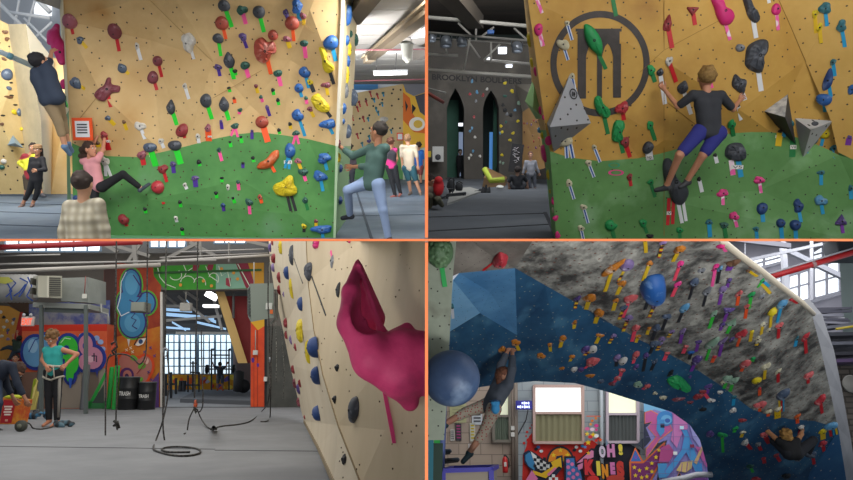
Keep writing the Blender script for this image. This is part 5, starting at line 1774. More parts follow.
 p.ell(135,358,4,2.6,'#63a83c',.5).ell(143,366,4,3,'#63a83c',-.4).ell(140,379,4.5,2.6,'#63a83c').ell(148,361,2,3,'#e0b8a8')
 p.line([(138,374),(146,364),(148,358)],1,'#8a3a3c')
 for x,y in((132,348),(134,352),(128,350),(146,352),(150,372),(153,380),(149,384),(156,356),(152,348)):
  p.line([(x-1.4,y-1),(x+1.4,y+1),(x,y),(x-1,y+1.6),(x+1,y-1.8)],.7,'#e8e0c8' if x<140 else '#4a3a8c')
 p.poly([(150,386),(160.5,372),(160.5,408),(146,408)],'#5a3a78')
 struct('wall_mural',p.mb,R,'orange mural with a big blue bulbous letter and a pink face',loc=R.W(135,407,YB))
 # green graffiti band over the opening
 p=Paint(R,YB)
 p.poly([(153,266),(264,263),(264,288),(166,290),(160,284),(154,276)],'#3f9a30')
 p.poly([(216,264),(239,264),(250,288),(216,289)],'#84b29a').poly([(236,263.5),(249,263),(262,288),(246,288)],'#8c2c40').poly([(248,263),(264,262.6),(264,288),(256,288)],'#c8922e')
 p.poly([(193,265),(200,265),(197,272),(193,271)],'#8c2c40').poly([(208,264.6),(214,264.6),(212,272),(207,270)],'#8c2c40').poly([(226,278),(231,278),(230,287),(226,285)],'#a03848')
 for pts in([(158,268),(160,277),(166,284),(176,288)],ring_pts(188,282,7,6,12,180,360),ring_pts(200,284,6,7,12,190,370),ring_pts(176,275,6,5,12,-60,160),[(184,265),(187,272),(184,278)],
[(206,266),(210,276),(219,282)],ring_pts(214,279,5,6,12,200,400),[(219,266),(222,276),(228,272),(231,286)],[(238,264),(244,275),(251,288)],[(187,272),(193,268)]):
  p.line(pts,.8,'#dbe6d2')
 for x,y in((181,285),(234,273),(238,279),(222,269),(204,281),(212,286)):
  p.ell(x,y,1.6,1.6,'#e09a3c')
 p.line([(155,273),(262,270)],2.2,'#2f5a30')
 struct('wall_mural',p.mb,R,'green graffiti band above the opening to the training area',loc=R.W(205,288,YB))
 # right pier
 p=Paint(R,YB)
 p.poly([(250.8,316),(264.5,316),(264.5,408),(250.8,408)],'#e0501c',m=mat('#e2521c',.7,'#c83c1c',2,.5))
 p.poly([(250.8,312),(264.5,312),(264.5,326),(258,330),(250.8,322)],'#d8a428')
 p.line([(257.6,330),(257.6,407)],1,'#a8381a').line([(254,352),(254,407)],.6,'#a8381a').ell(253,360,1.6,2.6,'#5a2c8c').ell(258,365,1.2,2,'#5a2c8c')
 p.poly([(266,326),(300,326),(300,408),(266,408)],'#4b4b46',m=mat('#51514c',.8,'#41423e',2,.5)).poly([(264.5,284),(267,284),(267,408),(264.5,408)],'#1e1e20')
 p.line([(278,352),(283,346),(288,352),(284,358)],.5,'#2a2a28').line([(281,372),(285,366),(283,377)],.5,'#2a2a28')
 struct('wall_pier',p.mb,R,'orange painted pier and dark panel beside the opening',loc=R.W(262,407,YB))
 # left far: orange climbing wall corner
 mb=MB()
 panel(mb,R,[(-40,303),(9,306),(20,312),(19,365),(-40,365)],20.2,mat('#c28634',.7,'#d09a44',1.5,.4))
 panel(mb,R,[(20,312),(23,312),(23,365),(8,365)],20.15,mat('#ac2420',.7))
 panel(mb,R,[(-40,365),(23,365),(23,408),(-40,408)],20.2,mat('#4c4d50',.7))
 panel(mb,R,[(6,302),(29,302),(29,313),(20,312)],20.2,mat('#4a3626',.7))
 panel(mb,R,[(29,304),(110,300),(110,326),(29,326)],20.2,mat('#8a9098',.7,'#4a5894',1.5,.8))
 struct('wall_left',mb,R,'small orange and red climbing wall in the far corner',loc=R.W(5,362,20.2))
 register(R,mb,'corner')
 for x,y,c,t in((4,317,'black',None),(7,321,'white',None),(4,327,'white','yellow'),(14,319,'slate','violet'),(8,330,'slate','violet'),(2,336,'white',None),(8,339,'lilac',None),(13,323,'white',None),(1,312,'white',None)):
  hold(R,x,y,3.4,3.4,'rock',c,t,(x-.5,y+4) if t else None,1.2,only='corner',bolt=False)
  # ---- graffiti box
 gb=MB()
 f=[R.W(22,325,19.7),R.W(107,324,19.7),R.W(107,409,19.7),R.W(22,409,19.7)]
 gb.hexa(f,[q+V((0,.5,0)) for q in f],mat('#e0502a',.7,'#e87a4a',.8,.4))
 o=thing('graffiti_booth',gb,R,'long orange-red booth covered with graffiti behind the woman in teal','booth')
 p=Paint(R,19.7)
 p.poly([(22,325),(107,324),(107,331),(22,331)],'#d8341c')
 p.poly([(56,372),(107,368),(107,408),(56,408)],'#a4978a').poly([(22,372),(56,372),(56,408),(22,408)],'#8a6a5c').poly([(86,364),(99,362),(99,407),(86,407)],'#7c6c60')
 for x,y,r in((60,339,3),(66,336,3),(74,337,3),(82,336,3),(90,336,3),(97,338,3),(101,342,3),(103,349,3),(56,345,3)):
  p.ell(x,y,r,2.6,'#9cb4e0')
 E1=[(36,352,12,15),(46,346,8,11)]
 E2=[(69,348,10,12),(73,362,7,12),(71,374,4,8)]
 E3=[(87,345,7,10),(94,358,10,11),(86,362,6,8)]
 p.blob(E1+E2+E3,((3.2,'#2a3c98'),))
 p.blob(E1,((0,'#6aa4d4'),)).blob([(34,346,5,7)],((0,'#9cc8e8'),)).line([(30,352),(36,340),(44,337)],1,'#2a3c98').ell(48,351,3,4,'#2a3c98')
 p.blob(E2,((0,'#3cc83a'),)).ell(67,350,3.4,5,'#2a3c98',.3).line([(62,343),(66,338),(72,339)],1,'#c8f0c0')
 p.blob(E3,((0,'#d08aa4'),)).ell(86,346,2,3.4,'#2a3c98').ell(92,359,3.4,3.4,'#e8b8c8').line([(93,356),(98,356),(98,362)],1.2,'#2a2440').line([(95.5,353),(95.5,361)],1.2,'#2a2440')
 p.poly([(70,378),(74,378),(72.6,388),(71.4,388)],'#3060c8').poly([(97,368),(100,368),(98.6,378)],'#2a3c98')
 p.line([(83,373),(83,407)],.5,'#6a5c50').line([(60,373),(60,407)],.5,'#6a5c50')
 link('painted_front',p.mb,R,parent=o,fix=False)
 # exit sign with twin lamps
 c=R.W(28,321.3,18.2)
 m=R.mpp(18.2)
 o=thing('exit_sign',MB().box(c,(12.4*m,.08,9.4*m),mat('#e8dcd8',.5),bev=.02),R,'lit white EXIT sign with pink-red letters above the graffiti booth','sign')
 t=MB()
 add_text(t,'EXIT',c+V((0,-.05,-.01)),V((1,0,0)),V((0,0,1)),10*m,6.6*m,mat('#ff6a4c',.5,emit=1.0),.02)
 link('lettering',t,R,parent=o)
 for dx in(-4,3):
  link('lamp_head',MB().ball(c+V((dx*m,-.04,6.4*m)),1.6*m,mat('#c8ccd0',.3),2),R,parent=o)
  # big round duct
 mb=MB()
 a,b=R.W(-25,288,18.4),R.W(37,288.5,18.4)
 prof=[(14*R.mpp(18.4)*(1+.025*(i%2)),i*.05) for i in range(int((b-a).length/.05))]
 mb.lathe(prof,a,b-a,mat('#a6a6a4',.5),28)
 o=thing('ventilation_duct',mb,R,'corrugated grey duct sprayed with blue graffiti at the upper left','duct')
 p=Paint(R,18.4-14.4*R.mpp(18.4))
 for pts in([(0,282),(8,284),(12,291),(6,297)],[(10,278),(16,283),(10,290),(12,300)],[(20,278),(28,282),(24,290),(19,297)],[(28,277),(32,286),(27,296),(33,301)],[(14,296),(20,292),(26,284)]):
  p.line(pts,1.5,'#2c4a94')
 p.poly([(0,277),(9,277),(14,281),(6,284),(0,283)],'#b8b858')
 link('graffiti_lines',p.mb,R,parent=o,fix=False)
 # platform with units
 fr=mat('#5c6462',.6)
 mb=MB()
 P4=[R.W(33,302,17.0),R.W(90,304,17.0),R.W(109,309,18.3),R.W(52,306,18.3)]
 mb.hexa([q-V((0,0,.12)) for q in P4],[q for q in P4],mat('#8b8f8a',.6))
 o=thing('steel_platform',mb,R,'raised grey steel platform on posts carrying the ventilation units','platform')
 for x,yy in((41.5,17.0),(86,17.0),(62,20.25),(98,20.25)):
  a=R.W(x,305,yy)
  d_=R.W(x,412,yy)
  link('post',MB().bar(a,V((d_.x,yy,-R.h)),.075,.075,fr),R,parent=o)
 link('brace',MB().bar(R.W(45,309.5,17.1),R.W(84,311,17.1),.05,.12,fr),R,parent=o)
 link('railing',MB().tube([R.W(101,304,17.6),R.W(101,312,17.6),R.W(108,314,17.6),R.W(108,324,17.6)],.02,mat('#9a9c98',.4),6),R,parent=o)
 mb=MB()
 zt=lambda px,py,yy:R.W(px,py,yy)
 A=[R.W(61,278,17.2),R.W(88,277,17.2),R.W(88,302.5,17.2),R.W(61,301,17.2)]
 B=[R.W(78,281,18.6),R.W(106,282,18.6),R.W(106,305,18.6),R.W(78,303,18.6)]
 mb.hexa(A,B,mat('#8f9490',.5,'#7e837f',1.5,.4))
 o=thing('air_handler',mb,R,'large plain grey metal ventilation box on the platform','ventilation unit')
 link('control_box',MB().box(R.W(84.5,296,17.12),(.09,.06,.11),mat('#d8d8d0',.5)),R,parent=o)
 link('cable',MB().tube([R.W(84.5,294,17.12),R.W(85.6,276,17.12)],.012,mat('#8a4a44',.5),6),R,parent=o)
 mb=MB()
 A=[R.W(38,275.5,16.7),R.W(62,275.8,16.7),R.W(62,298,16.7),R.W(38,297,16.7)]
 B=[R.W(33.2,276.5,17.5),R.W(57,277.5,17.5),R.W(57,298.5,17.5),R.W(33.2,297.5,17.5)]
 mb.hexa(A,B,mat('#b9b7a6',.5))
 o=thing('louvred_cooler',mb,R,'cream louvred cooling unit beside the plain grey ventilation box','ventilation unit')
 lv=MB()
 for k in range(9):
  y=278+k*2.1
  lv.bar(R.W(49.5,y,16.68),R.W(60.5,y+.2,16.68),.02,.032,mat('#5c5c54',.5))
 link('louvre_panel',lv,R,parent=o)
 lv=MB()
 for k in range(2):
  lv.box(R.W(35.6,282+k*9.5,17.05),(.05,.4,.15),mat('#4a4a44',.5))
 link('side_vent',lv,R,parent=o)
 link('corner_frame',MB().bar(R.W(48,276,16.66),R.W(48,297.4,16.66),.04,.03,mat('#d4d2c2',.5)),R,parent=o)
 # grey speaker box on the blue mural
 c=R.W(141,307.5,19.2)
 m=R.mpp(19.2)
 o=thing('wall_box',MB().box(c,(14*m,.45,9.5*m),mat('#7d8076',.6),bev=.02),R,'grey-green metal box mounted on the blue mural letter','box')
 link('lid',MB().box(c+V((0,-.23,0)),(12.4*m,.02,8*m),mat('#868a80',.6)),R,parent=o)
 # heater
 A=[R.W(250.3,283.6,14.6),R.W(273.4,283,14.6),R.W(273.8,317.4,14.6),R.W(251,321.8,14.6)]
 B=[R.W(247.4,289,15.3),R.W(268,288,15.3),R.W(268,314,15.3),R.W(248,316.5,15.3)]
 mb=MB().hexa(A,B,mat('#7f8a80',.5))
 o=thing('wall_heater',mb,R,'grey-green box heater hanging at the corner of the dark panel','heater')
 lv=MB()
 for k in range(9):
  t=k/9
  lv.bar(R.W(250.0,288+k*3.5,14.62),R.W(247.6,291+k*2.7,15.2),.015,.05,mat('#39403c',.5))
 link('louvre_panel',lv,R,parent=o)
 link('rating_label',MB().box(R.W(269,306,14.56),(6.4*R.mpp(14.6),.012,6.4*R.mpp(14.6)),mat('#cfd2cc',.6)),R,parent=o)
 link('warning_label',MB().box(R.W(271.4,311.6,14.56),(3*R.mpp(14.6),.012,4*R.mpp(14.6)),mat('#e06a28',.6)),R,parent=o)
 for x in(254,269):
  link('hanger',MB().tube([R.W(x,284,14.8),R.W(x,262,14.8)],.012,mat('#a8a8a4',.4),6),R,parent=o)
 link('gas_pipe',MB().tube([R.W(274,290,15),R.W(276.5,290,15),R.W(276.5,318,15),R.W(271,324,15)],.035,mat('#9a9c98',.4),8),R,parent=o)
 # little switch box on orange pier
 o=thing('junction_box',MB().box(R.W(255.5,352.5,20.28),(.13,.1,.13),mat('#c8c8c2',.5),bev=.01),R,'small pale junction box on the orange pier','box')
 link('conduit',MB().tube([R.W(255.5,330,20.33),R.W(255.5,350,20.33)],.015,mat('#a8a8a2',.4),6),R,parent=o)
 thing('junction_box',MB().box(R.W(265.6,379,20.28),(.09,.1,.13),mat('#d8d8d2',.5),bev=.01),R,'small white box low on the edge of the dark panel','box')
 # ---- training area beyond the opening
 mb=MB()
 mb.add([R.W(120,250,46),R.W(300,250,46),R.W(300,392,46),R.W(120,392,46)],[(0,1,2,3)],mat('#6a5a58',.8))
 struct('wall_far',mb,R,'far wall of the training area',loc=R.W(205,390,46))
 for i,(x0,x1,y0,y1,nx,ny) in enumerate(((163,196,334.5,374,6,5),(198,232,334.5,374,6,5))):
  m=MB()
  m.add([R.W(x0,y0,45.8),R.W(x1,y0,45.8),R.W(x1,y1,45.8),R.W(x0,y1,45.8)],[(0,1,2,3)],mat('#e8f2f8',.5,'#bcd8ea',.3,.4,emit=1.2))
  o=struct('window_%d'%(i+4),m,R,'tall factory window of the training area, %s'%('the one behind the hanging ropes','the one behind the standing man')[i])
  f=MB()
  for k in range(nx+1):
   x=x0+(x1-x0)*k/nx
   f.bar(R.W(x,y0,45.6),R.W(x,y1,45.6),.07 if k%3 else.14,.05,mat('#7c98ac',.6))
  for k in range(ny+1):
   y=y0+(y1-y0)*k/ny
   f.bar(R.W(x0,y,45.6),R.W(x1,y,45.6),.05,.07,mat('#7c98ac',.6))
  link('mullion_frame',f,R,parent=o)
 p=Paint(R,45.5)
 p.poly([(160,374.5),(240,374.5),(240,390),(160,390)],'#e09a1c')
 rr=random.Random(11)
 for i in range(34):
  x=162+i*2.2
  p.ell(x,rr.uniform(377,388),rr.uniform(1.4,4),rr.uniform(1.4,4),rr.choice(['#f0c81c','#e8601c','#6a5aa8','#d83c1c','#f4d84a','#8a8ac0','#e88a1c','#c8c4d0']),rr.uniform(0,3),9)
 struct('wall_mural',p.mb,R,'yellow and orange mural strip along the far training wall',loc=R.W(200,390,45.5))
 # ceiling of the far hall with skylights
 mb=MB()
 mb.add([R.W(120,286,24),R.W(300,286,24),R.W(260,334,45),R.W(140,334,45)],[(0,1,2,3)],mat('#4c4a4a',.8,'#6a6866',.4,.4,streak=(.3,2,1)))
 struct('ceiling',mb,R,'dark ribbed roof of the training area',loc=R.W(200,300,30))
 register(R,mb,'farceil')
 for i,(x0,y0,x1,y1,w_) in enumerate(((160,309,192,311,3),(164,314,214,318,3.4),(172,322,186,330,2),(196,322,214,326,2.4),(186,300,192,306,2),(206,318,216,322,3),(162,327,190,329,2),(214,326,226,329,2))):
  ln=[]
  for(x,y) in((x0,y0-w_/2),(x1,y1-w_/2),(x1,y1+w_/2),(x0,y0+w_/2)):
   h=wall_hit(R,x,y,'farceil')
   ln.append(h[0]-R.ray(x,y)*.02)
  m=MB()
  m.add(ln,[(0,1,2,3)],mat('#9cc4ea',.5,emit=.9))
  struct('window_%d'%(i+6),m,R,'pale blue skylight strip in the training area roof')
 truss(R,(((161,292),(176,304),3),((183,290),(198,300),3.6),((178,296),(210,322),2.4),((160,306),(182,306),5),((176,333),(232,333),2),((214,300),(222,330),2),((160,321),(222,316),1)),25,'pale crossing roof braces of the training area',mat('#b4b2ae',.6),bar=True)
 o=thing('pendant_light',MB().box(R.W(211.5,295.5,22),(10*R.mpp(22),.3,6*R.mpp(22)),mat('#ffffff',.5,emit=3.5),Matrix.Rotation(math.radians(28),3,'Y')),R,'brightest tilted light panel in the training area roof','light')
 thing('pendant_light',MB().box(R.W(211,306,24),(14*R.mpp(24),.3,2.6*R.mpp(24)),mat('#ffffff',.5,emit=1.6)),R,'slim lit panel under the brightest one','light')
 o=thing('wall_speaker',MB().box(R.W(186,307,20.6),(11*R.mpp(20),.2,8.5*R.mpp(20)),mat('#b4b2ac',.6),bev=.02),R,'pale grey square box hanging in the opening','box')
 link('hanger',MB().tube([R.W(186,303,20.2),R.W(186,291,20.2)],.015,mat('#88867f',.5),6),R,parent=o)
 # wooden brace, red panel
 mb=MB()
 panel(mb,R,[(226,296),(251,296),(251,363),(243,363)],21.2,mat('#8c2a2e',.7,'#7c2226',1,.4))
 struct('wall_partition',mb,R,'dark red panel behind the slanting timber',loc=R.W(245,362,21.2))
 thing('timber_brace',MB().bar(R.W(217.5,286,20.2),R.W(243,366,20.2),8.6*R.mpp(20.2),.2,mat('#cba868',.7,'#b89450',3,.4,streak=(4,4,.4)),up=V((0,1,0))) if False else MB().hexa([R.W(215,290,20.85),R.W(224,290,20.85),R.W(247.5,363,20.85),R.W(238,363,20.85)],[R.W(215,290,21.1),R.W(224,290,21.1),R.W(247.5,363,21.1),R.W(238,363,21.1)],mat('#cba868',.7)),
R,'broad slanting timber plank against the dark red panel','timber')
 thing('opening_post',MB().bar(R.W(161.6,292,20.3),R.W(161.6,407,20.3),.06,.06,mat('#d8d4cc',.6)),R,'white post at the edge of the mural','post')
 thing('steel_post',MB().bar(R.W(233.5,292,20.8),R.W(233.5,318,20.8),.06,.06,mat('#4a4a4a',.6)),R,'short dark post above the dark red panel','post')
 # platform in gym
 P4=[R.F(180,402.5),R.F(252,405),R.F(252,394),R.F(197,392.6)]
 thing('training_platform',MB().hexa(P4,[q+V((0,0,.13)) for q in P4],mat('#5c5e62',.8)),R,'low grey platform in the opening','platform')
 def bars(nm,lb,cat,segs,Y,w_=.06,c='#22252c',grp=None):
  mb=MB()
  for a,b in segs:
   mb.bar(R.W(*a,Y),R.W(*b,Y),w_,w_,mat(c,.5))
  return thing(nm,mb,R,lb,cat,grp)
 o=bars('power_rack','dark squat rack around the standing man','rack',[((211.5,349),(211.5,390)),((229,349),(229,390)),((211,355),(230,355)),((211,349),(214,349)),((229,349),(231,349))],32)
 link('barbell',MB().tube([R.W(206,369,31.8),R.W(236,369,31.8)],.03,mat('#3a3c42',.3),6),R,parent=o)
 for x in(207,234):
  link('weight_plate',MB().lathe([(.2,-.04),(.2,.04)],R.W(x,369,31.8),(1,0,0),mat('#1c1d20',.5),14),R,parent=o)
 bars('exercise_machine','dark cable machine before the first factory window','machine',[((193,361),(193,392)),((190,363),(197,363)),((199,372),(199,392)),((190,372),(200,373)),((186,385),(200,385)),((188,375),(188,392))],30)
 bars('exercise_machine','second dark exercise machine by the mural edge of the opening','machine',[((166,374),(166,396)),((171,372),(171,398)),((164,384),(176,384)),((176,378),(176,394))],28,.08)
 for x,lb in((180.5,'nearer the hanging ropes'),(184,'farther from the hanging ropes')):
  thing('dumbbell_rack',MB().box(R.W(x,386,30),(.12,.2,.45),mat('#2a2c34',.6),bev=.02),R,'short dark weight stand, the one '+lb,'stand')
 o=thing('punch_bag',MB().lathe([(.05,0),(.2,.04),(.21,.8),(.05,.86)],R.W(238,392,29),(0,0,1),mat('#3a3c40',.6),14),R,'dark cylindrical pad by the timber plank','bag')
 o=thing('weight_plate',MB().lathe([(.26,-.06),(.28,0),(.26,.06)],R.W(243.5,386,29),(0,1,0),mat('#1c1e24',.5),18),R,'round black weight plate leaning near the orange pier','plate')
 # ---- floor props near the back wall
 def barrel(px,py,w_,h_,lb):
  b=R.F(px,py)
  m=R.mpp(b.y)
  r,h=w_/2*m,h_*m
  pr=[(r*.96,0),(r,.02),(r,h*.32),(r*1.03,h*.33),(r,h*.35),(r,h*.64),(r*1.03,h*.66),(r,h*.68),(r,h*.97),(r*1.02,h),(r*.92,h),(r*.9,h*.95)]
  o=thing('steel_drum',MB().lathe(pr,b,(0,0,1),mat('#1d1e20',.4),26),R,lb,'barrel')
  t=MB()
  add_text(t,'TRASH',b+V((0,-r*1.02,h*.5)),V((1,0,0)),V((0,0,1)),r*1.15,h*.13,mat('#d8d8d4',.6),.02)
  link('lettering',t,R,parent=o)
  link('rim',MB().lathe([(r*1.02,h*.98),(r*1.05,h),(r*1.02,h*1.02)],b,(0,0,1),mat('#55585a',.3),26),R,parent=o)
 barrel(127.5,409.5,19,31,'taller black steel drum lettered TRASH by the green pads')
 barrel(146,409.5,16.5,26,'shorter black steel drum lettered TRASH by the mural corner')
 def cyl(nm,px,py,w_,h_,c,lb,cat):
  b=R.F(px,py)
  m=R.mpp(b.y)
  r,h=w_/2*m,h_*m
  o=thing(nm,MB().lathe([(r*.95,0),(r,.02),(r,h-.03),(r*.93,h)],b,(0,0,1),mat(c,.6),20),R,lb,cat)
  link('end_cap',MB().lathe([(r*.9,h),(r*.5,h+.012)],b,(0,0,1),mat(c,.5),20),R,parent=o)
 cyl('bollard',36.5,409,5,42,'#6a6c70','grey padded bollard behind the woman in teal','bollard')
 cyl('bollard',83,409.5,6.5,43,'#6d6f74','grey padded bollard between the woman in teal and the green ramp','bollard')
 cyl('padded_roll',108.5,409,4.4,40,'#27a844','green padded column, the one touching the green ramp','pad')
 cyl('padded_roll',114,409.5,5,42,'#27a844','green padded column, the one beside the taller drum','pad')
 a=[R.F(87,408.5),R.F(106,408.5),R.F(106,408.5)+V((0,0,.95)),]
 mb=MB().hexa([R.F(86,408.5),R.F(90,408.5),R.W(106,376,a[0].y),R.W(106,370,a[0].y)],[q+V((0,.1,0)) for q in(R.F(86,408.5),R.F(90,408.5),R.W(106,376,a[0].y),R.W(106,370,a[0].y))],mat('#2cb048',.6))
 o=thing('green_ramp',mb,R,'green triangular ramp frame leaning between bollard and green columns','ramp')
 link('base_board',MB().box((R.F(96,408.5)+V((0,.05,.1))),(22*R.mpp(19.4),.1,.2),mat('#3c8a50',.6)),R,parent=o)
 link('dark_panel',MB().hexa([R.W(92,403,19.05),R.W(104,403,19.05),R.W(104,384,19.05)],[R.W(92,403,19.1),R.W(104,403,19.1),R.W(104,384,19.1)],mat('#33403a',.7)),R,parent=o)
 # crash pads at left
 q=[R.F(-14,410),R.F(31,407),R.F(31,407)+V((0,.1,.82)),R.F(-14,410)+V((0,.1,.85))]
 thing('crash_pad',MB().hexa(q,[v+V((0,.25,0)) for v in q],mat('#515558',.7)),R,'dark grey crash pad leaning on its side behind the crouched person','pad')
 q=[R.F(30,410),R.F(37,408),R.W(38,381,19.3),R.W(35,378,19.3)]
 o=thing('foam_wedge',MB().hexa(q,[v+V((0,.22,0)) for v in q],mat('#cfc06c',.7)),R,'pale yellow foam wedge standing beside the dark grey crash pad','foam')
 link('lime_edge',MB().bar(R.W(30.2,407,19.2),R.W(35,379,19.2),.05,.05,mat('#a8b82c',.6)),R,parent=o)
 # ---- big climbing wall on the right
 ply=mat('#cdbda0',.6,'#d8cab0',1.5,.4,streak=(1,1,.25),dots=None)
 ply2=mat('#c2ae8a',.6,'#d0bd9b',1.5,.4,streak=(1,1,.25),dots=None)
 mb=MB()
 L=[(268,232,19.0),(270,262,18.6),(276,300,17.6),(283,330,16.8),(290,365,16),(297,395,15.2),(304,421,13.8),(318,447,8.8),(334,483,5.85)]
 S=[(306,232,8.2),(308,280,8.0),(314,330,7.4),(323,375,6.8),(338,425,6.1),(361,484,5.3)]
 Rt=[(440,232,4.9),(440,300,4.7),(440,375,4.5),(440,430,4.5),(440,484,4.4)]
 vs=[R.W(*q_) for q_ in L+S]
 # stitch L and S
 i,j,fs=0,0,[]
 nl,ns=len(L),len(S)
 while i<nl-1 or j<ns-1:
  if j==ns-1 or(i<nl-1 and L[i+1][1]<=S[j+1][1]):
   fs.append((i,i+1,nl+j))
   i+=1
  else:
   fs.append((i,nl+j+1,nl+j))
   j+=1
 mb.add(vs,fs,ply)
 M_=[(370,232,5.9),(366,300,5.7),(372,375,5.35),(385,430,5.1),(400,484,4.85)]
 rows=[S[:5],M_,Rt]
 pts=[R.W(*q_) for q_ in S+M_+Rt]
 a0,b0,c0=0,len(S),len(S)+len(M_)
 fs=[]
 i,j=0,0
 while i<len(S)-1 or j<len(M_)-1:
  if j==len(M_)-1 or(i<len(S)-1 and S[i+1][1]<=M_[j+1][1]):
   fs.append((i,i+1,b0+j))
   i+=1
  else:
   fs.append((i,b0+j+1,b0+j))
   j+=1
 for k in range(len(M_)-1):
  fs.append((b0+k,b0+k+1,c0+k+1,c0+k))
 mb.add(pts,fs,ply2)
 struct('wall_right',mb,R,'big pale plywood climbing wall close by, leaning over the mats',loc=R.W(334,480,6))
 register(R,mb,'right')
 mb=MB()
 for q_ in(S,):
  for k in range(len(q_)-1):
   mb.bar(R.W(q_[k][0],q_[k][1],q_[k][2]-.01),R.W(q_[k+1][0],q_[k+1][1],q_[k+1][2]-.01),.012,.01,mat('#8f7c5c',.7))
 for k in range(len(M_)-1):
  pass
 for k in range(6,len(L)-1):
  mb.bar(R.W(*L[k]),R.W(*L[k+1]),.02,.05,mat('#8a7a5e',.7))
  # T-nut holes
 rr=random.Random(4)
 for i in range(70):
  x,y=rr.uniform(318,420),rr.uniform(245,478)
  h=wall_hit(R,x,y,'right')
  if h:
   mb.box(h[0]+h[1]*.001,(.012,.004,.012),mat('#4a3a28',.7))
 struct('trim_1',mb,R,'panel joints and bolt holes of the pale plywood wall',loc=R.W(340,478,5.9))
 # the giant pink hold
 Yp=4.55
 S_=SDF()
 mm=R.mpp(Yp)
 W_=lambda x,y,dy=0:R.W(x,y,Yp+dy)
 S_.cone(W_(358,261,.22),W_(351,292,.02),2.5*mm,9*mm,.03)
 S_.cone(W_(351,292,.02),W_(354,322,-.06),9*mm,16*mm,.03)
 S_.cone(W_(354,322,-.06),W_(374,358,-.1),16*mm,21*mm,.04)
 S_.cone(W_(374,358,-.1),W_(400,372,-.05),21*mm,25*mm,.04)
 S_.cone(W_(400,372,-.05),W_(410,402,.05),25*mm,9*mm,.04)
 S_.cone(W_(402,356,-.02),W_(440,366,.1),27*mm,34*mm,.05)
 S_.cone(W_(386,344,.05),W_(407,328,.05),9*mm,6*mm,.05)
 S_.cone(W_(359,268,.2),W_(370,318,.22),5*mm,16*mm,.03)
 S_.cone(W_(359,264,.14),W_(381,330,.1),2.4*mm,4*mm,.012)
 S_.cone(W_(381,330,.1),W_(388,342,.1),4*mm,9*mm,.03)
 carve=[(W_(364.5,302,-.1),(10.5*mm,21*mm,28*mm)),(W_(368,322,-.12),(13*mm,20*mm,13*mm))]
 for cc_,rr_ in carve:
  S_.ell(cc_,rr_,Matrix.Rotation(.28,3,'Y'),.02,sub=True)
 a,b=S_.build(.016)
 pm=mat('#ee4c82',.6,'#dc3c74',5,.5,bump=.12,hex3='#b43a66',scale3=2.4)
 o=thing('climbing_hold',MB().add(a,b,pm,True),R,'giant pink open-mouthed hold on the near plywood wall','climbing hold')
 h1,h2=wall_hit(R,386,392,'right'),wall_hit(R,396,443,'right')
 tb=MB().bar(h1[0]+V((-.01,-.01,0)),h2[0]+V((-.01,-.01,0)),.03,.004,mat('#f4559c',.5))
 link('tape_strip',tb,R,parent=o)
 HOLDS.append(dict(o=o,room=R,x=380,y=340,w=88,h=150,col='hot pink',shape='rock',tape='pink',label='giant pink open-mouthed hold on the near plywood wall',noun='hold'))
 mc=wall_hit(R,375,320,'right')
 A=dict(only='right')
 holds(R,[(281.6,247,9,15,'rock','yellow'),(293,255,12,21,'drop','charcoal','black',(303,283),{'tw':1.2}),(288,272,15,13,'egg','dark blue'),(310,271,16,21,'rock','charcoal','black',(326,315),{'tw':1.6}),
(317,243,20,11,'rock','hot pink'),(333,261,6,13,'rock','grey','pink',(331,251)),(339,290,8,13,'rock','black'),(302,303,14,15,'egg','dark blue'),(292,288,8,20,'rock','yellow'),
(302,330,17,23,'rock','yellow'),(309,352,11,22,'rock','yellow'),(317,347,22,21,'ball','dark blue'),(318.5,375,14,15,'ball','dark blue'),(319,413,14,15,'ball','dark blue'),
(355.5,410,20,28,'drop','charcoal',None,None,{'rot':2.7}),(338,367.5,7,7,'rock','black'),(335.5,399,6,7,'rock','black'),(345,459.5,7,10,'rock','black'),(309,435,9,10,'tri','purple'),
(299.5,402,9,8,'rock','maroon'),(294,369.5,8,7,'rock','dark red'),(295.5,383,8,7,'rock','maroon'),(300.5,383,6,7,'rock','dark red'),(299.5,389,7,8,'rock','purple'),(305,417,4,4,'rock','dark red'),
(275,258,12,11,'rock','dark red'),(274,267,13,9,'egg','lilac'),(271,247,8,9,'rock','purple'),(273,242,8,6,'rock','dark red'),(280,277,9,10,'rock','dark red'),(280,290,8,10,'rock','dark red'),
(287,323,11,10,'rock','dark red'),(287,335,9,7,'rock','dark red'),(291.5,340,6,9,'rock','lilac'),(296,347,6,8,'rock','dark red'),(284,294,4,5,'rock','lilac'),(350,241,5,4,'rock','hot pink')],**A)
 # ---- ropes
 rope(R,[(116.5,236),(116,280),(115,320),(114.4,343)],11,'black rope hanging over the brown column edge, ending in a knotted device',smooth=True)
 rope(R,[(111,354),(107.5,360),(106,372),(105.6,400),(105.4,430),(106,457)],11,'rope strand hanging lowest below the knotted device, almost touching the mat')
 rope(R,[(114.5,350),(117,358),(117.2,375),(116.6,400),(116,422),(117.5,430)],11,'rope strand with a knotted tail below the device')
 o=thing('belay_device',MB().ball(R.W(114.2,346,10.9),.055,mat('#c84a2c',.5,'#26262a',20,.9),2,(.8,.8,1.5)),R,'red and black knotted device on the hanging rope before the green columns','device')
 link('knot',MB().tube([R.W(111,344,10.85),R.W(116,341,10.85),R.W(117,347,10.85),R.W(112,351,10.85),R.W(114,354,10.85)],.016,mat('#26241f',.8),6),R,parent=o)
 thing('rope_knot',MB().tube([R.W(114,421,11),R.W(118,424,10.97),R.W(114,425.5,11),R.W(117.5,421.5,11.02),R.W(119,428,11)],.022,mat('#26241f',.8),6),R,'knot at the tail of the rope before the grey mat','knot')
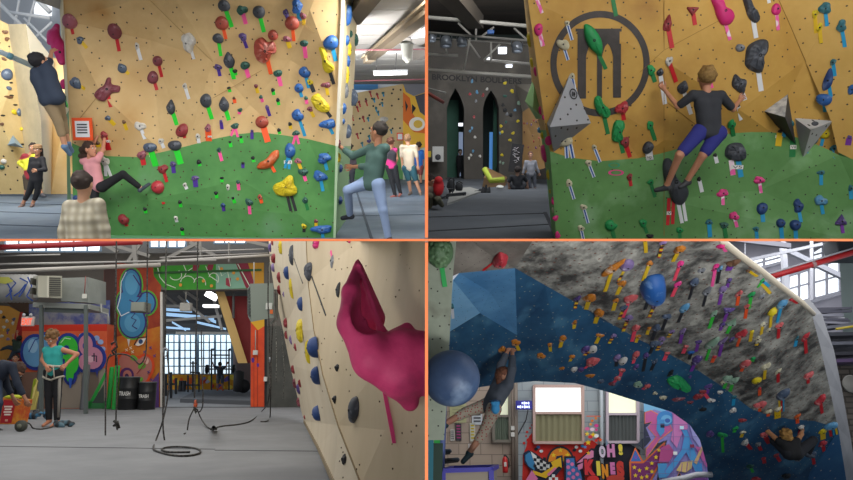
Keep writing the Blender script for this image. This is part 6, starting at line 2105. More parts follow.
 rope(R,[(147.5,236),(147,300),(146.4,345),(144.5,358),(139.5,364),(133,358),(126,354.5),(116,354),(109,357)],11.2,'rope hanging across the blue mural and sagging towards the knotted device')
 rope(R,[(166.3,236),(165.6,300),(165.3,350)],10.4,'rope hanging at the white post')
 rope(R,[(163.4,352),(163,390),(163,425),(164.5,440),(165.5,445)],10.2,'straight strand below the carabiner of the white post rope')
 rope(R,[(167,352),(169,375),(168,395),(163,420),(156,440),(153.3,448,'f'),(158,451.5,'f'),(172,455,'f'),(188,455.6,'f'),(199.5,453,'f'),(198,449,'f'),(184,446.8,'f'),(168,447,'f'),(161.5,449.5,'f'),(170,452,'f'),(190,452,'f')],10.2,
'rope looping down onto the mat and lying there in a flat coil')
 o=thing('carabiner',MB().tube([R.W(165.5+2.2*math.cos(a_),352+4.2*math.sin(a_),10.3) for a_ in[i_*.63 for i_ in range(11)]],.011,mat('#9a9ca0',.3,metal=.8),6),R,'metal carabiner on the rope at the white post','carabiner')
 link('gate',MB().tube([R.W(163.6,349,10.3),R.W(163.4,356,10.3)],.013,mat('#55585c',.3),6),R,parent=o)
 thing('rope_bundle',MB().tube([R.W(190.5,450,9.4),R.W(192,452.6,9.3),R.W(194,450,9.4),R.W(191,449,9.4),R.W(193,453,9.3)],.022,mat('#26241f',.8),6),R,'small knot at the end of the floor coil','knot')
 rope(R,[(197.8,236),(197,300),(195.6,350),(194.6,398)],12.2,'long rope hanging in the middle of the opening')
 rope(R,[(201.3,330),(201.6,360),(203,400),(201,410),(198,412)],12.2,'short second strand beside the middle rope')
 rope(R,[(194.4,408),(189.5,418),(187.6,428),(187.4,432),(184.2,433.6,'f')],12,'frayed tail hanging below the middle rope')
 rope(R,[(197.5,410),(202,420),(210,428.5,'f'),(222,426,'f'),(240,424,'f'),(252,420,'f'),(262,411,'f'),(268.4,400),(269.6,370),(269.2,330),(268,300),(268.5,262)],13.4,
'rope running from the middle knot over the mat and up beside the heater')
 rope(R,[(260.5,421.5,'f'),(267,421,'f'),(270,417,'f'),(270.6,400),(271,360),(272.5,324)],13.2,'rope with its end curled on the mat before the dark panel')
 rope(R,[(281,326),(284.5,372),(283,400)],15.5,'thin cord hanging on the dark panel, nearest the plywood wall',r=.008,c='#8a8a84')
 rope(R,[(276,322),(276.6,360),(276,382)],15.5,'thin pale cord hanging on the dark panel, nearest the heater',r=.008,c='#a8a8a0')
 o=thing('belay_device',MB().ball(R.W(195.5,404,12.1),.045,mat('#c8552c',.5,'#2a2a2c',20,.9),2,(.8,.8,1.7)),R,'orange and black knot device on the middle rope','device')
 link('knot',MB().tube([R.W(193.6,407,12),R.W(197.6,410,12),R.W(196,413,12),R.W(194.5,408.5,12)],.018,mat('#26241f',.8),6),R,parent=o)
 thing('rope_bundle',MB().tube([R.F(211,429,.03),R.F(215,428,.09),R.F(213,429.5,.05),R.F(216,429,.03),R.F(213.4,427,.24),R.F(213,428,.04)],.022,mat('#26241f',.8),6),R,'loose knot lying on the mat between the middle rope and orange pier','knot')
 o=thing('carabiner',MB().tube([R.W(270.5,357+k_*2.5,13.3) for k_ in range(3)],.03,mat('#8d9094',.3,metal=.7),6),R,'metal clip on the ropes beside the dark panel','carabiner')
 # ---- gear and bag
 b=R.F(9.5,424)
 m=R.mpp(b.y)
 A4=[b+V((-11*m,0,0)),b+V((8*m,0,.0)),b+V((11*m,.0,23*m)),b+V((-12*m,0,25*m))]
 mb=MB().hexa(A4,[q+V((.02,.28,0)) for q in A4],mat('#c8501c',.6,'#d8902c',6,.6))
 o=thing('snack_bag',mb,R,'red and orange printed carrier bag on the mat by the bending person','bag')
 t=MB()
 F4=[b+V((-9*m,-.008,1*m)),b+V((2*m,-.008,1*m)),b+V((4*m,-.008,22*m)),b+V((-8*m,-.008,23*m))]
 t.add(F4,[(0,1,2,3)],mat('#a81420',.6))
 for k,(w_,z) in enumerate(((8,16.5),(6.5,14),(8,11.5),(6,9))):
  t.box(b+V((-2.6*m,-.014,z*m)),(w_*m,.004,1.5*m),mat('#ecd8cc',.6))
 t.box(b+V((-3*m,-.014,3.6*m)),(2.6*m,.004,2*m),mat('#d8a48c',.6))
 link('printed_panel',t,R,parent=o)
 link('lime_cloth',MB().ball(b+V((-1*m,.1,25.5*m)),9*m,mat('#b8c030',.8),2,(1.1,.8,.25)),R,parent=o)
 def pile(nm,px,py,r_,cs,lb,cat,seed):
  rr=random.Random(seed)
  base=R.F(px,py)
  m=R.mpp(base.y)
  S=SDF()
  for i in range(9):
   a_=base+V((rr.uniform(-1,1)*r_*m,rr.uniform(-.1,.1),rr.uniform(.03,r_*.7*m)))
   d_=V((rr.uniform(-1,1),rr.uniform(-.5,.5),rr.uniform(-.3,.5)))*r_*.5*m
   S.cone(a_,a_+d_,.05,.03,.03)
  v_,f_=S.build(.016)
  return thing(nm,MB().add(v_,f_,mat(cs[0],.7,cs[1],7,.8,detail=1),True),R,lb,cat),base,m
 pile('gear_heap',36,419,9,('#1e2024','#3f7aa0'),'heap of black and blue climbing gear behind the woman in teal','gear',2)
 pile('climbing_shoe',62,427,6,('#24282c','#4c6a78'),'dark climbing shoes lying beside the bare feet of the woman in teal','shoes',5)
 base=R.F(20.5,431.5)
 m=R.mpp(base.y)
 o=thing('rope_disc',MB().lathe([(5.2*m,-.04),(5.4*m,0),(5.2*m,.04)],base+V((0,0,5.3*m)),(.1,1,0),mat('#3f4038',.7),24),R,'round olive disc standing on edge on the mat','disc')
 link('hub',MB().lathe([(2.2*m,-.055),(2.3*m,.0)],base+V((0,0,5.3*m)),(.1,1,0),mat('#6a6c5c',.6),16),R,parent=o)
 rope(R,[(25,422),(30,424),(33,428,'f'),(40,429,'f'),(47,428,'f'),(52,427,'f')],12.2,'dark strap trailing from the olive disc to the bare feet',name='strap')
 # ---- people
 w,q,T,H=person(R,'woman in a teal tank top and black trousers looking down to tie her harness',
dict(head=(52,338.5),sL=(46,350),sR=(60,349),eL=(42.5,360),wL=(46.5,367,-.15),eR=(77,354),wR=(66,364.5,-.15),hL=(49.5,372),hR=(57.5,372),kL=(48.6,395),aL=(49,420),tL=(43,425.5,-.25),kR=(57.4,395),aR=(57,420.5),tR=(51,426.5,-.25)),
13.0,s=1.02,face=(-.1,-1,-.75),up=(0,0,1),skin='#b87a5c',hair=('curly','#5a3e22','#7e5c34'),top=('#2c9c96',0),bottom=('#17181c',1.92),shoes=None,res=.012,curl=(1.0,1.0),hd=1.18)
 hb=MB()
 wst=(q['hL']+q['hR'])/2+V((0,0,.11))
 ringp=[wst+V((.155*math.cos(a_),.125*math.sin(a_),.01*math.sin(2*a_))) for a_ in[i_*math.pi/10 for i_ in range(21)]]
 hb.tube(ringp,.022,mat('#b4aea0',.7),6)
 for sg,k in((-1,'L'),(1,'R')):
  c_=q['h'+k].lerp(q['k'+k],.28)
  hb.tube([c_+V((.105*math.cos(a_),.105*math.sin(a_),.04*math.cos(a_)*sg)) for a_ in[i_*math.pi/8 for i_ in range(17)]],.018,mat('#b4aea0',.7),6)
  hb.tube([wst+V((sg*.05,-.13,0)),c_+V((0,-.11,0))],.012,mat('#b4aea0',.7),6)
 link('harness',hb,R,parent=w)
 sp=MB()
 a_,b_,c_=q['hR']+V((.075,-.055,-.08)),q['kR']+V((.055,-.045,0)),q['aR']+V((.035,-.035,.06))
 sp.tube([a_,b_,c_],[.03,.026,.02],mat('#8c8880',.8),8)
 link('side_stripe',sp,R,parent=w)
 person(R,'person in a dark navy jacket bending down to the red and orange bag',
dict(head=(17,371),sL=(3,364,.1),sR=(12,366,-.1),eL=(6,384,.2),wL=(14,399,.2),eR=(17.5,384,-.1),wR=(26,400,-.05),hL=(-9,377),hR=(-5,378),kL=(-7,403,-.2),aL=(-9,426),tL=(-3,430),kR=(-2,403,-.3),aR=(-5,427),tR=(1,431)),
12.0,s=1.05,face=(.55,-.2,-.8),up=(.8,0,.5),skin='#9c6a50',hair=('bob','#3a2418'),top=('#1c2434',1.55),bottom=('#24344c',2),shoes='#22242a',res=.013,fat=1.05,curl=(.9,.9))
 person(R,'distant climber in a dark green shirt hanging on the corner climbing wall',
dict(head=(19.5,339),sL=(15,342.5),sR=(20,344),eL=(13.4,340),wL=(13.2,336.5),eR=(17.5,338),wR=(17,333),hL=(14.5,348.5),hR=(19,350),kL=(8.5,347),aL=(3,348.5),tL=(1,350),kR=(13,353),aR=(10,358),tR=(8,359)),
19.7,s=.75,face=(-.4,.9,.2),skin='#b07a5c',hair=('short','#1c1a18'),top=('#26382e',.9),bottom=('#2a3848',1.9),res=.016)
 person(R,'distant person in a dark shirt below the corner climber',
dict(head=(15.5,358.5),sL=(12,363.5),sR=(19,363.5),eL=(10.5,369),wL=(11,375),eR=(20.5,369),wR=(20,375),hL=(13,375),hR=(18,375),kL=(13,387),aL=(13,400),tL=(12,402,-.1),kR=(18,387),aR=(18,400),tR=(18,402,-.1)),
19.5,s=.92,face=(.3,-1,0),skin='#b07a5c',hair=('short','#2a1c14'),top=('#232830',.9),bottom=('#26282c',2),res=.016)
 person(R,'man in a dark T-shirt and grey shorts standing at the rack in the training area',
dict(head=(220,364.5),sL=(217.2,368),sR=(223,368),eL=(214,366.5),wL=(213,363.8),eR=(226,366.5),wR=(227,363.8),hL=(218.2,376.5),hR=(222,376.5),kL=(217.8,383),aL=(217.6,389.6),tL=(217.4,390.8),kR=(222.4,383),aR=(222.8,389.6),tR=(223,390.8)),
36,s=1.0,face=(0,1,0),skin='#b07a5c',hair=('short','#2c241e'),top=('#30343e',.8),bottom=('#5a5e68',.9),shoes='#c85a2c',res=.026)
 flush_light(-4.6,11.5,8.0,12.0,430,(1,.98,.95))  # unseen fill lights added under the slab and in front
 flush_light(-5.6,17.2,10.0,4.0,300,(1,.97,.93))
 flush_light(-11.5,33,12.0,22.0,2400,(.92,.96,1))
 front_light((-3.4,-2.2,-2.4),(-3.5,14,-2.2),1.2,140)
 # ================================================================== ROOM 4 (lower right): the cave
R4=Room('r4',450,1.5)
def star(cx,cy,r,rot=0.0):
 return[(cx+(r if i%2==0 else r*.45)*math.sin(i*math.pi/5+rot),cy-(r if i%2==0 else r*.45)*math.cos(i*math.pi/5+rot)) for i in range(10)]
def room4():
 R=R4
 Yf=lambda x,y:6.4+(y-240)*.0305+max(0,x-760)*.004
 rock=mat('#3f3d3a',.75,'#b4b1a6',4.2,.6,bump=.8,dots=7,dotsize=.085,dotcol=(.16,.05,.03,1),hex3='#2c2a28',scale3=3.0,detail=8,streak=(1.0,.55,.55),dotdiag=.8)
 blue=mat('#1b4468',.6,'#2f6488',1.6,.5,dots=6,dotsize=.05,dotcol=(.45,.42,.25,1),hex3='#4d7f9c',scale3=2.6,detail=6,streak=(1.2,.6,.7),dotdiag=.7)
 edge=[(515,268),(545,285),(580,305),(612,324),(640,340),(665,352),(690,365),(720,385),(750,408),(765,414),(790,419),(815,421),(838,428)]
 mb=MB()
 curve=[(713,228),(722,243),(738,256),(760,272),(780,288),(800,303),(812,315),(820,345),(829,385),(838,428)]
 panel(mb,R,[(536,228)]+[(533,240)]+edge[:-1]+curve[::-1],Yf,rock,
inner=[(600,262,Yf(0,262)-.2),(660,300,Yf(0,300)-.15),(700,262,Yf(0,262)+.1),(760,340,Yf(0,340)-.2),(780,300,Yf(0,300)+.1),(720,350,Yf(0,350)-.12),(795,385,Yf(795,385)-.1),(640,250,Yf(0,250))])
 low=[(846,484),(806,484),(709,484),(707,465),(700,440),(690,425),(672,412),(640,402),(605,391),(575,383),(535,381),(500,384),(449,392),(449,332),(480,313),(517,335)]
 panel(mb,R,edge+[(846,484)]+low[1:],Yf,blue,inner=[(560,350,Yf(0,350)-.15),(640,375,Yf(0,375)-.1),(730,430,Yf(0,430)-.15),(600,320,Yf(0,320)+.05),(770,450,Yf(770,450)-.15),(790,440,Yf(790,440)-.05)])
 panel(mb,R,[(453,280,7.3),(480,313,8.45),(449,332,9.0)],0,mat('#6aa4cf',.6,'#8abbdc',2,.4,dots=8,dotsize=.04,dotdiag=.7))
 panel(mb,R,[(459,273,7.2),(515,268,7.25),(517,335,9.2),(480,313,8.45),(453,280,7.3)],0,mat('#4279a8',.6,'#6298c2',1.8,.45,dots=8,dotsize=.04,dotdiag=.7),inner=[(490,292,7.9)])  # facet catching more light: brightness painted in as a paler blue
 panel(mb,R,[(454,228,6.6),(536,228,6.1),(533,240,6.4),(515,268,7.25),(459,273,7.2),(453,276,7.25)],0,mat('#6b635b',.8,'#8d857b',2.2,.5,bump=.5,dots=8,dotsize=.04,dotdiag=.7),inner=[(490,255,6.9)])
 panel(mb,R,[(838.5,430),(847,484),(806,484),(810,472)],lambda x,y:Yf(x,y)-.03,mat('#2a5f90',.6,'#3b719c',2,.4,dots=5,dotsize=.06,dotcol=(.5,.5,.4,1)))
 # smooth side strip
 smooth=mat('#8e8e92',.6,'#a0a0a4',1,.4)
 P=[(800,303),(812,315),(820,345),(829,385),(838,428),(847,484)]
 Q=[(808,298),(822,314),(834,350),(843,395),(851,440),(858,484)]
 vs=[R.W(a,b,Yf(a,b)) for a,b in P]+[R.W(a,b,Yf(a,b)+.55) for a,b in Q]
 mb.add(vs,[(i,i+1,7+i,6+i) for i in range(5)],smooth)
 struct('wall_overhang',mb,R,'huge overhanging grey rock-textured climbing wall above a blue-painted base',loc=R.W(760,484,13))
 register(R,mb,'cave')
 rim=MB()
 cs=[(a,b) for a,b in curve[:7]]
 rim.tube([R.W(a+1.2,b-1.2,Yf(a,b)+.03) for a,b in cs],.035,mat('#c4b8a2',.5),8)
 struct('trim_1',rim,R,'pale plywood rim along the top curve of the overhang',loc=R.W(780,288,8))
 # left pillar
 mb=MB()
 panel(mb,R,[(400,228),(457,228),(456,245),(453,274),(450,332),(447,400),(444,440),(400,440)],6.5,mat('#828a7a',.7,'#9aa18f',2.2,.45,dots=9,dotsize=.07,hex3='#6c6a5c',scale3=3))
 struct('wall_left',mb,R,'grey-green painted pillar wall beside the divider',loc=R.W(437,440,6.5))
 register(R,mb,'pillar')
 # ---- back wall of blocks
 YB=14.0
 mb=MB()
 bm=brickmat('#b8a492','#ab998a','#887a6e',.42,.2,.008)
 bl=brickmat('#a3abad','#98a2a6','#858c90',.42,.2,.008)
 f=lambda a,b:R.W(a,b,YB)
 mb.add([f(400,340),f(513,340),f(516,500),f(400,500)],[(0,1,2,3)],bm)
 mb.add([f(513,340),f(760,340),f(760,500),f(516,500)],[(0,1,2,3)],bl)
 struct('wall_back',mb,R,'beige and pale blue blockwork wall under the overhang',loc=f(560,499))
 def win(n,x0,x1,y0,y1,ym,lb,frame,cc,top_emit=1.0):
  m=MB()
  m.add([R.W(x0,y0,YB-.03),R.W(x1,y0,YB-.03),R.W(x1,ym,YB-.03),R.W(x0,ym,YB-.03)],[(0,1,2,3)],mat('#eef0ee' if top_emit>.8 else '#d8dcc0',.5,emit=top_emit))
  o=struct('window_%d'%n,m,R,lb)
  fr=MB()
  Z=YB-.08
  for a,b,w_ in(((x0-1,y0),(x1+1,y0),.05),((x0-1,y1),(x1+1,y1),.05),((x0,ym),(x1,ym),.045)):
   fr.bar(R.W(*a,Z),R.W(*b,Z),.1,w_,mat(frame,.6))
  for x in(x0-.6,x1+.6):
   fr.bar(R.W(x,y0,Z),R.W(x,y1,Z),.05,.1,mat(frame,.6))
  link('window_frame',fr,R,parent=o)
  k=26
  cu=[]
  for j,y in enumerate((ym+.6,(ym+y1)/2,y1-.8)):
   cu.append([R.W(x0+.5+(x1-x0-1)*i/k,y,YB-.05-.025*(1+math.sin(i*1.9+j*.3))) for i in range(k+1)])
  link('curtain',MB().grid(cu,mat(cc,.8)),R,parent=o,fix=False)
  return o
 win(1,534.5,582,386,442.5,413,'white-blinded window with khaki curtains in the middle of the block wall','#c8a89c','#8c8766')
 win(2,607.5,637,380,442,414,'window with dark curtains beside the mural, half hidden by the overhang','#c4b4bc','#565a58',.75)
 win(3,494,509,388,441,416,'narrow window behind the hanging woman','#7c7468','#6d7868',.5)
 # conduits
 for x,c,w_,lb in((515.5,'#7e7266',.05,'brown conduit beside the lit sign, thicker one'),(512.8,'#8a7c70',.03,'brown conduit beside the lit sign, thinner one'),(601.5,'#b4bcc0',.035,'pale pipe between the two curtained windows')):
  thing('conduit',MB().tube([R.W(x-.5,372,YB-.1),R.W(x,430,YB-.1),R.W(x+.4,484,YB-.1)],w_,mat(c,.5),8),R,lb,'pipe')
  # led sign
 m=R.mpp(13.7)
 c=R.W(524,405,13.7)
 o=thing('led_sign',MB().box(c,(16*m,.08,8.6*m),mat('#1a1870',.4,emit=.55),bev=.015),R,'small dark blue lit display with two rows of white text','sign')
 t=MB()
 rr=random.Random(8)
 add_text(t,'12:45',c+V((.03,-.05,1.6*m)),V((1,0,0)),V((0,0,1)),8*m,2.6*m,mat('#c8d4ff',.4,emit=2.2),.01) if False else None
 for row,(z,n) in enumerate(((1.7,4),(-1.8,6))):
  for i in range(n):
   x=(-6+(4 if row==0 else 0)+i*2.1)*m
   t.box(c+V((x,-.05,z*m)),((1.5 if(i+row)%3 else.9)*m,.01,(2.4 if i%2 else 1.8)*m),mat('#c8d4ff',.4,emit=2.0))
 link('display_text',t,R,parent=o)
 link('cable',MB().tube([R.W(528,410,13.8),R.W(526,420,13.85),R.W(520,431,13.9),R.W(517,436,13.9)],.012,mat('#3a3a3c',.5),6),R,parent=o)
 # posters
 for x,y,w_,h_,c_,lb,d in((452.5,435,4.2,10.5,'#c8c4bc','small white notice on the block wall, nearest the divider','#5a5a5e'),(458.5,432,5.6,16,'#3a3a40','dark poster with a pink edge beside the small white notice','#a83c78'),(477,415,10,18,'#c8ccd0','printed white sheet behind the hanging woman','#4a4a50'),
(472.5,432,5,17,'#c4c4b8','sheet with a yellow corner behind her lower leg','#c8b020'),(471,447,5,6,'#d8d8d4','little white sheet at her foot','#b87a6c'),(458,413,16,18,'#b4b286','khaki paper board behind the thigh of the hanging woman','#a0a078')):
  cc=R.W(x,y,YB-.02)
  mm=R.mpp(YB)
  o=thing('wall_poster',MB().box(cc,(w_*mm,.02,h_*mm),mat(c_,.7)),R,lb,'poster')
  t=MB()
  for k in range(5):
   t.box(cc+V((0,-.014,(h_*.36-k*h_*.17)*mm)),(w_*.68*mm,.006,h_*.08*mm),mat(d,.7))
  link('printing',t,R,parent=o)
  # switches
 for y,lb in((428,'upper'),(434.5,'lower')):
  thing('socket_plate',MB().box(R.W(512.6,y,YB-.16),(.07,.04,.08),mat('#d8d4cc',.5),bev=.008),R,lb+' white socket plate beside the conduit','socket')
  # fire extinguisher
 c=R.W(505.3,473,13.7)
 mm=R.mpp(13.7)
 o=thing('fire_extinguisher',MB().lathe([(.01,0),(2.6*mm,.01),(2.7*mm,.05),(2.7*mm,12*mm),(1.6*mm,14.5*mm),(.9*mm,15*mm)],c,(0,0,1),mat('#c01c1c',.35),18),R,'red fire extinguisher on the block wall under the narrow window','fire extinguisher')
 link('valve',MB().box(c+V((0,0,16*mm)),(2.2*mm,.03,2*mm),mat('#2a2a2c',.4),bev=.005),R,parent=o)
 link('hose',MB().tube([c+V((1.2*mm,0,16*mm)),c+V((3.4*mm,-.03,13*mm)),c+V((3.4*mm,-.03,5*mm))],.012,mat('#1c1c1e',.5),6),R,parent=o)
 link('label',MB().box(c+V((0,-2.75*mm,8*mm)),(2.4*mm,.006,4*mm),mat('#d8d0c8',.6)),R,parent=o)
 link('bracket',MB().box(c+V((0,.1,10*mm)),(.03,.16,.03),mat('#55585a',.5)),R,parent=o)
 # blue-framed box
 T4=[R.W(443,471.5,8.6),R.W(491,470,8.6),R.W(497,467,9.9),R.W(452,468.5,9.9)]
 mb=MB().hexa([V((q.x,q.y,-R.h)) for q in T4],T4,mat('#a39684',.6))
 o=thing('storage_bench',mb,R,'beige box with bright blue-violet edges under the hanging woman','box')
 eb=MB()
 for k in range(4):
  eb.bar(T4[k]+V((0,0,.01)),T4[(k+1)%4]+V((0,0,.01)),.055,.05,mat('#3b36a8',.5))
 for q_ in T4[:2]:
  eb.bar(q_,V((q_.x,q_.y,-R.h)),.06,.06,mat('#3b36a8',.5))
 link('blue_edging',eb,R,parent=o)
 # mats and shelf at left
 for x0,x1,y0,y1,c_,yy,nm,lb in((424,434,398,490,'#1f6f80',8.0,'hanging_mat','teal mat hanging beside the divider under the slate ball'),(434,441,400,443,'#17a03a',8.2,'hanging_mat','bright green mat hanging beside the teal one'),(433,443,443,490,'#1c3a2c',8.3,'hanging_mat','dark green mat under the bright green one')):
  q=[R.W(x0,y0,yy),R.W(x1,y0,yy),R.W(x1-1,y1,yy),R.W(x0,y1,yy)]
  thing(nm,MB().hexa(q,[v+V((0,.12,0)) for v in q],mat(c_,.6)),R,lb,'mat')
 thing('padded_post',MB().tube([R.W(443.5,404,9.2),R.W(440.5,484,9.2)],.045,mat('#5a6aa0',.5),10),R,'blue-grey padded post beside the green mats','post')
 o=thing('shoe_shelf',MB().bar(R.W(441,463,11.5),R.W(458,461,11.5),.3,.03,mat('#2c2c2e',.5)),R,'dark shelf with dark shoes behind the blue-edged box','shelf')
 link('upper_board',MB().bar(R.W(441,454,11.5),R.W(450,453,11.5),.3,.03,mat('#2c2c2e',.5)),R,parent=o)
 link('upright',MB().bar(R.W(441,440,11.6),R.W(440.5,484,11.6),.04,.04,mat('#2c2c2e',.5)),R,parent=o)
 for k,(x,y) in enumerate(((443,451.5),(447,451),(443.5,460.5),(449,460),(455,459.5))):
  S=SDF()
  c=R.W(x,y,11.4)
  S.cone(c+V((-.03,0,0)),c+V((.04,0,.0)),.03,.035,.02)
  a,b=S.build(.012)
  tag(link('shelved_shoe',MB().add(a,b,mat(('#1c1d20','#2c3440','#24201e')[k%3],.6),True),R),'dark shoe on the shelf behind the blue-edged box','shoe','dark shoes on the shelf')
 thing('shelf_bottle',MB().lathe([(.03,0),(.03,.1),(.012,.13)],R.W(441.6,446,11.4),(0,0,1),mat('#2f8ac8',.4),12),R,'small bright blue bottle above the shoe shelf','bottle')
 # ---- mural on the blocks
 p=Paint(R,YB)
 p.poly([(522,484),(523,455),(526,447),(529,436),(533,432),(533,443),(560,445),(584,442.5),(592,440),(600,446),(604,484)],'#d2281c')
 p.poly([(592,484),(592,452),(596,445),(606,443),(630,444),(640,450),(640,484)],'#272a38')
 for x,y,r in((527,432,1.3),(530,428,1),(528,440,1.8),(526,436,1),(532,425,1),(524,443,1.4),(586,434,1.3),(598,438,1.6)):
  p.ell(x,y,r,r,'#d2281c',n=8)
 for x,y,c_ in((538,447,'#3a6ab0'),(541,451,'#f0f0ec'),(536,449,'#1c1c22'),(576,447,'#f0f0ec'),(580,451,'#f0f0ec'),(574,450,'#1c1c22'),(582,446,'#3a8ac8')):
  p.ell(x,y,2,1.6,c_,n=7)
 half=ring_pts(560,462,14,16,18,180,360)
 p.poly(half,'#1c2030').poly(ring_pts(560,462,12,14,18,180,360),'#e88a1a')
 for x,y in((553,455),(560,450),(567,455),(558,458),(564,459)):
  p.poly(star(x,y,2.6),'#f2d02a')
 boom=[(523,453),(528,450),(535,453),(541,458),(548,462),(555,460),(556,456),(562,455),(563,466),(556,475),(546,480),(538,484),(526,484),(530,470),(524,462)]
 p.poly(boom,'#1d2440')
 p.poly([(525,455),(529,452),(534,458),(534,470),(528,466),(525,460)],'#3a86b8').poly([(530,451),(540,459),(549,464),(549,470),(538,470),(533,460)],'#e8e8e4')
 for i in range(5):
  for j in range(5):
   if(i+j)%2:
    x,y=533+i*3.1,454.5+j*3.2+i*.8
    p.poly([(x,y),(x+3,y+.6),(x+3,y+3.6),(x,y+3)],'#1c1c22')
 p.poly([(532,470),(541,473),(552,466),(550,462),(560,457),(561,468),(558,466),(545,478),(533,474)],'#e2b41e').poly([(546,474),(554,467),(556,468),(548,476)],'#e07a9c')
 p.poly([(525,480),(531,470),(537,478),(535,484),(525,484)],'#e27ca8')
 for i in range(3):
  for j in range(3):
   if(i+j)%2:
    p.poly([(548+i*3,474+j*3),(551+i*3,474+j*3),(551+i*3,477+j*3),(548+i*3,477+j*3)],'#e8e8e4')
    # the spotted K
 p.poly([(563,456),(574,456),(575,462),(590,448),(594,449),(594,459),(581,465),(585,484),(563,484)],'#16182a')
 p.poly([(565,458),(573,458),(574,467),(578,466),(582,484),(565,484)],'#3d74b4')
 for x,y in((567,461),(571,464),(567,467),(572,470),(568,473),(576,474),(572,477),(567,479),(578,480)):
  p.ell(x,y,1.9,1.9,'#dd74a6',n=10)
 p.poly([(575,463),(590,450),(592,451),(592,457),(580,462)],'#df86ae').poly(star(587,453,2.4),'#f0b02a').poly([(576,465),(582,462),(581,468),(577,470)],'#df86ae')
 # bubble letters by glyph
 pl=V((1,0,0)),V((0,0,1))
 def glyph(ch,cx,cy,w_,h_,c_,out='#14141c'):
  for e,cc in((1.6,out),(0,c_)):
   p.k+=1
   ctr=R.P(cx,cy,p.o,p.n)+p.n*(.004+.0022*p.k)
   add_text(p.mb,ch,ctr,pl[0],pl[1],(w_+e)*R.mpp(YB),(h_+e)*R.mpp(YB),mat(cc,.75),.08 if e==0 else.13)
 glyph('O',600.5,451.5,6,11,'#d8c8d8')
 glyph('H',609,450.5,7.5,12,'#d88ab8')
 glyph('!',618.5,449.5,4,10,'#e8d24a')
 glyph('K',588,467,10,14,'#d83038')
 glyph('I',596.5,468,3.6,13,'#e8d24a')
 glyph('N',603,471,6,13,'#e8941e')
 glyph('E',610.5,468,4.6,11,'#d878b0')
 glyph('S',618,469,7,15,'#cc3a30')
 p.ell(591,479,6,4,'#d8302c').ell(613,478,9,3.4,'#c04030')
 for x,y,r,c_ in((591,435,3.4,'#f0c81e'),(586,442.5,3,'#f0c81e'),(594,440.5,2.6,'#e0302a'),(590,421,2.2,'#ee7a1c'),(593.6,418.6,2,'#ee8a1c'),(588.5,424.5,2,'#f09a2c'),(585,434,2.6,'#f4d84a'),(594,430,2,'#d83a8c'),(598,440,2.4,'#e85a1c'),(583,447,2,'#4a90cc')):
  p.poly(star(x,y,r),c_)
 for x,y,c_ in((585,429,'#e870a0'),(590,429.5,'#f0d0dc'),(594,426,'#d83a8c'),(588,437,'#d8302c'),(594,436,'#f0ece8')):
  p.ell(x,y,2.4,1.8,c_,n=8)
 p.line([(584,416.6),(598,416.6)],1,'#d8603c')
 for pts,c_ in(([(603,446),(603,438),(606,444)],'#7c90a4'),([(634,444),(640,438),(640,450)],'#3c4250')):
  p.poly(pts,c_)
  # tower with stars
 p.poly([(626,462),(632,447),(640,461),(652,450),(662,441),(657,462),(646,484),(627,484)],'#e0703a').poly([(627.5,461),(632,449.5),(638,461)],'#4272be').ell(632.5,457,1.6,1.8,'#7a5ac0')
 p.poly([(628,463),(640,463),(660,444),(655,462),(644,484),(628,484)],'#7c2c68')
 for x,y in((631,467),(636,470),(632,475),(638,477),(643,468),(648,463),(652,457),(655,450),(643,476),(648,471)):
  p.poly(star(x,y,2.5),'#ecc62c')
  # purple city mural
 p.poly([(640,398),(660,404),(690,416),(712,440),(716,484),(646,484),(658,462),(663,440),(640,448)],'#8f86c4')
 p.poly([(640,400),(652,402),(664,408),(660,413),(650,410),(644,413),(640,412)],'#7cb8dc').poly([(640,412),(640,448),(647,440),(642,428),(650,420)],'#2f3448')
 pk=[(641,413),(647,411),(656,416),(665,424),(668,430),(655,440),(648,450),(642,458),(642,449),(652,437),(644,428),(648,422),(641,424)]
 p.poly(pk,'#c25c98').line(pk,.7,'#e8884a',True)
 p.ell(661,419,8.5,7.5,'#3f84c4').ell(662,420,5.4,4.6,'#6aacd8').ell(663,421,2.6,2.2,'#3a5ca4')
 p.poly([(653,420),(660,420),(660,432),(656,437),(652,430)],'#4a8ec8').poly([(656,424),(660,424),(660,428),(656,428)],'#22283c')
 p.poly([(668,412),(681,417),(683,428),(676,436),(672,448),(666,440),(668,430)],'#ca7ab4').poly([(683,419),(700,430),(706,446),(696,450),(688,438)],'#a4a0d8').poly([(690,446),(706,450),(710,470),(700,466)],'#c25c9c')
 p.poly([(656,448),(664,444),(670,452),(664,462),(654,462)],'#b44a84').poly([(653,463),(662,463),(662,477),(654,477)],'#4a94cc')
 bb=[(660,470),(676,450),(679,436),(676,430),(682,430),(688,446),(697,470),(694,472),(690,472),(681,452),(668,470),(662,477)]
 p.poly(bb,'#4a96d0').line(bb,.5,'#7a5ab0',True).poly([(690,463),(696,463),(697,471),(691,471)],'#3f8ccc')
 p.poly([(671,470),(676,462),(687,460),(686,468),(680,472)],'#d8bc78').line([(677,463),(676,471)],.7,'#9a5aa0').line([(682,462),(681,471)],.7,'#9a5aa0')
 p.poly([(688,462),(697,444),(698,447),(691,464)],'#d0a878')
 p.poly([(651,484),(653,473),(656,484)],'#1f2230').poly([(668,484),(674,471),(679,484)],'#1f2230').line([(668,484),(674,471),(679,484)],.8,'#d8884a').poly([(664,480),(700,474),(704,484),(664,484)],'#6a3c80')
 for a,b in(((641,425),(710,425)),((641,437),(710,437)),((641,449),(712,449)),((641,461),(714,461)),((641,473),(714,473)),((668,405),(668,480)),((684,413),(684,480)),((699,425),(699,480))):
  p.line([a,b],.35,'#70659c')
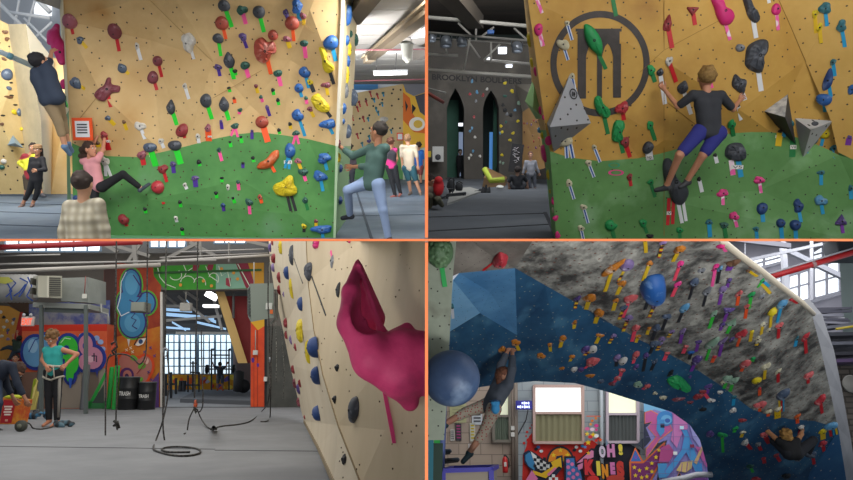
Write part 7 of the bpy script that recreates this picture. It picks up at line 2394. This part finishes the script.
 for x,y,c_ in((676,428,'#c8ecf8'),(669.5,453,'#e8ece8'),(686,446,'#8a2c4c')):
  p.poly([(x-2,y-1.6),(x+2,y-1.6),(x+2,y+1.6),(x-2,y+1.6)],c_)
 struct('wall_mural',p.mb,R,'graffiti mural of stars, spotted letters and purple city shapes',loc=R.W(620,484,YB))
 mb=MB().tube([R.W(662,482,13.4),R.W(684,478,13.4),(R.W(697,474.5,13.4)),R.W(712,474.5,13.4)],.05,mat('#b4b4b8',.5),10)
 thing('padded_pipe',mb,R,'pale curved pipe at the foot of the purple mural','pipe')
 # floor (only just out of sight)
 mb=MB()
 mb.add([V((0,5,-R.h)),V((14,5,-R.h)),V((14,26,-R.h)),V((0,26,-R.h))],[(0,1,2,3)],mat('#3f4c58',.8))
 struct('floor',mb,R,'blue-grey padded floor of the cave room')
 # ---- right background
 YR=21.0
 mb=MB()
 mb.add([R.W(690,225,YR),R.W(900,225,YR),R.W(900,500,YR),R.W(690,500,YR)],[(0,1,2,3)],mat('#8a8892',.7,'#9c9aa4',.4,.4))
 struct('wall_far',mb,R,'pale grey factory wall behind the overhang',loc=R.W(800,484,YR))
 sk=mat('#f0f6fa',.5,emit=1.05)
 wins=[([(745,262),(754,259),(782,251),(783,262),(760,268),(748,272)],'highest slanting window strip of the factory wall'),([(768,281),(782,276),(783,290),(774,286)],'small window corner just above the overhang rim'),
([(788,276),(809.5,269),(810,299),(797,303),(788,296)],'bright factory window, first of the two tall ones after the rim'),([(813,268),(840,259),(840.5,292),(813.5,299)],'bright factory window beside the grey-green column'),([(812,252),(826,243),(834,253),(830,258),(812,262)],'factory window above the red pipe')]
 for i,(pts,lb) in enumerate(wins):
  m=MB()
  m.poly([R.W(a,b,YR-.1) for a,b in pts],sk)
  o=struct('window_%d'%(i+4),m,R,lb)
  fr=MB()
  n=len(pts)
  for k in range(n):
   fr.bar(R.W(*pts[k],YR-.16),R.W(*pts[(k+1)%n],YR-.16),.08,.08,mat('#9a9aa4',.6))
  xs=[a for a,b in pts]
  ys=[b for a,b in pts]
  xm,ym=(min(xs)+max(xs))/2,(min(ys)+max(ys))/2
  sl=-.3
  fr.bar(R.W(xm,min(ys)+4,YR-.16),R.W(xm,max(ys)-3,YR-.16),.06,.06,mat('#9a9aa4',.6))
  fr.bar(R.W(min(xs)+1,ym+(xm-min(xs))*.25,YR-.16),R.W(max(xs)-1,ym-(xm-min(xs))*.25,YR-.16),.05,.05,mat('#9a9aa4',.6))
  link('window_frame',fr,R,parent=o)
 st=mat('#9c9ca6',.6)
 for a,b,w_,yy,c_,lb in(((722,238),(790,246),5,17,'#75737c','broad grey roof girder just above the overhang rim'),((740,262),(822,244),3,17.5,'#a8a8b0','pale roof girder over the first windows'),((786,250),(853,282),5,18,'#a4a4ae','slanting roof girder meeting the grey-green column'),
((782.5,242),(787.5,300),5,18.5,'#b4b4bc','upright steel column between the window corner and the tall windows'),((811.5,240),(811.5,310),2.4,18.5,'#c0c0c8','thin upright between the two tall windows'),((745,240),(745,262),1,17,'#8a8a92','thin hanging rod above the rim'),
((806,303),(846,292),3,18,'#85858f','sill girder below the tall windows')):
  thing('steel_girder',MB().bar(R.W(*a,yy),R.W(*b,yy),w_*R.mpp(yy),w_*R.mpp(yy),mat(c_,.6)),R,lb,'girder')
 o=thing('sprinkler_main',MB().tube([R.W(755,281,15),R.W(860,250,15)],3.4*R.mpp(15),mat('#c8282c',.4),12),R,'thick bright red pipe crossing in front of the factory windows','pipe')
 link('coupling',MB().tube([R.W(811.5,264.5,15),R.W(814.5,263.5,15)],4.1*R.mpp(15),mat('#b89090',.4),12),R,parent=o)
 thing('grey_conduit',MB().tube([R.W(765,275,14.8),R.W(860,246,14.8)],.02,mat('#b0b0b6',.5),6),R,'thin grey conduit riding on the red pipe','pipe')
 mb=MB()
 mb.hexa([R.W(839.5,255,16),R.W(860,250,16),R.W(860,332,16),R.W(843,332,16)],[R.W(839.5,255,17),R.W(860,250,17),R.W(860,332,17),R.W(843,332,17)],mat('#7c8a88',.6))
 struct('pillar',mb,R,'grey-green column at the picture edge',loc=R.W(850,332,16))
 thing('duct_box',MB().box(R.W(850,250,15.6),(40*R.mpp(15.6),.6,22*R.mpp(15.6)),mat('#3c4046',.6),bev=.04),R,'dark box duct above the grey-green column','duct')
 # rack of metal pieces
 o=thing('steel_rack',MB().bar(R.W(815,330,15.2),R.W(860,324,15.2),.5,.06,mat('#6a6c76',.5)),R,'rack stacked with grey metal bars beyond the overhang rim','rack')
 rr=random.Random(21)
 for i in range(12):
  y=309+i*1.6
  x0=811+i*1.2
  link('metal_bar',MB().bar(R.W(x0+rr.uniform(0,6),y,15+rr.uniform(0,.4)),R.W(846+rr.uniform(-8,6),y+rr.uniform(-4,3),15.2),.07,.05,mat(rr.choice(['#9a9aa6','#5c5c68','#c0c0ca','#3a3a44']),.5)),R,parent=o)
 for k,(y,c_) in enumerate(((336,'#3a3c44'),(345,'#5a5c66'),(355,'#2c2c34'),(362,'#4c3a5c'))):
  link('shelf_board',MB().bar(R.W(820+k*3,y,15.2),R.W(862,y-1,15.2),.5,.07,mat(c_,.6)),R,parent=o)
 thing('yellow_rail',MB().tube([R.W(836,329,14.6),R.W(862,325,14.6)],.025,mat('#b09a30',.5),6),R,'thin yellow rail before the stacked metal bars','rail')
 mb=MB()
 mb.add([R.W(822,366,15.6),R.W(900,366,15.6),R.W(900,500,15.6),R.W(822,500,15.6)],[(0,1,2,3)],brickmat('#5a534c','#4c4640','#38332e',.4,.12,.02))
 mb.add([R.W(822,332,15.9),R.W(900,332,15.9),R.W(900,366,15.9),R.W(822,366,15.9)],[(0,1,2,3)],mat('#4a4a50',.7))
 struct('wall_right',mb,R,'dim brick wall beyond the smooth edge of the overhang',loc=R.W(850,484,15.6))
 S_=MB().lathe([(.18,-.02),(.2,.02)],R.W(852,384,15.4),(0,1,0),mat('#7c7a74',.6),20)
 thing('round_vent',S_,R,'pale round disc on the dim brick wall','vent')
 # ---- special holds
 c=R.W(451.5,378,6.2)
 r=28*R.mpp(6.2)
 S=SDF()
 S.ell(c,(r,r*.95,r*.98),k=.01)
 a,b=S.build(.014)
 o=thing('climbing_hold',MB().add(a,b,mat('#2e4262',.5,'#3c5274',4,.5,hex3='#7d90a8',scale3=3),True),R,'giant slate blue ball hold beside the divider','climbing hold')
 link('bolt',MB().lathe([(.018,0),(.018,.02),(.008,.02)],R.W(472,378,6.2)+V((-.02,-.13,0)),V((.75,-.65,0)),mat('#101014',.5),10),R,parent=o)
 HOLDS.append(dict(o=o,room=R,x=452,y=378,w=56,h=56,col='slate',shape='ball',tape=None,label='giant slate blue ball hold beside the divider',noun='hold'))
 c=R.W(440,252,6.4)
 S=SDF()
 mm=R.mpp(6.4)
 S.ell(c,(14*mm,.12,17*mm),k=.02)
 rr=random.Random(12)
 for i in range(60):
  a_,b_=rr.uniform(-1,1),rr.uniform(-1,1)
  if a_*a_+b_*b_>1:
   continue
  z_=math.sqrt(1-a_*a_-b_*b_)
  S.ell(c+V((a_*13.5*mm,-z_*.12,b_*16.5*mm)),(.024,.024,.024),k=.006)
 a,b=S.build(.011)
 o=thing('climbing_hold',MB().add(a,b,mat('#3d5a3a',.6,'#5d7a54',6,.5),True),R,'dark green bubbly hold with green tape at the top of the pillar','climbing hold')
 h1,h2=wall_hit(R,442,268,'pillar'),wall_hit(R,445,287,'pillar')
 link('tape_strip',MB().bar(h1[0]+V((0,-.01,0)),h2[0]+V((0,-.01,0)),.045,.004,mat('#35a858',.5)),R,parent=o)
 HOLDS.append(dict(o=o,room=R,x=440,y=252,w=28,h=34,col='green',shape='rock',tape='green',label='dark green bubbly hold with green tape at the top of the pillar',noun='hold'))
 A=dict(only='cave')
 hold(R,653,285,25,24,'egg','blue','black',(645,309),3.6,dome=.7,poly=[(641,283),(646,277),(655,274),(663,275),(665,284),(663,293),(655,298),(646,297),(640,291)],label='large round blue hold with black tape, biggest on the grey overhang',**A)
 hold(R,676,381,24,14,'rock','green',dome=.5,poly=[(668,378),(676,375),(683,378),(691,387),(688,390),(680,386),(672,384),(667,381)],label='big green and white curved hold on the blue underside beside the mural arch',**A)
 hold(R,783,393,11,13,'egg','slate',None,None,dome=.7,tapes=[('yellow',(779,398,779.5,412),1.6),('red',(781.4,398,781.6,411),1.4),('blue',(783.4,398,783.6,411),1.4)],label='pale slate hold with yellow, red and blue tapes above the crouching climber',**A)
 hold(R,831,425,14,8,'egg','light blue',None,None,dome=.8,tapes=[('red',(829.5,428,831,436),2.4),('blue',(833,428,834,435),1.6),('yellow',(835.5,427,837,434),2)],label='flat light blue hold with three tapes at the lower edge of the overhang',**A)
 hold(R,500,257,15,9,'tri','red','red',(483,270),2.6,dome=.7,poly=[(492,261),(497,254),(501,252),(508,256),(506,262),(499,262)],label='red wedge hold with red tape on the brown rock above the blue facets',**A)
 st_='striped'
 y_,k_,o_,v_,l_,r_,c_='yellow','black','orange','violet','lime','red','coral'
 holds(R,[
(613,267,10,20,'horn','ochre',y_,(605,291),{'tw':4,'rot':-.4}),(627,264,15,12,'egg','lilac',st_,(618,281),{'tw':3}),(622,283,8,7,'rock','ochre',y_,(617,294),{'tw':4}),(590,297,12,9,'rock','ochre',y_,(586,309),{'tw':4.4}),
(577.5,298,6,7,'rock','purple',st_,(575,308)),(630,298,13,9,'rock','salmon',c_,(623,317),{'tw':3.4}),(599,312,10,9,'rock','ochre',y_,(595,323),{'tw':4.4}),(616,300,6,5,'rock','ochre',y_,(613,310),{'tw':4}),
(624,307,7,6,'rock','slate',st_,(619,319)),(628.5,317,8,6,'rock','lilac',st_,(623,331)),(635.5,327.5,7,8,'rock','salmon',c_,(632,341),{'tw':3.6}),(638,336,6,4,'rock','ochre',y_,(636,342)),
(574.5,322,5,4,'rock','ochre',y_,(574,328),{'tw':3.6}),(562.5,338,8,6,'rock','ochre',y_,(560,347),{'tw':4}),(600,335,8,3.5,'rock','ochre',y_,(596,343),{'tw':3.6}),(613.5,335.5,6,4,'rock','lilac',st_,(609,343)),
(550,344.5,5,4,'rock','ochre',y_,(550.5,351)),(541,355.5,9,5,'rock','ochre'),(572,356.5,7,4,'rock','ochre',y_,(570,361)),(502,349,7,6,'rock','ochre'),(515.5,342,9,6,'rock','ochre',y_,(519,350)),
(585.5,348.5,9,7,'egg','purple'),(593,348.5,9,7,'egg','white',st_,(584,355)),(592,361,12,9,'rock','salmon',c_,(585,368),{'tw':2.6}),(574,369,7,5,'rock','white'),(581,369,7,5,'egg','purple'),(590,375.5,8,4,'rock','ochre'),(600.5,381,6,4,'rock','slate'),
(617,357,7,7,'egg','lilac',k_,(616,366)),(623,360,8,8,'egg','white'),(635.5,354.5,7,8,'rock','salmon',c_,(633,363)),(636,366.5,5,6,'rock','purple'),(622,370,7,4,'rock','salmon',c_,(620,376)),(617.5,378,7,4,'rock','salmon',c_,(614,382)),
(646,355,6,6,'rock','purple',k_,(643,371)),(655,361,5,5,'rock','slate',k_,(651,370)),(638,384,9,6,'rock','pale green'),(647,386,6,5,'rock','salmon',c_,(643,389)),(671,372,5,5,'rock','black',k_,(668,376)),(612,383.5,7,4,'rock','maroon'),(562,368,5,3,'rock','ochre'),
(654.5,304.5,6,7,'rock','lilac',st_,(649,317)),(684.5,307,8,11,'egg','light blue',k_,(678,322)),(667,316,9,6,'rock','slate',k_,(662,330)),(656.5,327,8,7,'rock','slate',k_,(652,340)),(649,328,4,4,'chip','ochre',y_,(647,334)),
(662,338.5,7,5,'rock','lilac'),(672,331,6,3,'rock','lilac',st_,(668,337)),(654.5,343,9,7,'rock','slate',k_,(650,353)),(660.5,343,4,4,'chip','lilac',st_,(657,350)),(714,313,6,9,'drop','pale green',l_,(709,328)),
(728,309.5,11,7,'tri','purple',v_,(724,321),{'rot':3.14}),(722.5,324,5,6,'rock','purple',v_,(720,330)),(732,322,9,8,'tri','pale green',l_,(727,333)),(741.5,333,9,10,'rock','red',o_,(737,346),{'tw':2.6}),
(752,331,4,3,'chip','yellow',y_,(750,341)),(711.5,343,9,15,'egg','pale green',l_,(706,360),{'tw':2.6}),(722.5,341,5,11,'rock','lilac',v_,(719,356)),(731.5,339,4,6,'rock','purple'),(698.5,341.5,6,5,'rock','purple',v_,(696,351)),
(686,346,5,3,'rock','salmon',c_,(683,353),{'tw':3.6}),(691,352,7,4,'rock','blue',k_,(689,359)),(696.5,359,9,10,'rock','purple',v_,(691,371)),(667,353,5,4,'rock','salmon',c_,(664,360),{'tw':3.6}),(745.5,363,8,11,'egg','salmon',o_,(741,371),{'tw':3}),
(714.5,356.5,4,3,'chip','red',o_,(712,362),{'tw':3.4}),(753,358,4,4,'chip','green',l_,(752,361),{'tw':3.4}),(682.5,331,5,8,'rock','lilac',v_,(680,343)),(758,341,4,6,'rock','cream',y_,(756,345)),
(679.5,248.5,11,9,'rock','ochre',y_,(673,261),{'tw':4}),(649.5,263,7,6,'rock','ochre',y_,(643,280),{'tw':4}),(645,238,6,6,'rock','ochre',y_,(646,252),{'tw':4}),(663,242,7,5,'rock','lilac',st_,(659,257)),(680,263.5,7,8,'rock','pink',c_,(674,280),{'tw':3.6}),
(677.5,284,6,8,'rock','pink',c_,(672,296),{'tw':3.6}),(701.5,270,7,6,'rock','grey'),(715.5,266.5,5,11,'rock','pink','pink',(712,286)),(720,268,4,7,'rock','light blue',k_,(717,283)),(694.5,281,9,9,'egg','slate',k_,(689,299),{'tw':2.6}),
(707,290.5,8,10,'rock','grey',k_,(703,306),{'tw':2.6}),(733,262,11,9,'rock','brown',v_,(728,270),{'tw':6}),(729,280,5,6,'rock','purple',v_,(727,287)),(722.5,289,8,9,'rock','lilac',v_,(719,304)),(739,293,5,8,'rock','salmon',o_,(737,305)),
(751.5,294,6,8,'egg','green',l_,(749,308)),(761.5,296,6,6,'rock','grey'),(747,306,5,7,'rock','salmon',o_,(745,318),{'tw':3}),(771.5,311,9,9,'ball','yellow',y_,(770,327)),(782,303,9,12,'egg','light blue','blue',(777,322)),
(762.5,324,4,6,'rock','cream',y_,(761,334)),(768.5,329.5,4,5,'rock','cream'),(779,325,7,7,'rock','salmon',r_,(778,338)),(757.5,337.5,4,5,'rock','cream'),(796.5,338,3,6,'rock','teal','blue',(795,346)),(805,336.5,6,10,'rock','red',r_,(806,353)),
(721,245.5,8,7,'rock','hot pink','pink',(726,251)),(762,280,5,4,'chip','green',l_,(758,287),{'tapes':[('yellow',(762,284,770,293),3.4),('blue',(763,281,769,286),3)]}),(748,270,4,3,'chip','brown',y_,(757,276),{'tw':3}),(791,299,4,3,'chip','red',r_,(797,303),{'tw':2.6}),
(765.5,366,7,9,'rock','cream',y_,(764,379),{'tw':3}),(756.5,379.5,9,8,'egg','yellow'),(778,371,4,7,'rock','cream',r_,(778,382),{'tw':3}),(808,375,9,8,'rock','salmon',r_,(808,383),{'tw':3}),(727.5,378,9,8,'rock','pale green',l_,(724,388),{'tw':3}),
(733.5,380,8,8,'rock','pale green',l_,(730,391),{'tw':3}),(708.5,386,7,6,'rock','purple',v_,(707,393)),(820,399,9,11,'rock','red',r_,(822,413),{'tw':3}),(760,404,11,8,'rock','salmon',o_,(759.5,411),{'tw':3}),(759.5,388,3,3,'chip','red',o_,(759.5,395),{'tw':3}),
(768.5,411,6,5,'rock','cream',o_,(768,416),{'tw':3}),(777.5,408.5,6,6,'rock','cream',y_,(777.5,418),{'tw':6,'grade':(777.5,415,5,3.4,'V2')}),(797,416,5,6,'rock','orange',o_,(797.5,423)),(822.5,431,7,6,'rock','yellow',y_,(823,439),{'tw':5}),
(822.5,443,8,6,'rock','red',r_,(824,451)),(698,396,10,6,'rock','dark red',c_,(706,393)),(703,391.5,8,4,'rock','dark red',c_,(708,398)),(711,400,8,4,'rock','white'),(734,396.5,5,4,'rock','teal','blue',(733,405)),(733,410,8,5,'rock','white'),(723.5,381.5,5,5,'rock','cream'),
(742,420,8,4,'rock','dark red'),(710,433.5,8,6,'rock','purple'),(722,434.5,9,5,'rock','green',l_,(723,452),{'tw':2.6}),(735.5,428,6,4,'rock','green',l_,(734,432)),(745,442,6,7,'rock','white',r_,(751,449),{'tw':3.6}),(764,434.5,8,5,'rock','salmon',r_,(769,443),{'tw':4.4}),
(743,432,6,3,'rock','cream',y_,(741,437)),(758,444,5,5,'rock','grey',r_,(761,450)),(763.5,458,4,3,'rock','red',r_,(764.5,463),{'tw':3.4}),(750,466,8,4,'rock','dark green',l_,(753,472),{'tw':2.6}),(786,475.5,8,6,'rock','black'),(755.5,478.5,9,4,'rock','red'),
(801,427,6,5,'rock','white',r_,(799,434)),(776,455,5,4,'rock','dark red',r_,(780,461)),(798,459,6,4,'rock','grey'),(812.5,454,7,6,'rock','slate',r_,(814,464),{'tw':3}),(703,409,7,4,'rock','black'),(690,402,7,3,'rock','maroon'),(678,399,12,4,'rock','maroon'),(663,397.5,8,4,'rock','cream'),
(690,376.5,3,3,'chip','purple'),(655,393,5,3,'rock','cream'),(720,392,5,4,'rock','white'),
],**A)
 hold(R,452,306,4,6,'rock','teal','white',(453,318),3,only=None)
 # ---- people
 w,q,T,H=person(R,'woman in a grey top and spotted leggings hanging by both hands from the blue underside',
dict(head=(505,377),sL=(497.5,382,.1),sR=(508.5,385.5,-.1),eL=(501,365,.05),wL=(508,350,.1),eR=(512,369,-.05),wR=(512.5,351,.1),hL=(487,405,.1),hR=(494,409,-.1),kL=(466,412,.0),aL=(444,424,-.1),tL=(438,430,-.15),kR=(484,431,.05),aR=(469,453,.1),tR=(463,461.5,.05)),
9.55,s=.98,face=(.75,-.35,.1),up=(.12,0,1),skin='#a8785e',hair=('long','#4a2a1c','#7c4c34'),top=('#4c525c',1.6),bottom=('#a89c8a',1.35),shoes='#203c44',res=.012,curl=(1.3,1.3),
botmat=mat('#a89c8a',.85,dots=22,dotsize=.2,dotcol=(.35,.05,.05,1)))
 S=SDF()
 c=R.W(495.5,408.5,9.25)
 S.ell(c,(.055,.05,.07),k=.02)
 S.cone(c+V((-.03,0,.07)),c+V((.03,0,.07)),.03,.03,.02)
 a,b=S.build(.01)
 o=thing('chalk_bag',MB().add(a,b,mat('#3a92c8',.7),True),R,'bright blue chalk bag on the hip of the hanging woman','bag')
 link('drawcord',MB().tube([c+V((-.07,.02,.09)),c+V((0,-.06,.1)),c+V((.07,.02,.09))],.012,mat('#244a6c',.6),6),R,parent=o)
 person(R,'blond person in a black sleeveless top crouching on the blue wall with arms spread',
dict(head=(785,436),sL=(779,441,.0),sR=(797,441,.0),eL=(768,431.5,.15),wL=(762,420,.3),eR=(801.5,434,.1),wR=(802.5,428.5,.3),hL=(789,453.5,-.05),hR=(797,453.5,-.05),kL=(774,441,.15),aL=(783,452,.3),tL=(785,457,.35),kR=(813.5,440,.15),aR=(808,453.5,.3),tR=(813,456.5,.35)),
12.0,s=.94,face=(-.05,.8,.75),skin='#b27c54',hair=('curly','#a57e40','#7a5628'),top=('#101114',0),bottom=('#191b22',1.9),shoes='#3c4450',res=.013,curl=(1.2,1.2),fat=1.08)
 flush_light(7.5,18.5,9,4.0,420,(.95,.97,1))  # unseen fill lights added for the cave, overhead and in front
 flush_light(5.2,10.5,8.5,9.0,420,(.97,.98,1))
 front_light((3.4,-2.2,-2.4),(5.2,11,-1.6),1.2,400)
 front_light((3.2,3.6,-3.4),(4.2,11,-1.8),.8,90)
 # ------------------------------------------------------------------ labels for the holds
def label_holds():
 def size(h):
  m=max(h['w'],h['h'])
  return 'large ' if m>=20 else 'tiny ' if m<=4.5 else 'small ' if m<=7.5 else ''
 by={}
 for h in HOLDS:
  t=(' with '+h['tape'].split('+')[0]+' tape') if h['tape'] else ''
  if h['tape'] and '+' in h['tape']:
   t=' with '+' and '.join(h['tape'].split('+')[:2])+' tape'
  sh=SH.get(h['shape'],'knobbly')
  noun='ball hold' if sh=='ball' else 'chip hold' if sh=='chip' else 'wedge hold' if sh=='wedge' else None
  c=h['col']
  h['base']=size(h)+c+' '+(noun if noun else(sh+' hold'))+t
  h['short']=c+' '+(noun if noun else(sh+' hold'))
  by.setdefault(h['base'],[]).append(h)
 used=set(h['label'] for h in HOLDS if h['label'])
 def direction(dx,dy):
  a=math.degrees(math.atan2(-dy,dx))%360
  return['right of','up and right of','above','up and left of','left of','down and left of','below','down and right of'][int(((a+22.5)%360)//45)]
 def near(d):
  return 'just ' if d<16 else '' if d<60 else 'well '
 uniq=[o for o in HOLDS if not o['label'] and len(by[o['base']])==1]
 for h in HOLDS:
  if h['label']:
   h['o']['label']=h['label']
   continue
  c=[]
  marks=[(x,y,ph) for(x,y,ph) in LAND.get(h['room'].name,[])]
  marks+=[(o['x'],o['y'],'the '+o['base']) for o in uniq if o is not h and o['room'] is h['room']]
  for(x,y,ph) in marks:
   dx,dy=h['x']-x,h['y']-y
   d=math.hypot(dx,dy)
   if d<4:
    continue
   c.append((d*(1 if len(ph.split())<5 else 1.25),direction(dx,dy),near(d),x,y,ph))
  c.sort(key=lambda k:k[0])
  pick=None
  for strict in(2,1,0):
   for d,di,nr,x,y,ph in c[:(14 if strict else 40)]:
    L=h['base']+' '+nr+di+' '+ph
    if len(L.replace('-',' ').split())>16 or L in used:
     continue
    same=[o for o in by[h['base']] if o is not h and o['room'] is h['room']]
    if strict==2 and any(direction(o['x']-x,o['y']-y)==di for o in same):
     continue
    if strict==1 and any(direction(o['x']-x,o['y']-y)==di and near(math.hypot(o['x']-x,o['y']-y))==nr for o in same):
     continue
    pick=L
    break
   if pick:
    break
  if pick is None:
   for d,di,nr,x,y,ph in c:
    L=h['short']+' '+nr+di+' '+ph
    if len(L.split())<=16 and L not in used:
     pick=L
     break
  pick=pick or h['base']+' on the climbing wall'
  used.add(pick)
  h['o']['label']=pick
  # ------------------------------------------------------------------ the two dividing boards, the camera, the world
D0=2.6
TX_,TZ=3.1*D0/FPX,2.3*D0/FPX
def boards():
 org=mat('#ea7a40',.6)
 wh=mat('#8d8b88',.8)
 m=MB()
 zc=0.0
 m.box((0,(D0+62)/2,13),(TX_,62-D0,26-TZ),wh)
 m.box((0,(D0+62)/2,-13),(TX_,62-D0,26-TZ),wh)
 W=Room('world',CY,1)
 struct('partition_center',m,W,'thin upright partition between the rooms',loc=V((0,D0,-26)))
 m=MB().box((0,(D0+62)/2,0),(64,62-D0,TZ),wh)
 struct('floor_slab',m,W,'thin level slab between upper and lower rooms',loc=V((0,D0,0)))
 e=1.0
 m=MB().box((0,D0-.003,0),(64,.006,TZ),mat('#ea7a40',.6))
 struct('trim_2',m,W,'orange edge trim across the level slab',loc=V((0,D0,0)))
 m=MB()
 for sg in(-1,1):
  m.box((0,D0-.003,sg*13.005),(TX_,.006,26-TZ),mat('#ea7a40',.6))
 struct('trim_3',m,W,'orange edge trim down the upright partition',loc=V((0,D0,-26)))
def clip(room_side):
 """trim whatever pokes through the partition or the slab so each room stays inside its own quarter"""
 for o in list(SC.objects):
  if o.type!='MESH' or o.name not in ROOMOF:
   continue
  room=ROOMOF[o.name]
  if room.name not in room_side:
   continue
  sx,sz=room_side[room.name]
  p=o.parent
  M=o.matrix_world if p is None else p.matrix_world
  Mi=M.inverted()
  co=np.empty(len(o.data.vertices)*3,np.float32)
  o.data.vertices.foreach_get('co',co)
  if len(co)==0:
   continue
  co=co.reshape(-1,3)@np.array(M.to_3x3()).T+np.array(M.translation)
  for axis,sg,half in((0,sx,TX_/2+.003),(2,sz,TZ/2+.003)):
   d=co[:,axis]*sg-half
   if d.min()>=0:
    continue
   if d.max()<=0:
    o['_dead']=1
    break
   bm=bmesh.new()
   bm.from_mesh(o.data)
   pw=V((0,0,0))
   pw[axis]=half*sg
   nw=V((0,0,0))
   nw[axis]=-sg
   res=bmesh.ops.bisect_plane(bm,geom=bm.verts[:]+bm.edges[:]+bm.faces[:],plane_co=Mi@pw,plane_no=(Mi.to_3x3()@nw).normalized(),clear_outer=True)
   ed=[g for g in res['geom_cut'] if isinstance(g,bmesh.types.BMEdge)]
   if ed and len(bm.faces)>6:
    try:
     bmesh.ops.contextual_create(bm,geom=ed) if False else bmesh.ops.holes_fill(bm,edges=ed,sides=0)
    except Exception:
     pass
   bm.to_mesh(o.data)
   bm.free()
   co=np.empty(len(o.data.vertices)*3,np.float32)
   o.data.vertices.foreach_get('co',co)
   if len(co)==0:
    o['_dead']=1
    break
   co=co.reshape(-1,3)@np.array(M.to_3x3()).T+np.array(M.translation)
 for o in[o for o in SC.objects if o.get('_dead')]:
  print('removed outside its room:',o.name,o.get('label'))
  for c in list(o.children):
   c['_dead']=1
 for o in[o for o in SC.objects if o.get('_dead')]:
  HOLDS[:]=[h for h in HOLDS if h['o']!=o]
  bpy.data.objects.remove(o)
 for o in SC.objects:
  for k in('_loc','_q','_dead'):
   if k in o:
    del o[k]
def thin_out(keep=310):
 """the largest holds in view stay single; the smallest ones far away become one mass"""
 hs=sorted((h for h in HOLDS if h['o'].name.startswith('climbing_hold')),key=lambda h:-h['w']*h['h'])
 rest=hs[keep:]
 if not rest:
  return
 V_,F_,MI,mats=[],[],[],[]
 for h in rest:
  for o in[h['o']]+list(h['o'].children):
   M=o.matrix_world if o.parent is None else o.parent.matrix_world
   b=len(V_)
   V_+=[tuple(M@v.co) for v in o.data.vertices]
   ix=[]
   for m in o.data.materials:
    if m not in mats:
     mats.append(m)
    ix.append(mats.index(m))
   for p in o.data.polygons:
    F_.append([b+i for i in p.vertices])
    MI.append(ix[p.material_index])
 me=bpy.data.meshes.new('small_holds')
 me.from_pydata(V_,[],F_)
 for m in mats:
  me.materials.append(m)
 me.polygons.foreach_set('material_index',MI)
 o=bpy.data.objects.new('small_holds',me)
 COL.objects.link(o)
 tag(o,'scatter of the smallest taped holds far off on all the walls','climbing holds',None,'stuff')
 dead=set(id(h) for h in rest)
 for h in rest:
  for c in list(h['o'].children):
   bpy.data.objects.remove(c)
  bpy.data.objects.remove(h['o'])
 HOLDS[:]=[h for h in HOLDS if id(h) not in dead]
def finish():
 boards()
 bpy.context.view_layer.update()
 clip({'r1':(-1,1),'r2':(1,1),'r3':(-1,-1),'r4':(1,-1)})
 area_light('trim_fill',Room('w',CY,1),(0,-.6,0),(0,3,0),.5,6)  # added fill behind the camera to brighten the orange trims
 cam=bpy.data.cameras.new('camera')
 co=bpy.data.objects.new('camera',cam)
 COL.objects.link(co)
 cam.sensor_width=36
 cam.lens=36*FPX/853
 cam.clip_start=.1
 cam.clip_end=200
 co.matrix_world=Matrix.Rotation(math.radians(90),4,'X')
 SC.camera=co
 w=bpy.data.worlds.new('world')
 w.use_nodes=True
 w.node_tree.nodes['Background'].inputs[0].default_value=(.82,.9,1,1)
 w.node_tree.nodes['Background'].inputs[1].default_value=WORLD
 SC.world=w
 vs=SC.view_settings
 vs.view_transform='Standard'
 vs.look='None'
 vs.gamma=1
 vs.use_curve_mapping=False
 vs.exposure=0.0
 SC.cycles.use_denoising=True
 SC.cycles.max_bounces=5
 SC.cycles.diffuse_bounces=3
 SC.cycles.sample_clamp_indirect=6
 thin_out()
 label_holds()
WORLD=0.55
import time
_t=time.time()
for f in[globals().get('room%d'%i) for i in(1,2,3,4)]:
 if f:
  f()
  print('built',f.__name__,round(time.time()-_t,1))
finish()
print('script',round(time.time()-_t,1),'holds',len(HOLDS))
